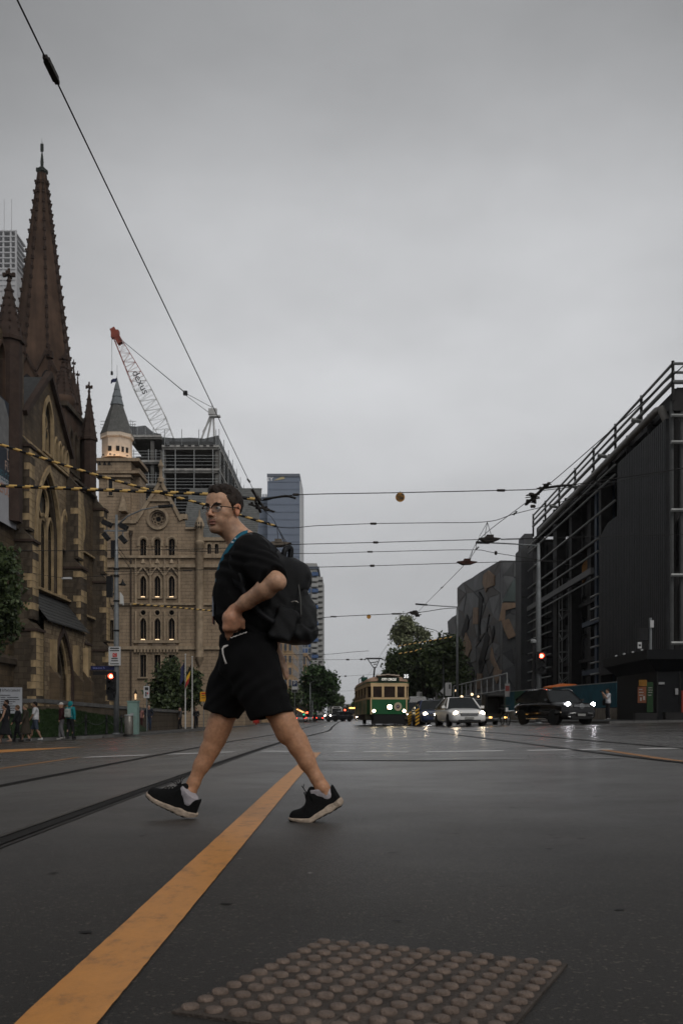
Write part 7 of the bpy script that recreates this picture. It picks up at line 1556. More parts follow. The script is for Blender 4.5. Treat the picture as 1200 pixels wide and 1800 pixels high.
box_vehicle('oncoming_bus', 'distant fawn bus with bright headlights left of the tram', 619.5, 225, 2.4, 2.9, 9, mat('fawn_bus', (0.16, 0.13, 0.09), 0.5, 0.1, 1), 'bus', M_HL, M_AMB)
car('oncoming_car', 'distant car with two bright lights beside the tram\'s rear', 632, 200, 0, 4.4, 1.75, 1.45, M_DARKC, 'sedan', M_HL, group='distant traffic')
for i, (px, py, Y, m_, lb) in enumerate(((534, 1256, 160, mat('green_signal', (0, .3, .15), 0.4, 0, emit=(0.05, 0.9, 0.5), estr=0.9), 'far green signal left of the white van'), (555, 1255, 190, MATS['green_signal'], 'far green signal right of the white van'), (606, 1248, 165, MATS['red_signal_light'], 'far red signal above the crossing car'), (606.5, 1252.5, 165, MATS['red_signal_light'], 'far lower red signal above the crossing car'), (540, 1252.5, 160, MATS['red_signal_light'], 'far red lamp beside the shop awning'))):
    p = P(px, py, Y); t = thing('far_signal', lb, 'traffic light', (p.x, p.y, gz(p.x)), 0, 'signals far down the street'); k = MB(); k.tube([(0, 0.1, 0), (0, 0.1, p.z-gz(p.x)+0.4)], 0.06, 6); k.build('post', M_SIGB, t)
    k = MB(); k.box((-0.2, -0.05, p.z-gz(p.x)-0.6), (0.2, 0.1, p.z-gz(p.x)+0.3)); k.build('housing', M_SIGB, t); k = MB(); n = 12; k.prism([(0.13*math.cos(6.2832*j/n), -0.06, p.z-gz(p.x)+0.13*math.sin(6.2832*j/n)) for j in range(n)], (0, -0.02, 0)); k.build('lens', m_, t)
for i, od in enumerate(('first', 'second', 'third', 'fourth', 'fifth', 'sixth', 'last')):
    p = P(523+i*2.2, 1247+i*1.1, 165+i*4); t = thing('awning_lamp', od+' glowing lamp from the left in the row under the far shop awning', 'lamp', p, 0, 'row of lamps under the shop awning'); k = MB(); k.cbox((0, 0, 0), (0.35, 0.2, 0.16)); k.build('glow', mat('awning_glow', (1, .6, .3), 0.5, 0, emit=(1, 0.48, 0.16), estr=2.0), t)
for px, py, w_, h_, m_, lb in ((420, 1264, 9, 9, mat('lit_poster', (0.7, .5, .4), 0.5, 0, emit=(0.9, 0.45, 0.28), estr=0.35), 'lit pinkish shop sign under the man\'s shorts'), (450, 1267, 11, 9, mat('red_crate', (0.25, 0.03, 0.02), 0.6, 0.2, 2), 'red box on the pavement under the man\'s shorts')):
    p = P(px, py, 110); t = thing('shop_sign' if px < 440 else 'red_box', lb, 'sign' if px < 440 else 'box', (p.x, p.y, gz(p.x)+0.12)); s_ = 110/F0; k = MB(); k.box((-w_/2*s_, 0, p.z-h_/2*s_-gz(p.x)-0.12), (w_/2*s_, 0.3, p.z+h_/2*s_-gz(p.x)-0.12)); k.box((-0.1, 0.05, 0), (0.1, 0.25, max(0.02, p.z-h_/2*s_-gz(p.x)-0.12))); k.build('panel', m_, t)
    k = MB(); k.box((-w_/4*s_, -0.02, p.z-h_/4*s_-gz(p.x)-0.12), (w_/4*s_, -0.002, p.z+h_/4*s_-gz(p.x)-0.12)); k.build('printed_block', M_SRED, t)

# orange tarpaulin behind the hoarding
og = thing('orange_tarpaulin', 'orange tarpaulin heap showing above the blue hoarding', 'tarpaulin', (P(988, 0, 74).x, 74, gz(16)+0.12))
smesh('sheet', lambda Q: np.minimum(smin(el(Q, (0, 0, 2.35), (1.45, 0.8, 0.2)), el(Q, (0.25, 0, 2.48), (0.8, 0.6, 0.17)), 0.2) + 0.03*wob(Q, 4.0), rbox(Q, (0, 0, 1.0), (1.3, 0.6, 1.0), 0.1)), (-1.8, -1.2, -0.1), (1.8, 1.2, 3.1), 0.07, mat('orange_tarp', (0.42, 0.11, 0.025), 0.6, 0.25, 2), og, off=(0, 0, 0))
# pedicab
pc = thing('pedicab', 'black hooded pedicab tricycle beside the blue hoarding', 'tricycle', (P(870, 0, 52).x, 52, gz(7.7)+0.004), R(8))
smesh('hood', lambda Q: smax(smax(rbox(Q, (-0.02, 0.35, 1.1), (0.52, 0.5, 0.62), 0.16), -rbox(Q, (-0.02, 0.1, 1.0), (0.44, 0.55, 0.5), 0.12), 0.03), -(Q[:, 2]-0.55), 0.03), (-0.7, -0.3, 0.3), (0.7, 1.0, 1.9), 0.03, M_PLAST, pc, off=(0, 0, 0))
k = MB(); k.box((-0.42, 0.2, 0.45), (0.42, 0.75, 0.62)); k.box((-0.42, 0.65, 0.6), (0.42, 0.78, 1.1)); k.build('seat', M_PLAST, pc)
k = MB(); k.tube([(0, 0.4, 0.4), (0.2, -0.3, 0.45), (0.28, -1.0, 0.75), (0.3, -1.25, 0.35)], 0.03, 6); k.tube([(0.28, -1.0, 0.75), (0.28, -0.95, 1.02)], 0.025, 6); k.tube([(0.02, -0.9, 1.05), (0.28, -0.95, 1.02), (0.54, -0.9, 1.05)], 0.018, 6); k.tube([(0.24, -0.3, 0.45), (0.24, -0.3, 0.85)], 0.025, 6); k.box((0.14, -0.42, 0.85), (0.34, -0.15, 0.92)); k.build('frame', M_BLACK, pc)
def spoke(loc, r):
    k = MB(); k.lathe([(r-0.03, -0.02), (r, -0.02), (r, 0.02), (r-0.03, 0.02)], (0, 0, 0), 24); k.f = [f for f in k.f if len(f) == 4]; k.mi = k.mi[:len(k.f)]; o = k.build('wheel', M_TYRE, pc); o.location = loc; o.rotation_euler = (0, R(90), 0)
    k = MB(); k.lathe([(0.04, -0.04), (0.04, 0.04)], (0, 0, 0), 10)
    for i in range(12): a = 6.2832*i/12; k.tube([(0, 0, 0), ((r-0.02)*math.cos(a), (r-0.02)*math.sin(a), 0)], 0.005, 3)
    k.build('spokes', M_RIM, o)
spoke((0.3, -1.25, 0.33), 0.33); spoke((-0.52, 0.4, 0.33), 0.33); spoke((0.5, 0.4, 0.33), 0.33)
for x, y in ((-0.3, -0.12), (0.52, -0.12)): k = MB(); k.cbox((x, y, 0.42), (0.14, 0.05, 0.07)); k.build('lamp', M_AMB, pc)
k = MB(); k.cbox((0.3, -1.02, 0.82), (0.13, 0.05, 0.2)); k.build('front_plate', M_WBOARD, pc)

# ------------------------------------------------------------------ tram
M_TG = mat('tram_green', (0.008, 0.085, 0.026), 0.4, 0.15, 2, coat=0.3); M_TC = mat('tram_cream', (0.56, 0.40, 0.22), 0.5, 0.12, 2); M_TR = mat('tram_roof', (0.34, 0.21, 0.135), 0.6, 0.2, 2); M_TGL = mat('tram_glass', (0.025, 0.015, 0.010), 0.12, 0.5, 1.5, spec=0.15); M_TW = mat('tram_white', (0.5, 0.42, 0.34), 0.6, 0.1, 2); M_TBRN = mat('tram_side_brown', (0.10, 0.062, 0.035), 0.5, 0.2, 2)
TY = 63.2+7.1; tr = thing('tram', 'green and cream heritage tram with lit headlamp and CITY CIRCLE sign', 'tram', ((681-HX)*63.2/F0-0.30, TY, gz(2.5)+0.004), R(3))
def plan(hw, k_=1.0):
    f = 1.13/1.34*hw; return [(-hw, 6.4), (-hw, -6.35), (-f, -7.1), (f, -7.1), (hw, -6.35), (hw, 6.4), (f, 7.1), (-f, 7.1)]
def band(name, m, hw, z0, z1, parent=tr): k = MB(); k.prism([(x, y, z0) for x, y in plan(hw)], (0, 0, z1-z0)); return k.build(name, m, parent)
band('lower_body', M_TG, 1.34, 0.74, 1.68); band('sill_band', M_TC, 1.37, 1.68, 1.80); band('glazing', M_TGL, 1.27, 1.80, 2.5); band('header', M_TC, 1.36, 2.5, 2.72); band('gutter', M_TG, 1.40, 2.72, 2.79)
k = MB(); st = []
for s in np.linspace(0, 1, 13):
    y = lerp(-7.18, 7.18, s); e = min(1, min(s, 1-s)/0.11); f = math.sin(e*math.pi/2); st.append((y, lerp(1.12, 1.38, f), lerp(0.06, 0.46, f)))
vs = []; n = 13
for y, w_, h_ in st:
    for j in range(n): a = math.pi*j/(n-1); vs.append((w_*math.cos(a), y, 2.79+h_*math.sin(a)**0.8))
k.add(vs, [(i*n+j, i*n+j+1, (i+1)*n+j+1, (i+1)*n+j) for i in range(len(st)-1) for j in range(n-1)]); o = k.build('roof', M_TR, tr, smooth=True); o.data.flip_normals() if o.data.polygons[20].normal.z < 0 else None
k = MB()
for i in range(5): x0 = -0.72+i*0.29; k.cbox((x0+0.145, -6.1, 3.22+0.03*(2-abs(i-2))), (0.27, 1.2, 0.06)); 
k.build('roof_boards', M_TW, tr)
# corner posts and window posts of the front
for a, b in ((-1.12, -1.0), (-0.44, -0.30), (0.40, 0.54), (1.0, 1.12)): k = MB(); k.box((a, -7.13, 1.80), (b, -7.0, 2.5)); k.build('window_post', M_TC, tr)
for a, b in ((-1.0, -0.44), (-0.30, 0.40), (0.54, 1.0)):
    k = MB(); k.box((a, -7.09, 1.80), (b, -7.06, 2.5)); w_ = k.build('windscreen_pane', M_TGL, tr)
for s_ in (-1, 1):
    k = MB(); k.box((s_*1.13-0.035, -7.15, 0.72), (s_*1.13+0.035, -7.09, 1.70)); k.build('corner_strip', M_TC, tr)
    for i in range(13):
        y = -5.9+i*0.98; k = MB(); k.box((s_*1.27, y-0.06, 1.80), (s_*1.365, y+0.06, 2.5)); k.build('side_post', M_TC if i % 3 == 0 else M_TBRN, tr)
        k = MB(); k.box((s_*1.335, y+0.06, 1.78), (s_*1.36, y+0.92, 2.0)); k.build('side_panel', M_TBRN, tr)
    for y in (-6.0, -2.2, 2.2, 6.0): k = MB(); k.box((s_*1.342, y-0.05, 0.78), (s_*1.36, y+0.05, 1.68)); k.build('side_strip', M_TC, tr)
k = MB(); k.box((-0.68, -7.19, 2.80), (0.66, -7.02, 3.08)); db = k.build('destination_box', mat('dest_green', (0.010, 0.022, 0.014), 0.4, 0.1, 3), tr)
text('lettering', 'CITY CIRCLE', 0.195, mat('dest_letter', (0.8, 0.78, 0.7), 0.5, 0, emit=(1, 0.95, 0.85), estr=0.42), db, (0, -7.196, 2.935), (R(90), 0, 0), 0.84, 0.003, bold=0.006)
k = MB(); k.box((-1.0, -7.05, 0.34), (1.0, 6.9, 0.74)); k.build('underframe', M_PLAST, tr)
k = MB(); k.box((-1.1, -7.25, 0.12), (1.1, -7.0, 0.30)); k.box((-0.95, -7.2, 0.30), (0.95, -7.08, 0.70)); k.build('lifeguard', M_PLAST, tr)
k = MB(); k.box((-1.38, -6.2, 0.42), (-1.05, -5.2, 0.72)); k.box((1.05, -6.2, 0.42), (1.38, -5.2, 0.72)); k.build('step', mat('tram_step', (0.10, 0.09, 0.06), 0.6, 0.2, 3), tr)
for y in (-5.2, -3.4, 3.4, 5.2):
    for s_ in (-1, 1): k = MB(); k.lathe([(0.34, -0.06), (0.40, -0.05), (0.40, 0.03), (0.34, 0.05)], (0, 0, 0), 18); o = k.build('wheel', M_TYRE, tr); o.location = (s_*0.75, y, 0.40); o.rotation_euler = (0, R(90), 0)
M_TL = mat('tram_lamp', (1, 0.9, 0.7), 0.3, 0, emit=(1.0, 0.80, 0.50), estr=22.0)
for x, z, r_ in ((0.05, 1.19, 0.15), (-0.95, 0.94, 0.095), (0.97, 0.95, 0.095)):
    k = MB(); k.lathe([(r_*1.12, 0), (r_*1.12, 0.1), (r_*0.95, 0.12)], (0, 0, 0), 18); o = k.build('headlamp', M_CHR, tr); o.location = (x, -7.1, z); o.rotation_euler = (R(90), 0, 0)
    k = MB(); k.lathe([(r_*0.98, 0.121), (r_*0.6, 0.14), (0.01, 0.145)], (0, 0, 0), 18); k.build('bulb', M_TL, o, smooth=True)
k = MB(); n = 24; k.ring([(0.58+0.25*math.cos(6.2832*i/n), -7.105, 1.22+0.27*math.sin(6.2832*i/n)) for i in range(n)], [(0.58+0.12*math.cos(6.2832*i/n), -7.105, 1.22+0.13*math.sin(6.2832*i/n)) for i in range(n)], (0, -0.03, 0)); bd = k.build('round_badge', mat('badge_cream', (0.42, 0.36, 0.25), 0.5, 0.15, 6), tr)
k = MB(); k.prism([(0.58+0.12*math.cos(6.2832*i/n), -7.105, 1.22+0.13*math.sin(6.2832*i/n)) for i in range(n)], (0, -0.02, 0)); k.build('badge_centre', mat('badge_dark', (0.04, 0.012, 0.02), 0.5, 0, 6), bd); text('lettering', '35', 0.14, mat('badge_letter', (0.5, 0.5, 0.6), 0.5, 0), bd, (0.58, -7.13, 1.22), (R(90), 0, 0))
rn = MB(); rn.box((0.94, -6.75, 2.98), (1.36, -6.70, 3.32)); rn = rn.build('route_number_box', M_PLAST, tr); text('lettering', '35', 0.31, mat('route_letter', (0.85, 0.85, 0.85), 0.5, 0, emit=(1, 1, 1), estr=0.5), rn, (1.15, -6.765, 3.15), (R(90), 0, 0), 1.0, bold=0.012)
k = MB(); k.box((-1.45, -3.0, 2.95), (-1.05, -2.95, 3.25)); k.build('roof_sign', mat('roof_sign_green', (0.01, 0.05, 0.035), 0.5, 0.1, 2), tr); k = MB()
for y in (-2.9, -0.5, 2): k.bar((-1.3, y, 2.8), (-1.3, y, 3.35), 0.04)
k.bar((-1.3, -2.9, 3.35), (-1.3, 2, 3.3), 0.04); k.build('roof_frame', M_BLACK, tr)
k = MB(); py_ = 0.6; ox = -0.28
k.bar((-0.5, py_-0.5, 3.26), (0.5, py_-0.5, 3.26), 0.08); k.bar((-0.35, py_-0.9, 3.28), (-0.35, py_+0.9, 3.28), 0.08); k.tube([(ox-0.05, py_+0.4, 3.25), (ox, py_, 4.1)], 0.06, 8)
for a, b in (((-0.1, 4.1), (-0.52, 4.72)), ((0.1, 4.1), (0.36, 4.72)), ((-0.13, 4.1), (0.13, 4.1)), ((-0.1, 4.32), (0.12, 4.32)), ((-0.3, 4.42), (0.22, 4.5))): k.tube([(ox+a[0], py_, a[1]), (ox+b[0], py_, b[1])], 0.034, 6)
k.tube([(ox-0.75, py_, 4.62), (ox-0.58, py_, 4.74), (ox+0.46, py_, 4.74), (ox+0.62, py_, 4.62)], 0.05, 6); k.build('pantograph', M_BLACK, tr)
# ------------------------------------------------------------------ people in the distance
def skin_mat(name, c):
    return mat(name, c, 0.55, 0.12, 14, spec=0.4)
SK = {'a': skin_mat('skin_light', (0.33, 0.19, 0.125)), 'b': skin_mat('skin_tan', (0.20, 0.11, 0.07)), 'c': skin_mat('skin_brown', (0.08, 0.045, 0.03))}
def cloth(name, c, v=0.25): return mat(name, c, 0.85, v, 9)
def walker(label, px, Y, rz, H, top, bottom, hair, skin='a', stride=0.18, arms='walk', bot='trousers', hat=None, pack=None, shoes=(0.02, 0.02, 0.02), group=None, X=None, dz=0.12, hood=None, bag=None):
    x = (px-HX)*Y/F0 if X is None else X; t = thing('person', label, 'person', (x, Y, gz(x)+dz), rz, group); s = H/1.75; S_ = lambda *p: A(*p)*s
    hipz, kn = 0.93, 0.5; fy, by = -stride, stride         # facing -y
    L_ = {}
    for sd, fo in ((-1, fy), (1, by)):
        hip = S_(sd*0.085, 0, hipz); foot = S_(sd*0.09, fo*1.35, 0.09+(0.05 if fo > 0 else 0)); knee = S_(sd*0.09, fo*0.6-0.05*(1 if fo > 0 else 0.6), kn+0.01); L_[sd] = (hip, knee, foot)
    sh = {sd: S_(sd*0.175, 0.0, 1.43) for sd in (-1, 1)}; AR = {}
    for sd in (-1, 1):
        sw = (0.16 if sd < 0 else -0.16)*(stride/0.18)
        if arms == 'walk': AR[sd] = (sh[sd], S_(sd*0.24, sw*0.5, 1.16), S_(sd*0.24, sw-0.06, 0.93))
        elif arms == 'photo': AR[sd] = (sh[sd], S_(sd*0.21, -0.16, 1.22), S_(sd*0.07, -0.30, 1.50))
        else: AR[sd] = (sh[sd], S_(sd*0.25, 0.05, 1.17), S_(sd*0.18, -0.12, 1.0))
    hd = S_(0, -0.03, 1.62)
    def limbs(Q):
        d = el(Q, hd, (0.078*s, 0.10*s, 0.118*s)); d = smin(d, rc(Q, S_(0, 0.01, 1.42), hd-S_(0, 0, 0.06), 0.055*s, 0.05*s), 0.03); d = smin(d, el(Q, hd+S_(0, -0.095, -0.02), (0.014*s, 0.022*s, 0.025*s)), 0.015); d = smin(d, el(Q, hd+S_(0, -0.06, -0.085), (0.04*s, 0.045*s, 0.04*s)), 0.03)
        for sd in (-1, 1): d = np.minimum(d, el(Q, hd+S_(sd*0.08, 0.01, 0), (0.012*s, 0.022*s, 0.03*s)))
        d = smin(d, rc(Q, S_(0, 0, 0.97), S_(0, 0, 1.36), 0.115*s, 0.12*s), 0.05)
        for sd in (-1, 1):
            h_, k_, f_ = L_[sd]; d = smin(d, chain(Q, [h_, k_, f_], [0.078*s, 0.052*s, 0.036*s]), 0.03); d = smin(d, el(Q, (k_*0.6+f_*0.4)+S_(0, 0.022, 0), (0.045*s, 0.05*s, 0.1*s)), 0.03)
            a, e, w_ = AR[sd]; d = smin(d, chain(Q, [a, e, w_], [0.05*s, 0.038*s, 0.027*s]), 0.025); dirv = (w_-e)/np.linalg.norm(w_-e); hc = w_+dirv*0.05*s; d = smin(d, el(Q, hc, (0.022*s, 0.034*s, 0.045*s)), 0.015)
            for fi in range(4): d = np.minimum(d, rc(Q, hc+dirv*0.03*s+S_(0, (fi-1.5)*0.017, 0), hc+dirv*(0.09-0.008*abs(fi-1.5))*s+S_(0, (fi-1.5)*0.016-0.01, 0), 0.0095*s, 0.007*s))
            d = np.minimum(d, rc(Q, hc+S_(0, -0.03, 0.01), hc+dirv*0.045*s+S_(0, -0.048, 0), 0.01*s, 0.008*s))
        return d
    lo, hi = S_(-0.5, -0.6, -0.05), S_(0.5, 0.6, 1.85); h_ = 0.016
    smesh('body', limbs, lo, hi, h_, SK[skin], t, off=(0, 0, 0))
    def topf(Q):
        d = rc(Q, S_(0, 0, 0.99), S_(0, 0, 1.34), 0.135*s, 0.138*s); d = smin(d, rc(Q, S_(-0.13, 0, 1.40), S_(0.13, 0, 1.40), 0.085*s, 0.085*s), 0.08)
        q = Q.copy(); q[:, 0] *= 0.86; d = smin(d, el(q, S_(0, 0.0, 1.0), (0.165*s, 0.125*s, 0.16*s)), 0.05)
        for sd in (-1, 1):
            a, e, w_ = AR[sd]; end = e*0.7+a*0.3 if top[1] == 'short' else w_*0.9+e*0.1
            d = smin(d, chain(Q, [a, e*0.75+a*0.25] if top[1] == 'short' else [a, e, end], [0.072*s, 0.062*s] if top[1] == 'short' else [0.075*s, 0.062*s, 0.05*s]), 0.03) if top[1] != 'none' else d
        if bot == 'dress':
            zz = np.clip((1.05*s-Q[:, 2])/(0.62*s), 0, 1); r_ = (0.13+0.14*zz)*s; d = smin(d, smax(np.sqrt(Q[:, 0]**2+(Q[:, 1]*1.05)**2)-r_-0.01*np.sin(np.arctan2(Q[:, 1], Q[:, 0])*7)*zz, np.maximum(Q[:, 2]-1.05*s, 0.36*s-Q[:, 2]), 0.03)*0.9, 0.04)
        d = smax(d, -el(Q, hd-S_(0, 0.0, 0.13), (0.075*s, 0.08*s, 0.09*s)), 0.01)
        return d + 0.006*wob(Q, 14.0/s, px)
    smesh('top' if bot != 'dress' else 'dress', topf, lo, hi, h_, cloth('cloth_%d_%d_%d' % tuple(int(c*1000) for c in top[0]), top[0]), t, off=(0, 0, 0))
    if bot != 'dress':
        def botf(Q):
            d = el(Q, S_(0, 0, 0.95), (0.165*s, 0.135*s, 0.12*s))
            for sd in (-1, 1):
                hp, k_, f_ = L_[sd]
                d = smin(d, chain(Q, [hp, k_] if bot == 'shorts' else [hp, k_, f_*0.97+k_*0.03], [0.098*s, 0.085*s] if bot == 'shorts' else [0.095*s, 0.07*s, 0.058*s]), 0.03)
                if bot == 'shorts': pass
            if bot == 'shorts': d = smax(d, 0.53*s-Q[:, 2], 0.01)
            return smax(d, Q[:, 2]-1.03*s, 0.02) + 0.005*wob(Q, 16.0/s, px+1)
        smesh('shorts' if bot == 'shorts' else 'trousers', botf, lo, hi, h_, cloth('cloth_%d_%d_%d' % tuple(int(c*1000) for c in bottom), bottom), t, off=(0, 0, 0))
    def shoef(Q):
        d = None
        for sd in (-1, 1):
            f_ = L_[sd][2]; e = smin(rc(Q, f_+S_(0, 0.03, -0.045), f_+S_(0, -0.13, -0.055), 0.042*s, 0.035*s), rc(Q, f_+S_(0, 0.02, 0), f_+S_(0, 0, -0.04), 0.04*s, 0.045*s), 0.03); d = e if d is None else np.minimum(d, e)
        return smax(d, 0.002-Q[:, 2], 0.005)
    smesh('shoes', shoef, lo, S_(0.5, 0.6, 0.3), 0.012, cloth('shoe_%d_%d' % (int(shoes[0]*1000), int(shoes[1]*1000)), shoes), t, off=(0, 0, 0))
    hm = hat if hat else hair
    def hairf(Q):
        d = el(Q, hd+S_(0, 0.012, 0.012), (0.09*s, 0.11*s, 0.122*s))
        if hood: d = smin(d, el(Q, hd+S_(0, 0.02, -0.03), (0.115*s, 0.125*s, 0.16*s)), 0.05)
        return smax(d, (-(Q[:, 1]-hd[1]) - 0.045*s) - 1.1*(Q[:, 2]-hd[2]-0.03*s), 0.012) if not hat else smax(d, hd[2]+0.02*s-Q[:, 2], 0.01)
    smesh('hood' if hood else ('cap' if hat else 'hair'), hairf, hd-S_(0.16, 0.2, 0.25), hd+S_(0.16, 0.22, 0.2), 0.012, cloth('hair_%d_%d' % (int(hm[0]*1000), int(hm[2]*1000)), hm), t, off=(0, 0, 0))
    if hat: k = MB(); c = hd+S_(0, -0.13, 0.03); k.cbox(c, (0.13*s, 0.1*s, 0.012)); k.build('cap_peak', cloth('hair_%d_%d' % (int(hm[0]*1000), int(hm[2]*1000)), hm), t)
    if pack:
        b = thing('rucksack', pack[1], 'backpack', t.location, rz); smesh('pouch', lambda Q: smin(rbox(Q, S_(0, 0.2, 1.2), (0.15*s, 0.085*s, 0.21*s), 0.07), rbox(Q, S_(0, 0.28, 1.12), (0.11*s, 0.04*s, 0.1*s), 0.035), 0.02), S_(-0.3, 0, 0.9), S_(0.3, 0.42, 1.5), 0.012, cloth('pack_%d' % int(pack[0][0]*1000), pack[0]), b, off=(0, 0, 0))
        k = MB()
        for sd in (-1, 1): k.tube([S_(sd*0.1, 0.15, 1.38), S_(sd*0.11, 0.0, 1.5), S_(sd*0.11, -0.13, 1.38), S_(sd*0.13, -0.08, 1.12), S_(sd*0.14, 0.13, 1.05)], 0.018, 6)
        k.build('strap', cloth('pack_%d' % int(pack[0][0]*1000), pack[0]), b, smooth=True)
    if bag:
        b = thing('shoulder_bag', bag, 'bag', t.location, rz); smesh('pouch', lambda Q: rbox(Q, S_(-0.2, -0.1, 0.98), (0.06*s, 0.15*s, 0.16*s), 0.05), S_(-0.35, -0.35, 0.75), S_(-0.05, 0.15, 1.25), 0.012, M_PLAST, b, off=(0, 0, 0)); k = MB(); k.tube([S_(-0.2, -0.1, 1.14), S_(-0.15, -0.15, 1.3), S_(0.08, -0.08, 1.5)], 0.012, 6); k.build('strap', M_PLAST, b)
    if arms == 'photo':
        b = thing('camera_in_hand', 'black camera held to the eye of the person in white', 'camera', t.location, rz); k = MB(); k.cbox(S_(0, -0.33, 1.60), (0.13, 0.06, 0.085)); k.build('body', M_PLAST, b); k = MB(); k.tube([S_(0, -0.36, 1.60), S_(0, -0.45, 1.60)], 0.035, 12); k.build('lens', M_PLAST, b, smooth=True)
    return t
G1 = 'people walking past the lawn'; G2 = 'people before the pale stone building'
DK = (0.012, 0.012, 0.014)
walker('person in white shirt and denim shorts walking left past the lawn', 63, 43.5, R(-80), 1.74, ((0.42, 0.42, 0.43), 'short'), (0.035, 0.045, 0.065), (0.01, 0.008, 0.007), 'b', 0.19, bot='shorts', shoes=(0.4, 0.4, 0.4), group=G1, dz=0.004)
walker('person in long dark brown dress walking just left of the white shirt', 46, 43.0, R(-75), 1.62, ((0.035, 0.028, 0.02), 'long'), DK, (0.16, 0.12, 0.07), 'a', 0.12, bot='dress', group=G1, dz=0.004)
walker('person in black top with fair hair before the notice board', 32, 44.2, R(-85), 1.64, (DK, 'long'), DK, (0.10, 0.06, 0.035), 'a', 0.14, group=G1, dz=0.004)
walker('tall person in black with short dark hair before the notice board', 13, 45.6, R(-60), 1.80, (DK, 'long'), DK, (0.015, 0.01, 0.008), 'b', 0.12, group=G1, dz=0.13)
walker('person in sleeveless black dress walking at the left edge', 10, 42.2, R(-80), 1.66, (DK, 'none'), DK, (0.02, 0.013, 0.01), 'a', 0.17, bot='dress', shoes=(0.25, 0.16, 0.12), group=G1, dz=0.004)
walker('person in black cut by the left edge of the picture', -4, 43.6, R(-80), 1.70, (DK, 'long'), DK, (0.02, 0.015, 0.01), 'a', 0.1, group=G1, dz=0.004)
walker('person in white cap, dark jacket with red collar and grey trousers', 109, 45.0, R(-70), 1.70, ((0.03, 0.008, 0.010), 'long'), (0.15, 0.145, 0.15), (0.3, 0.28, 0.26), 'a', 0.06, hat=(0.38, 0.36, 0.34), shoes=(0.38, 0.36, 0.34), group=G1, dz=0.004)
walker('person in hooded teal jacket seen from behind', 124, 44.6, R(160), 1.72, ((0.008, 0.14, 0.155), 'long'), DK, (0.008, 0.14, 0.155), 'a', 0.08, hood=True, pack=((0.22, 0.24, 0.22), 'pale grey backpack worn over the teal jacket'), group=G1, dz=0.004)
walker('person in dark navy jacket standing under the white parking sign', 262, 66, R(10), 1.76, ((0.014, 0.016, 0.024), 'long'), (0.022, 0.03, 0.05), (0.16, 0.13, 0.11), 'a', 0.04, 'rest', group=G2)
walker('person in red and white top beside the mint cabinet', 247, 67, R(30), 1.68, ((0.20, 0.10, 0.09), 'short'), (0.05, 0.02, 0.02), (0.1, 0.06, 0.04), 'a', 0.05, 'rest', group=G2)
walker('seated looking dark figure left of the pink scarf', 301, 80, R(20), 1.45, (DK, 'long'), DK, (0.05, 0.03, 0.02), 'a', 0.05, 'rest', group=G2) and None
walker('person in grey coat with pink scarf near the flagpoles', 317, 80, R(-70), 1.72, ((0.06, 0.055, 0.055), 'long'), DK, (0.22, 0.14, 0.13), 'a', 0.07, group=G2)
walker('person in black below the second flagpole', 345, 82, R(0), 1.7, (DK, 'long'), DK, (0.02, 0.015, 0.01), 'a', 0.05, 'rest', group=G2)
walker('person in white shirt and black trousers photographing beside the hoarding', 1068, 53.4, R(-85), 1.72, ((0.44, 0.44, 0.46), 'short'), DK, (0.012, 0.01, 0.009), 'a', 0.03, 'photo', bag='black shoulder bag of the person photographing', shoes=(0.2, 0.2, 0.2), dz=0.13)
# ------------------------------------------------------------------ the man striding across the foreground
MY = 5.2
def M(px, py, dy=0.0): return np.array(P(px, py, MY+dy), dtype=np.float32)
man = thing('person', 'bespectacled person in black T-shirt and black shorts striding across the foreground', 'person', (M(440, 1440)[0], MY, 0.0))
# skin: warm tone, stubble and lips as colour of their own
def skin2():
    m = bpy.data.materials.new('man_skin'); m.use_nodes = True; n = m.node_tree.nodes; l = m.node_tree.links; b = n['Principled BSDF']
    a = n.new('ShaderNodeVertexColor'); a.layer_name = 'tint'; t = n.new('ShaderNodeTexCoord'); z = n.new('ShaderNodeTexNoise'); z.inputs['Scale'].default_value = 60; z.inputs['Detail'].default_value = 8
    l.new(t.outputs['Object'], z.inputs['Vector']); mr_ = n.new('ShaderNodeMapRange'); mr_.inputs['From Min'].default_value = 0.3; mr_.inputs['From Max'].default_value = 0.7; mr_.inputs['To Min'].default_value = 0.82; mr_.inputs['To Max'].default_value = 1.14; l.new(z.outputs[0], mr_.inputs[0])
    mx = n.new('ShaderNodeMix'); mx.data_type = 'RGBA'; mx.blend_type = 'MULTIPLY'; mx.inputs[0].default_value = 1; l.new(a.outputs[0], mx.inputs[6]); l.new(mr_.outputs[0], mx.inputs[7]); l.new(mx.outputs[2], b.inputs['Base Color'])
    b.inputs['Roughness'].default_value = 0.48; b.inputs['Specular IOR Level'].default_value = 0.3; b.inputs['Subsurface Weight'].default_value = 0.12; b.inputs['Subsurface Radius'].default_value = (0.012, 0.005, 0.003); b.inputs['Subsurface Scale'].default_value = 0.5
    z2 = n.new('ShaderNodeTexNoise'); z2.inputs['Scale'].default_value = 260; l.new(t.outputs['Object'], z2.inputs['Vector']); bp = n.new('ShaderNodeBump'); bp.inputs['Distance'].default_value = 0.0012; bp.inputs['Strength'].default_value = 0.5; l.new(z2.outputs[0], bp.inputs['Height']); l.new(bp.outputs[0], b.inputs['Normal'])
    return m
M_SKIN = skin2()
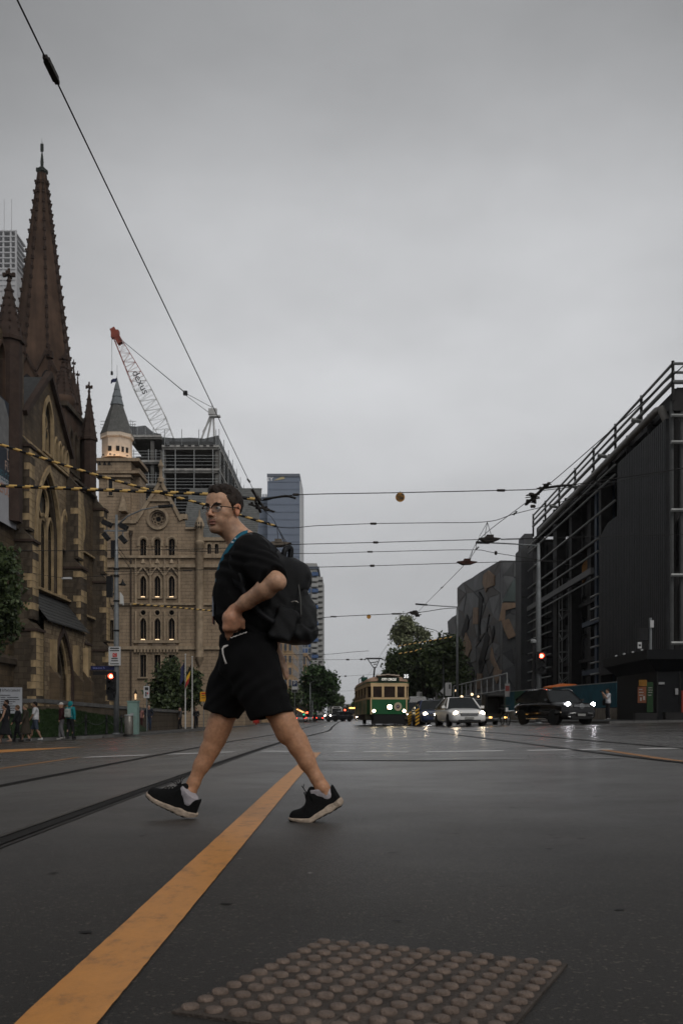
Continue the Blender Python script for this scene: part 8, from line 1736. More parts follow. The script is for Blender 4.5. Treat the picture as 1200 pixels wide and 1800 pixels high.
# head frame
HC = M(393, 896, -0.03); yaw = R(58); fw = A(-math.cos(yaw), -math.sin(yaw), -0.10); fw /= np.linalg.norm(fw)
lf = np.cross(A(0, 0, 1), fw); lf /= np.linalg.norm(lf); upv = np.cross(fw, lf)
roll = R(-3); lf2 = lf*math.cos(roll)+upv*math.sin(roll); up2 = np.cross(fw, lf2); HR = np.stack([fw, lf2, up2], 0)
HS = 1.01
def hq(Q): return ((Q-HC) @ HR.T)/HS
def hw(p): return HC + (np.asarray(p, np.float32)*HS) @ HR
def head(Q):
    q = hq(Q)
    d = el(q, (-0.014, 0, 0.032), (0.098, 0.077, 0.086)); d = smin(d, el(q, (0.028, 0, -0.035), (0.060, 0.060, 0.074)), 0.03)
    d = smin(d, el(q, (0.058, 0, 0.045), (0.034, 0.055, 0.045)), 0.03)
    for s in (-1, 1):
        d = smin(d, rc(q, (-0.018, s*0.056, -0.058), (0.070, s*0.012, -0.103), 0.016, 0.016), 0.025)
        d = smin(d, el(q, (0.052, s*0.044, -0.022), (0.026, 0.022, 0.020)), 0.02)
        d = smin(d, el(q, (0.06, s*0.028, -0.06), (0.026, 0.024, 0.03)), 0.02)
    d = smin(d, el(q, (0.078, 0, -0.100), (0.017, 0.022, 0.016)), 0.02)
    d = smin(d, rc(q, (0.083, -0.036, 0.022), (0.083, 0.036, 0.022), 0.010, 0.010), 0.016)
    for s in (-1, 1): d = smax(d, -el(q, (0.098, s*0.033, 0.003), (0.020, 0.020, 0.013)), 0.012)
    d = smin(d, rc(q, (0.089, 0, 0.014), (0.110, 0, -0.028), 0.0075, 0.0105), 0.012); d = smin(d, el(q, (0.112, 0, -0.031), (0.011, 0.011, 0.010)), 0.006)
    for s in (-1, 1): d = smin(d, el(q, (0.099, s*0.013, -0.036), (0.011, 0.0085, 0.008)), 0.006); d = smax(d, -el(q, (0.107, s*0.007, -0.044), (0.006, 0.004, 0.005)), 0.003)
    d = smin(d, el(q, (0.089, 0, -0.058), (0.014, 0.026, 0.016)), 0.01)
    d = smin(d, el(q, (0.0955, 0, -0.0645), (0.0085, 0.021, 0.0055)), 0.004); d = smin(d, el(q, (0.0935, 0, -0.0765), (0.0095, 0.018, 0.0062)), 0.004)
    d = smax(d, -el(q, (0.103, 0, -0.0705), (0.010, 0.024, 0.0016)), 0.003); d = smax(d, -el(q, (0.093, 0, -0.087), (0.006, 0.016, 0.004)), 0.006)
    for s in (-1, 1):
        e = el(q, (-0.012, s*0.080, -0.006), (0.019, 0.0085, 0.031)); e = smin(e, el(q, (-0.016, s*0.085, 0.010), (0.019, 0.006, 0.017)), 0.006); e = smax(e, -el(q, (-0.008, s*0.092, -0.002), (0.011, 0.009, 0.019)), 0.006); d = smin(d, e, 0.006)
        # eyelids
        lid = np.abs(el(q, (0.077, s*0.0325, 0.001), (0.0138, 0.0150, 0.0128)))-0.0014; lid = smax(lid, -el(q, (0.094, s*0.0335, -0.0005), (0.013, 0.0135, 0.0042)), 0.002); d = np.minimum(d, lid)
    return d*HS
NECK0, NECK1 = hw((-0.028, 0, -0.07)), M(436, 962, 0.0)
# arms: near arm bent with the hand tucked in at the waist; far arm hanging behind
SHL, ELL, WRL = M(448, 978, -0.17), M(486, 1022, -0.36), M(412, 1073, -0.19)
SHR, ELR, WRR = M(440, 978, 0.17), M(470, 1075, 0.24), M(485, 1148, 0.22)
HIPL, HIPR = M(446, 1168, -0.085), M(426, 1168, 0.085)
KNL, ANL = M(508, 1287, -0.10), M(566, 1384, -0.11)
KNR, ANR = M(381, 1290, 0.07), M(333, 1391, 0.06)
def seg(a, b, t): return a*(1-t)+b*t
def leg(Q, hip, knee, ank, back):
    "back: direction in which the calf bulges"
    d = chain(Q, [hip, seg(hip, knee, .5), seg(hip, knee, .88), knee], [0.088, 0.079, 0.060, 0.056], 0.03)
    d = smin(d, chain(Q, [knee, seg(knee, ank, .25), seg(knee, ank, .55), seg(knee, ank, .85), ank], [0.053, 0.047, 0.041, 0.032, 0.032], 0.02), 0.025)
    d = smin(d, rc(Q, seg(knee, ank, .16)+back*0.024, seg(knee, ank, .46)+back*0.020, 0.043, 0.031), 0.025)
    d = smin(d, el(Q, knee-back*0.03, (0.036, 0.036, 0.042)), 0.025)
    for s in (-1, 1): d = smin(d, el(Q, ank+A(0, s*0.034, 0.0), (0.016, 0.012, 0.018)), 0.015)
    return smin(d, rc(Q, ank, ank+(ank-knee)*0.12, 0.036, 0.034), 0.02)+0.0016*wob(Q, 34, 0.7)
BKL, BKR = A(0.86, 0, 0.45), A(0.92, 0, 0.36)
def hand_tucked(Q):
    w = WRL; d = None
    kn = [M(397+i*7.6, 1104+i*-1.8, -0.205+0.012*i) for i in range(4)]
    pm = M(405, 1086, -0.20)
    d = smin(rc(Q, w, pm, 0.026, 0.034), rc(Q, kn[0], kn[3], 0.017, 0.016), 0.04); d = smin(d, rc(Q, pm, seg(kn[1], kn[2], .5), 0.033, 0.022), 0.03)
    for i, k_ in enumerate(kn):
        L = (0.036, 0.042, 0.040, 0.032)[i]; m1 = k_+A(0.003, 0.042, -L); m2 = m1+A(0.006, 0.04, -L*0.75); d = smin(d, chain(Q, [k_, m1, m2], [0.0115, 0.0098, 0.0085], 0.008), 0.010)
    t0 = M(418, 1080, -0.19); t1 = M(426, 1092, -0.18); t2 = M(428, 1103, -0.165); d = smin(d, chain(Q, [t0, t1, t2], [0.016, 0.0125, 0.010], 0.01), 0.016)
    return d
def hand_far(Q):
    w = WRR; pm = M(491, 1160, 0.22); d = rc(Q, w, pm, 0.027, 0.033)
    for i in range(4):
        k_ = M(493+2.5*i, 1166+2.5*i*0.3, 0.195+0.018*i); m1 = M(498+2.0*i, 1178+i, 0.19+0.018*i); m2 = M(502+1.2*i, 1189+(2, 4, 3, 0)[i], 0.19+0.018*i); d = smin(d, chain(Q, [pm, k_, m1, m2], [0.022, 0.0115, 0.0098, 0.008], 0.008), 0.008)
    return smin(d, chain(Q, [M(488, 1156, 0.20), M(488, 1170, 0.18), M(490, 1181, 0.175)], [0.017, 0.012, 0.0095], 0.01), 0.014)
def manskin(Q):
    d = head(Q); d = smin(d, rc(Q, NECK0, NECK1, 0.058, 0.066), 0.03)
    d = smin(d, rc(Q, hw((0.035, 0, -0.085)), seg(NECK0, NECK1, .8), 0.032, 0.05), 0.035)
    d = smin(d, rc(Q, M(438, 965, -0.09), M(434, 965, 0.09), 0.075, 0.075), 0.04)
    d = smin(d, chain(Q, [M(430, 1000), M(425, 1080), M(432, 1150)], [0.115, 0.105, 0.115], 0.05), 0.06)
    for sh, e_, w, hf in ((SHL, ELL, WRL, hand_tucked), (SHR, ELR, WRR, hand_far)):
        a = chain(Q, [sh, seg(sh, e_, .5), e_], [0.062, 0.052, 0.041], 0.02)
        a = smin(a, chain(Q, [e_, seg(e_, w, .25), seg(e_, w, .7), w], [0.041, 0.048, 0.036, 0.028], 0.02), 0.02); a = smin(a, el(Q, e_+A(0.014, 0.0, -0.006), (0.028, 0.026, 0.030)), 0.02)
        d = smin(d, smin(a, hf(Q), 0.02), 0.03)
    d = smin(d, smin(leg(Q, HIPL, KNL, ANL, BKL), leg(Q, HIPR, KNR, ANR, BKR), 0.02), 0.04)
    return d
def skincol(v):
    c = np.tile(np.array([[0.485, 0.285, 0.185]], np.float32), (len(v), 1)); q = hq(v)
    hd_ = (np.abs(q).max(1) < 0.16) & (q[:, 2] > -0.135)
    # stubble: chin, jaw and upper lip
    st = np.clip((-0.050-q[:, 2]+0.25*np.clip(-q[:, 0]+0.02, 0, 1))/0.02, 0, 1)*np.clip((q[:, 0]+0.03)/0.03, 0, 1)
    st *= np.clip((q[:, 2]+0.140)/0.03, 0, 1); ul = np.exp(-((q[:, 2]+0.053)/0.008)**2)*(np.abs(q[:, 1]) < 0.032)*(q[:, 0] > 0.07); st = np.where(hd_, np.maximum(st*0.5, ul*0.75), 0)
    c = c*(1-st[:, None]*0.72)+np.array([0.045, 0.028, 0.02])*st[:, None]*0.72
    lips = hd_ & (np.abs(q[:, 2]+0.0705) < 0.0125) & (np.abs(q[:, 1]) < 0.023) & (q[:, 0] > 0.089); c[lips] = (0.30, 0.145, 0.11)
    ear = hd_ & (np.abs(q[:, 1]) > 0.079) & (np.abs(q[:, 0]+0.012) < 0.035) & (np.abs(q[:, 2]) < 0.042); c[ear] = c[ear]*np.array([1.1, 0.82, 0.75])
    nose = hd_ & (q[:, 0] > 0.102); c[nose] = c[nose]*np.array([1.0, 0.88, 0.84])
    hand = np.linalg.norm(v-M(405, 1092, -0.22), axis=1) < 0.09; c[hand] *= np.array([0.92, 0.8, 0.76])
    legm = (v[:, 2] < 0.65); c[legm] *= np.array([0.82, 0.72, 0.62])
    return c
smesh('body', manskin, (-1.10, 4.62, 0.02), (0.05, 5.62, 1.83), 0.0042, M_SKIN, man, colfn=skincol)
# hair, brows, moustache
M_HAIR = mat('man_hair', (0.020, 0.012, 0.008), 0.6, 0.4, 40, bump=0.35, bscale=160, spec=0.25)
def hairf(Q):
    q = hq(Q); d = el(q, (-0.018, 0, 0.036), (0.105, 0.0825, 0.0925)); d = smin(d, el(q, (0.030, 0.0, 0.099), (0.060, 0.060, 0.022)), 0.03); d = smin(d, el(q, (0.064, 0.0, 0.094), (0.026, 0.045, 0.016)), 0.02)
    # hairline: keep behind a curve that recedes at the temples
    ay = np.abs(q[:, 1]); hl = 0.048 - 0.55*np.clip(ay-0.035, 0, 1) + 0.42*(q[:, 2]-0.078)
    line = np.where(q[:, 2] > 0.062, q[:, 0]-(0.088-0.9*np.clip(ay-0.02, 0, 1)), q[:, 0]-(0.030-0.2*np.clip(0.03-q[:, 2], 0, 1)*1.0))
    line = np.where((q[:, 2] > 0.03) & (q[:, 2] <= 0.062), q[:, 0]-(0.036+(q[:, 2]-0.03)*0.75), line)
    d = smax(d, line, 0.010)
    low = np.where(q[:, 0] > 0.008, -0.035-q[:, 2], np.where(q[:, 0] > -0.035, 0.016-q[:, 2], -0.062-q[:, 2])); d = smax(d, low, 0.010)
    d = d - 0.0035*wob(q, 95.0, 1.0)*np.clip((q[:, 2]+0.02)/0.06, 0.2, 1) - 0.002*wob(q, 190.0, 2.0)
    return d*HS
smesh('hair', hairf, HC-0.17, HC+0.17, 0.0036, M_HAIR, man)
def browf(Q):
    q = hq(Q); d = None
    for s in (-1, 1):
        e = chain(q, [(0.0945, s*0.014, 0.0185), (0.0945, s*0.032, 0.0245), (0.084, s*0.052, 0.0200)], [0.0042, 0.0046, 0.0030], 0.004); d = e if d is None else np.minimum(d, e)
    m_ = smin(chain(q, [(0.102, 0.002, -0.053), (0.097, 0.018, -0.056), (0.086, 0.031, -0.066)], [0.0012, 0.0016, 0.0006], 0.004), chain(q, [(0.102, -0.002, -0.053), (0.097, -0.018, -0.056), (0.086, -0.031, -0.066)], [0.0012, 0.0016, 0.0006], 0.004), 0.003)
    return (np.minimum(d, m_)-0.0006*wob(q, 200, 3))*HS
smesh('facial_hair', browf, HC-0.16, HC+0.16, 0.0022, M_HAIR, man)
M_EYE = mat('eye_white', (0.45, 0.43, 0.41), 0.2, 0.05, 50); M_IRIS = mat('eye_iris', (0.025, 0.018, 0.012), 0.15, 0.2, 80)
for s in (-1, 1):
    ey_ = smesh('eye', lambda Q: el(hq(Q), (0.0775, s*0.0325, 0.0005), (0.0125, 0.0135, 0.0122))*HS, HC-0.14, HC+0.14, 0.0025, M_EYE, man)
    smesh('iris', lambda Q: el(hq(Q), (0.0875, s*0.0325-0.001, 0.0005), (0.0036, 0.006, 0.006))*HS, HC-0.14, HC+0.14, 0.0015, M_IRIS, ey_)
# glasses
M_GLF = mat('glasses_frame', (0.010, 0.009, 0.009), 0.3, 0.1, 30); M_GLM = mat('glasses_metal', (0.35, 0.33, 0.30), 0.25, 0.05, 30, metal=0.9); M_LENSG = mat('glasses_lens', (0.6, 0.6, 0.6), 0.05, 0, alpha=0.05)
gl = link('glasses', None, man)
def hp(*p): return Vector(hw(p))-Vector(rootloc(man))
for s in (-1, 1):
    cx_, cz_g, rx_, rz_ = s*0.034, -0.002, 0.0275, 0.0190
    up_ = [hp(0.104-0.012*(1 if math.cos(R(a))*s > 0 else 0)*abs(math.cos(R(a))), cx_+rx_*math.cos(R(a)), cz_g+rz_*math.sin(R(a))) for a in range(-5, 190, 15)]
    lo_ = [hp(0.104-0.012*(1 if math.cos(R(a))*s > 0 else 0)*abs(math.cos(R(a))), cx_+rx_*math.cos(R(a)), cz_g+rz_*math.sin(R(a))) for a in range(180, 366, 15)]
    k = MB(); k.tube(up_, 0.0031, 6); k.build('brow_rim', M_GLF, gl, smooth=True); k = MB(); k.tube(lo_, 0.0011, 5); k.build('lower_rim', M_GLM, gl, smooth=True)
    k = MB(); k.prism([hp(0.103-0.012*(1 if math.cos(R(a))*s > 0 else 0)*abs(math.cos(R(a))), cx_+rx_*0.96*math.cos(R(a)), cz_g+rz_*0.96*math.sin(R(a))) for a in range(0, 360, 18)], Vector(fw)*-0.0012); k.build('lens', M_LENSG, gl)
    k = MB(); k.tube([hp(0.095, s*0.060, 0.006), hp(0.088, s*0.070, 0.006), hp(0.03, s*0.080, 0.004), hp(-0.012, s*0.087, 0.006), hp(-0.032, s*0.087, -0.010)], 0.0024, 6); k.build('temple', M_GLF, gl, smooth=True)
    k = MB(); k.tube([hp(0.099, s*0.054, 0.010), hp(0.094, s*0.062, 0.008)], 0.0022, 6); k.build('hinge', M_GLM, gl, smooth=True)
k = MB(); k.tube([hp(0.108, -0.010, 0.004), hp(0.112, 0, 0.007), hp(0.108, 0.010, 0.004)], 0.0016, 6); k.build('bridge', M_GLM, gl, smooth=True)

# T-shirt
def fabric(name, c, rough=0.85, fold=0.5):
    m = mat(name, c, rough, 0.25, 7, bump=0.6, bscale=300, spec=0.16); return m
M_TEE = fabric('black_cotton', (0.0045, 0.0045, 0.005)); M_SHO = fabric('black_jersey_shorts', (0.004, 0.004, 0.0045)); M_PACK = mat('black_nylon', (0.0055, 0.006, 0.007), 0.5, 0.35, 14, bump=0.5, bscale=260, spec=0.3); M_PACKS = mat('nylon_sheen', (0.009, 0.0095, 0.011), 0.5, 0.2, 20)
def tee(Q):
    zc = Q[:, 2]
    # torso as stacked ellipses: centre x, half depth, half width against height
    zs = np.array([0.90, 0.97, 1.05, 1.15, 1.27, 1.36, 1.42, 1.47], np.float32)
    cx = np.interp(zc, zs, [M(p, 1000)[0] for p in (440, 436, 428, 427, 430, 436, 442, 446)]).astype(np.float32)
    rx = np.interp(zc, zs, [0.135, 0.135, 0.145, 0.155, 0.150, 0.130, 0.100, 0.060]).astype(np.float32); ry = np.interp(zc, zs, [0.180, 0.180, 0.185, 0.195, 0.205, 0.205, 0.17, 0.09]).astype(np.float32)
    k0 = np.sqrt(((Q[:, 0]-cx)/rx)**2+((Q[:, 1]-MY)/ry)**2); d = (k0-1)*np.minimum(rx, ry); d = smax(d, zc-1.475, 0.04); d = smax(d, 0.905-zc, 0.02)
    d = smin(d, rc(Q, M(443, 963, -0.12), M(441, 963, 0.12), 0.062, 0.062), 0.06)
    for sh, e_ in ((SHL, ELL), (SHR, ELR)):
        sl = chain(Q, [sh+A(0, 0, 0.0), seg(sh, e_, .45), seg(sh, e_, .98)], [0.085, 0.080, 0.073], 0.03)
        ax = (e_-sh)/np.linalg.norm(e_-sh); sl = smax(sl, (Q-seg(sh, e_, .90)) @ ax, 0.012); d = smin(d, sl, 0.05)
    # neck opening
    d = smax(d, -rc(Q, seg(NECK0, NECK1, .2), NECK1+A(-0.012, 0, -0.005), 0.075, 0.068), 0.012)
    # lifted hem where the hand goes in
    d = smax(d, -el(Q, M(412, 1112, -0.24), (0.115, 0.09, 0.085)), 0.02)
    f = 0.0042*np.sin((Q[:, 0]*1.3+Q[:, 2]*1.5+0.6*Q[:, 1])*52+2.6*np.sin(Q[:, 2]*19)) + 0.004*wob(Q, 13, 0.4) + 0.0026*wob(Q, 41, 2.0)
    return d + f*np.clip((1.46-zc)/0.12, 0.15, 1)
tees = smesh('t_shirt', tee, (-1.05, 4.66, 0.86), (-0.1, 5.62, 1.56), 0.006, M_TEE, man)
# shorts
def shorts(Q):
    zc = Q[:, 2]
    zs = np.array([0.74, 0.82, 0.90, 1.0], np.float32); cx = np.interp(zc, zs, [M(p, 1000)[0] for p in (436, 436, 437, 436)]).astype(np.float32)
    k0 = np.sqrt(((Q[:, 0]-cx)/0.150)**2+((Q[:, 1]-MY)/0.182)**2); d = smax(smax((k0-1)*0.15, zc-0.965, 0.015), 0.74-zc, 0.05)
    for hip, knee, dy, tgt, r1, ang in ((HIPL, M(478, 1259, -0.10), 0, 0, 0.106, None), (HIPR, M(388, 1256, 0.08), 0, 0, 0.088, None)):
        lg = chain(Q, [hip+A(0, 0, 0.02), seg(hip, knee, .5), knee+(knee-hip)*0.3], [0.128, 0.116, r1], 0.04); ax = (knee-hip)/np.linalg.norm(knee-hip)
        hn = ax*0.8+A(0, 0, -0.35); hn /= np.linalg.norm(hn)
        lg = smax(lg, (Q-knee) @ hn, 0.010); inner = chain(Q, [seg(hip, knee, .62), knee+ax*0.2], [r1-0.034, r1-0.010], 0.02); lg = smax(lg, -inner, 0.008); d = smin(d, lg, 0.022)
    d = smin(d, el(Q, M(434, 1200), (0.09, 0.12, 0.10)), 0.06)
    f = 0.003*np.sin((Q[:, 0]*1.0-Q[:, 2]*0.9)*60+2*np.sin(Q[:, 2]*21+Q[:, 1]*9)) + 0.0035*wob(Q, 15, 1.4) + 0.0026*wob(Q, 43, 0.2)
    return d + f*np.clip((0.96-zc)/0.06, 0.1, 1)
sho = smesh('shorts', shorts, (-1.0, 4.72, 0.48), (-0.1, 5.62, 1.02), 0.0058, M_SHO, man)
M_CORD = mat('white_drawstring', (0.42, 0.40, 0.38), 0.8, 0.2, 60); 
off = Vector(rootloc(man)); mv = lambda *a: Vector(M(*a))-off
k = MB(); k.tube([mv(399, 1134, -0.19), mv(394, 1136, -0.225), mv(391, 1141, -0.235), mv(392, 1150, -0.235), mv(395, 1160, -0.235), mv(397.5, 1167, -0.235)], [0.003, 0.004, 0.005, 0.0042, 0.0045, 0.006], 8); k.tube([mv(391, 1140, -0.23), mv(396, 1137, -0.235), mv(401, 1134, -0.225)], 0.0032, 6); k.build('drawstring', M_CORD, sho, smooth=True)
k = MB(); q = [mv(405+i*2.9, 1121.5-i*1.05+(0.7 if i % 2 else -0.5), -0.228+0.0015*i) for i in range(11)]; k.tube(q, [0.0022 if i % 3 else 0.0034 for i in range(11)], 5); k.build('piping', M_CORD, sho, smooth=True)

# shoes: built flat along x, then bent and placed
M_SHOE = mat('black_mesh_shoe', (0.005, 0.005, 0.0054), 0.85, 0.4, 60, bump=0.6, bscale=600, spec=0.2); M_SOLE = mat('beige_sole', (0.34, 0.27, 0.21), 0.7, 0.4, 30, bump=0.4, bscale=120); M_OUT = mat('black_outsole', (0.010, 0.009, 0.009), 0.8, 0.2, 30); M_SOCK = mat('white_sock', (0.40, 0.37, 0.39), 0.9, 0.15, 90, bump=0.5, bscale=600)
def shoe(label_side, ball, pitch, bend, yawz, ank):
    "ball: world point under the ball of the foot; pitch: heel lift (+) or toe lift (-); local x runs toe to heel"
    cp, sp = math.cos(pitch), math.sin(pitch); cy_, sy_ = math.cos(yawz), math.sin(yawz)
    def loc(Q):
        q = (Q-ball)/1.04; x = q[:, 0]*cy_+q[:, 1]*sy_; y = -q[:, 0]*sy_+q[:, 1]*cy_; z = q[:, 2]
        if bend:        # heel part rotates about the ball
            xr = x*cp+z*sp; zr = -x*sp+z*cp; t_ = np.clip((xr+0.02)/0.06, 0, 1); t_ = t_*t_*(3-2*t_); x, z = x*(1-t_)+xr*t_, z*(1-t_)+zr*t_
        else: x, z = x*cp+z*sp, -x*sp+z*cp
        return np.stack([x, y, z], 1).astype(np.float32)
    xs_ = np.array([-0.105, -0.09, -0.05, 0.0, 0.06, 0.12, 0.17, 0.19], np.float32)
    hwid = lambda x: np.interp(x, xs_, [0.012, 0.030, 0.045, 0.050, 0.043, 0.038, 0.036, 0.020]).astype(np.float32)
    cyl = lambda x: np.interp(x, xs_, [0.010, 0.008, 0.004, 0, -0.002, 0, 0, 0]).astype(np.float32)
    def side(q): return (np.abs(q[:, 1]-cyl(q[:, 0]))-hwid(q[:, 0]))*0.8
    def sole(Q):
        q = loc(Q); bot_ = np.interp(q[:, 0], xs_, [0.016, 0.010, 0.004, 0.003, 0.004, 0.004, 0.008, 0.016]); top_ = np.interp(q[:, 0], xs_, [0.028, 0.026, 0.026, 0.028, 0.034, 0.040, 0.043, 0.044])
        d = smax(side(q)-0.004, smax(q[:, 2]-top_, bot_-q[:, 2], 0.006), 0.008); d = smax(d, np.maximum(q[:, 0]-0.196, -0.111-q[:, 0]), 0.012); g = 0.0018*np.sin(q[:, 0]*95)*np.clip((q[:, 0]-0.06)/0.04, 0, 1); return d+g
    def outs(Q):
        q = loc(Q); bot_ = np.interp(q[:, 0], xs_, [0.010, 0.003, 0.0, 0.0, 0.0, 0.0, 0.003, 0.012]); d = smax(side(q)-0.001, smax(q[:, 2]-bot_-0.007, bot_-q[:, 2], 0.003), 0.004); d = smax(d, np.maximum(q[:, 0]-0.192, -0.108-q[:, 0]), 0.01); return d+0.002*np.clip(np.sin(q[:, 0]*210), 0, 1)
    def upper(Q):
        q = loc(Q); top_ = np.interp(q[:, 0], [-0.11, -0.085, -0.05, 0.0, 0.045, 0.085, 0.12, 0.155, 0.185, 0.2], [0.035, 0.062, 0.072, 0.092, 0.118, 0.128, 0.112, 0.104, 0.124, 0.10]); base = 0.022
        t_ = np.clip((q[:, 2]-base)/np.maximum(top_-base, 0.01), 0, 1.4); w_ = hwid(q[:, 0])*(1-0.16*t_-0.42*t_**4*(q[:, 0] < 0.06)); d = smax((np.abs(q[:, 1]-cyl(q[:, 0]))-w_+0.001)*0.75, smax((q[:, 2]-top_)*0.8, base-q[:, 2], 0.008), 0.012); d = smax(d, np.maximum(q[:, 0]-0.188, -0.106-q[:, 0]), 0.016)
        op = rc(q, (0.100, 0, 0.16), (0.140, 0, 0.105), 0.032, 0.034); d = smax(d, -op, 0.010); d = smin(d, rc(q, (0.055, 0, 0.118), (0.080, 0, 0.140), 0.022, 0.018), 0.012)
        return d+0.0012*wob(q, 60, 1)
    lo, hi = ball-A(0.24, 0.16, 0.06), ball+A(0.24, 0.16, 0.26)
    sh = smesh('shoe', upper, lo, hi, 0.0042, M_SHOE, man); smesh('midsole', sole, lo, hi, 0.0040, M_SOLE, sh); smesh('outsole', outs, lo, hi, 0.0038, M_OUT, sh)
    def inv(p):
        x, y, z = p
        if bend and x > 0.04: x, z = x*cp-z*sp, x*sp+z*cp
        elif bend and x > -0.02: t_ = (x+0.02)/0.06; xr, zr = x*cp-z*sp, x*sp+z*cp; x, z = lerp(x, xr, t_), lerp(z, zr, t_)
        elif not bend: x, z = x*cp-z*sp, x*sp+z*cp
        x, y, z = x*1.04, y*1.04, z*1.04; return Vector((ball[0]+x*cy_-y*sy_, ball[1]+x*sy_+y*cy_, ball[2]+z))-off
    k = MB()
    for i in range(5): x = -0.015+i*0.017; zt = 0.094+i*0.0085; k.tube([inv((x-0.004, -0.026, zt-0.012)), inv((x, 0, zt+0.004)), inv((x+0.004, 0.026, zt-0.012))], 0.0028, 5)
    bx, bz = 0.052, 0.138
    for s in (-1, 1): k.tube([inv((bx, 0, bz)), inv((bx-0.018, s*0.016-0.01, bz+0.012)), inv((bx-0.034, s*0.022-0.014, bz+0.004)), inv((bx-0.020, s*0.01-0.008, bz-0.003)), inv((bx, 0, bz))], 0.0022, 5); k.tube([inv((bx, 0, bz)), inv((bx-0.004, s*0.012, bz+0.03)), inv((bx+0.001+0.006*s, s*0.016, bz+0.044))], 0.002, 5)
    k.build('lace', M_OUT, sh, smooth=True)
    smesh('sock', lambda Q: smax(smin(rc(loc(Q), (0.120, 0, 0.170), (0.135, 0, 0.085), 0.0405, 0.0385), rc(loc(Q), (0.115, 0, 0.14), (0.06, 0, 0.085), 0.036, 0.03), 0.03), (loc(Q)[:, 2]+0.35*(loc(Q)[:, 0]-0.13)-0.124), 0.004)+0.001*np.sin(loc(Q)[:, 2]*700), lo, hi, 0.0042, M_SOCK, man)
shoe('near', M(545, 1446.5, -0.11), R(27), True, R(3), ANL)
shoe('far', M(285, 1415.5, 0.06), R(-23.5), False, R(-17), ANR)

# lanyard
M_LAN = mat('teal_lanyard', (0.010, 0.105, 0.165), 0.6, 0.2, 20); M_LANL = mat('lanyard_print', (0.4, 0.45, 0.48), 0.6, 0)
ln = thing('lanyard', 'teal lanyard worn round the neck with a hanging badge', 'lanyard', off); k = MB()
rib = [mv(437, 934, 0.0), mv(435, 936, -0.055), mv(428, 938, -0.088), mv(418, 945, -0.105), mv(408, 957, -0.112), mv(399, 970, -0.115), mv(391, 985, -0.10), mv(384, 1005, -0.07), mv(379.5, 1030, -0.045), mv(378, 1050, -0.03)]
rib = sag(rib, 4); vs = []
for i, p in enumerate(rib):
    d = (rib[min(i+1, len(rib)-1)]-rib[max(i-1, 0)]).normalized(); out_ = Vector((p.x+off.x-M(432, 960)[0], (p.y+off.y-MY)*0.9, 0)).normalized(); sd = d.cross(out_).normalized()*0.0115; p = p+out_*0.006; vs += [tuple(p-sd), tuple(p+sd)]
k.add(vs, [(2*i, 2*i+1, 2*i+3, 2*i+2) for i in range(len(rib)-1)]); o = k.build('ribbon', M_LAN, ln, smooth=True); o.modifiers.new('s', 'SOLIDIFY').thickness = 0.0025
k = MB(); c = rib[15]; out_ = Vector((-0.45, -0.9, 0.1)).normalized(); k.cbox(Vector(c)+out_*0.010, (0.012, 0.004, 0.009)); k.cbox(Vector(rib[13])+out_*0.010, (0.010, 0.004, 0.008)); k.build('print', M_LANL, ln)
k = MB(); k.box(mv(375.5, 1083, -0.06), mv(377, 1052, 0.03)); k.build('badge_card', mat('badge_card', (0.20, 0.22, 0.26), 0.4, 0.3, 20), ln); k = MB(); k.box(mv(374.8, 1096, -0.05), mv(376.8, 1083.5, 0.02)); k.build('badge_tab', mat('badge_tab_red', (0.13, 0.03, 0.03), 0.5, 0.3, 20), ln)
k = MB(); k.tube([mv(377.5, 1050, -0.03), mv(374, 1053, -0.04), mv(377, 1056, -0.03)], 0.0018, 5); k.build('clip', M_GLM, ln)

# backpack
bp_ = thing('backpack', 'bulky black nylon backpack with top handle on the man\'s back', 'backpack', off)
def rotY(a): c, s = math.cos(a), math.sin(a); return np.array([[c, 0, -s], [0, 1, 0], [s, 0, c]], np.float32)
tl = rotY(R(-21)); BC = M(500, 1052, 0.0)
def pack(Q):
    d = rbox(Q, BC, (0.095, 0.150, 0.205), 0.075, tl); q = Q
    d = smin(d, el(q, M(533, 1088, 0.0), (0.075, 0.135, 0.125)), 0.05); d = smin(d, el(q, M(520, 1113, 0.0), (0.105, 0.14, 0.07)), 0.05)
    d = smin(d, el(q, M(479, 990, 0.0), (0.065, 0.13, 0.075)), 0.06)
    d = smin(d, rbox(q, M(500, 1098, -0.150), (0.06, 0.025, 0.085), 0.022, tl), 0.012)
    seam = np.abs(rbox(q, M(540, 1075, 0.0), (0.075, 0.14, 0.10), 0.05, tl))
    d = smax(d, M(0, 1134)[2]-Q[:, 2], 0.03)
    return d + 0.0028*wob(Q, 15, 0.9) + 0.0026*wob(Q, 45, 2.2) + 0.0024*np.sin((Q[:, 2]*0.7+Q[:, 0]*1.2)*70+2*np.sin(Q[:, 1]*18+Q[:, 2]*9)) + 0.006*np.exp(-(seam/0.005)**2)
smesh('sack', pack, (-0.55, 4.92, 0.84), (0.02, 5.5, 1.50), 0.0062, M_PACK, bp_)
k = MB(); k.tube(sag([mv(498, 986, -0.04), mv(500.5, 968, -0.04), mv(505.5, 963.5, -0.02), mv(511, 966, 0.0), mv(509, 990, 0.0)], 5), 0.0155, 8); k.build('handle', M_PACKS, bp_, smooth=True)
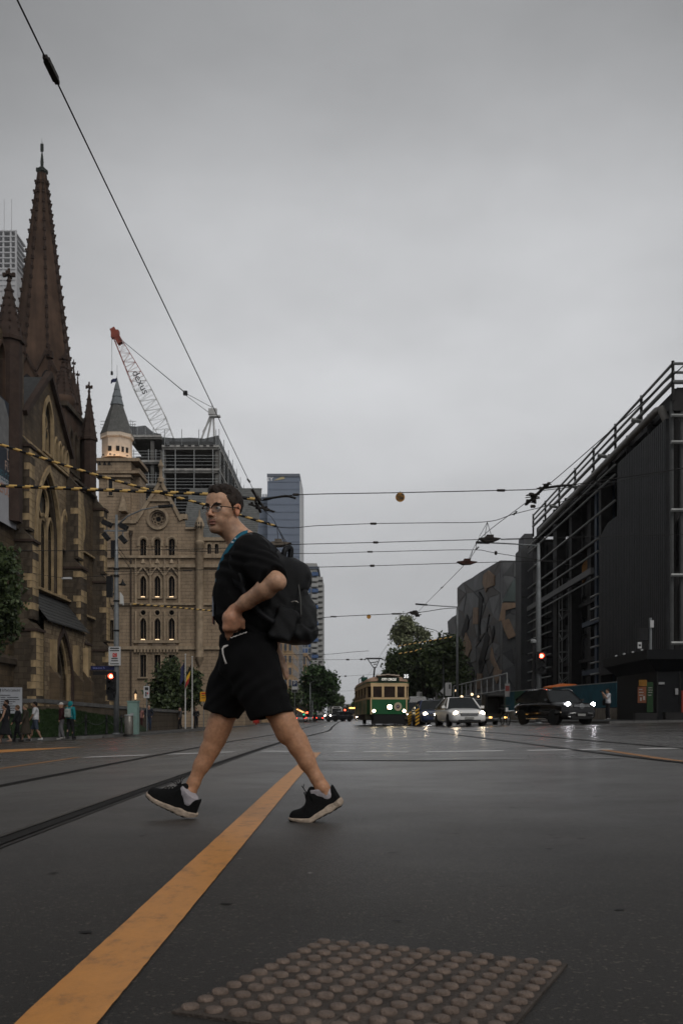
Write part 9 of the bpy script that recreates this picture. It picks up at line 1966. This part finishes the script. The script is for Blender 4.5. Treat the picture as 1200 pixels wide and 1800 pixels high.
for s, yy in ((-1, -0.125), (1, 0.125)):
    pts = [mv(480, 973, yy*0.9), mv(462, 953, yy), mv(442, 948, yy*1.05), mv(425, 960, yy*1.15), mv(415, 985, yy*1.3), mv(420, 1015, yy*1.38), mv(432, 1045, yy*1.46), mv(452, 1075, yy*1.5), mv(478, 1095, yy*1.35)]
    L = sag([Vector(p) for p in pts], 5); vs = []; cen = Vector(M(432, 1000))-off
    for i, p in enumerate(L):
        d = (L[min(i+1, len(L)-1)]-L[max(i-1, 0)]).normalized(); outv = Vector((p.x-cen.x, p.y-cen.y, max(0, p.z+off.z-1.38)*6 if True else 0)).normalized(); sd = d.cross(outv).normalized()*(0.031 if i < 28 else 0.014); p = p+outv*(0.022 if i > 9 else 0.010); vs += [tuple(p-sd), tuple(p+sd)]
    k = MB(); k.add(vs, [(2*i, 2*i+1, 2*i+3, 2*i+2) for i in range(len(L)-1)]); o = k.build('shoulder_strap', M_PACKS, bp_, smooth=True); md = o.modifiers.new('s', 'SOLIDIFY'); md.thickness = 0.012; md.offset = 0
k = MB(); k.cbox(mv(423, 990, -0.195), (0.022, 0.016, 0.030), rot=Matrix.Rotation(R(20), 3, 'Y')); k.build('buckle', M_PLAST, bp_)
zp = sag([mv(522, 1008, -0.13), mv(525, 1030, -0.142), mv(528, 1055, -0.146), mv(529, 1085, -0.142)], 5); k = MB(); k.tube(zp, 0.0035, 5); k.build('zip', mat('zip_grey', (0.09, 0.09, 0.085), 0.4, 0.2, 90), bp_, smooth=True)
k = MB(); k.tube(sag([mv(512, 1058, -0.152), mv(520, 1057, -0.152), mv(524, 1060, -0.15)], 3), 0.004, 5); k.build('zip_pull', M_GLM, bp_)
# ------------------------------------------------------------------ misty air
hz = MB(); hz.box((-600, -60, -3), (600, 1200, 460)); hzo = hz.solo('haze', None, (0, 0, 0), kind='stuff')
hm = bpy.data.materials.new('haze_air'); hm.use_nodes = True; hn = hm.node_tree.nodes; hn.clear(); ho = hn.new('ShaderNodeOutputMaterial'); hv = hn.new('ShaderNodeVolumePrincipled')
hv.inputs['Color'].default_value = (0.97, 0.98, 1.0, 1); hv.inputs['Density'].default_value = 0.0001; hv.inputs['Anisotropy'].default_value = 0.1; hm.node_tree.links.new(hv.outputs[0], ho.inputs['Volume']); hzo.data.materials.append(hm)
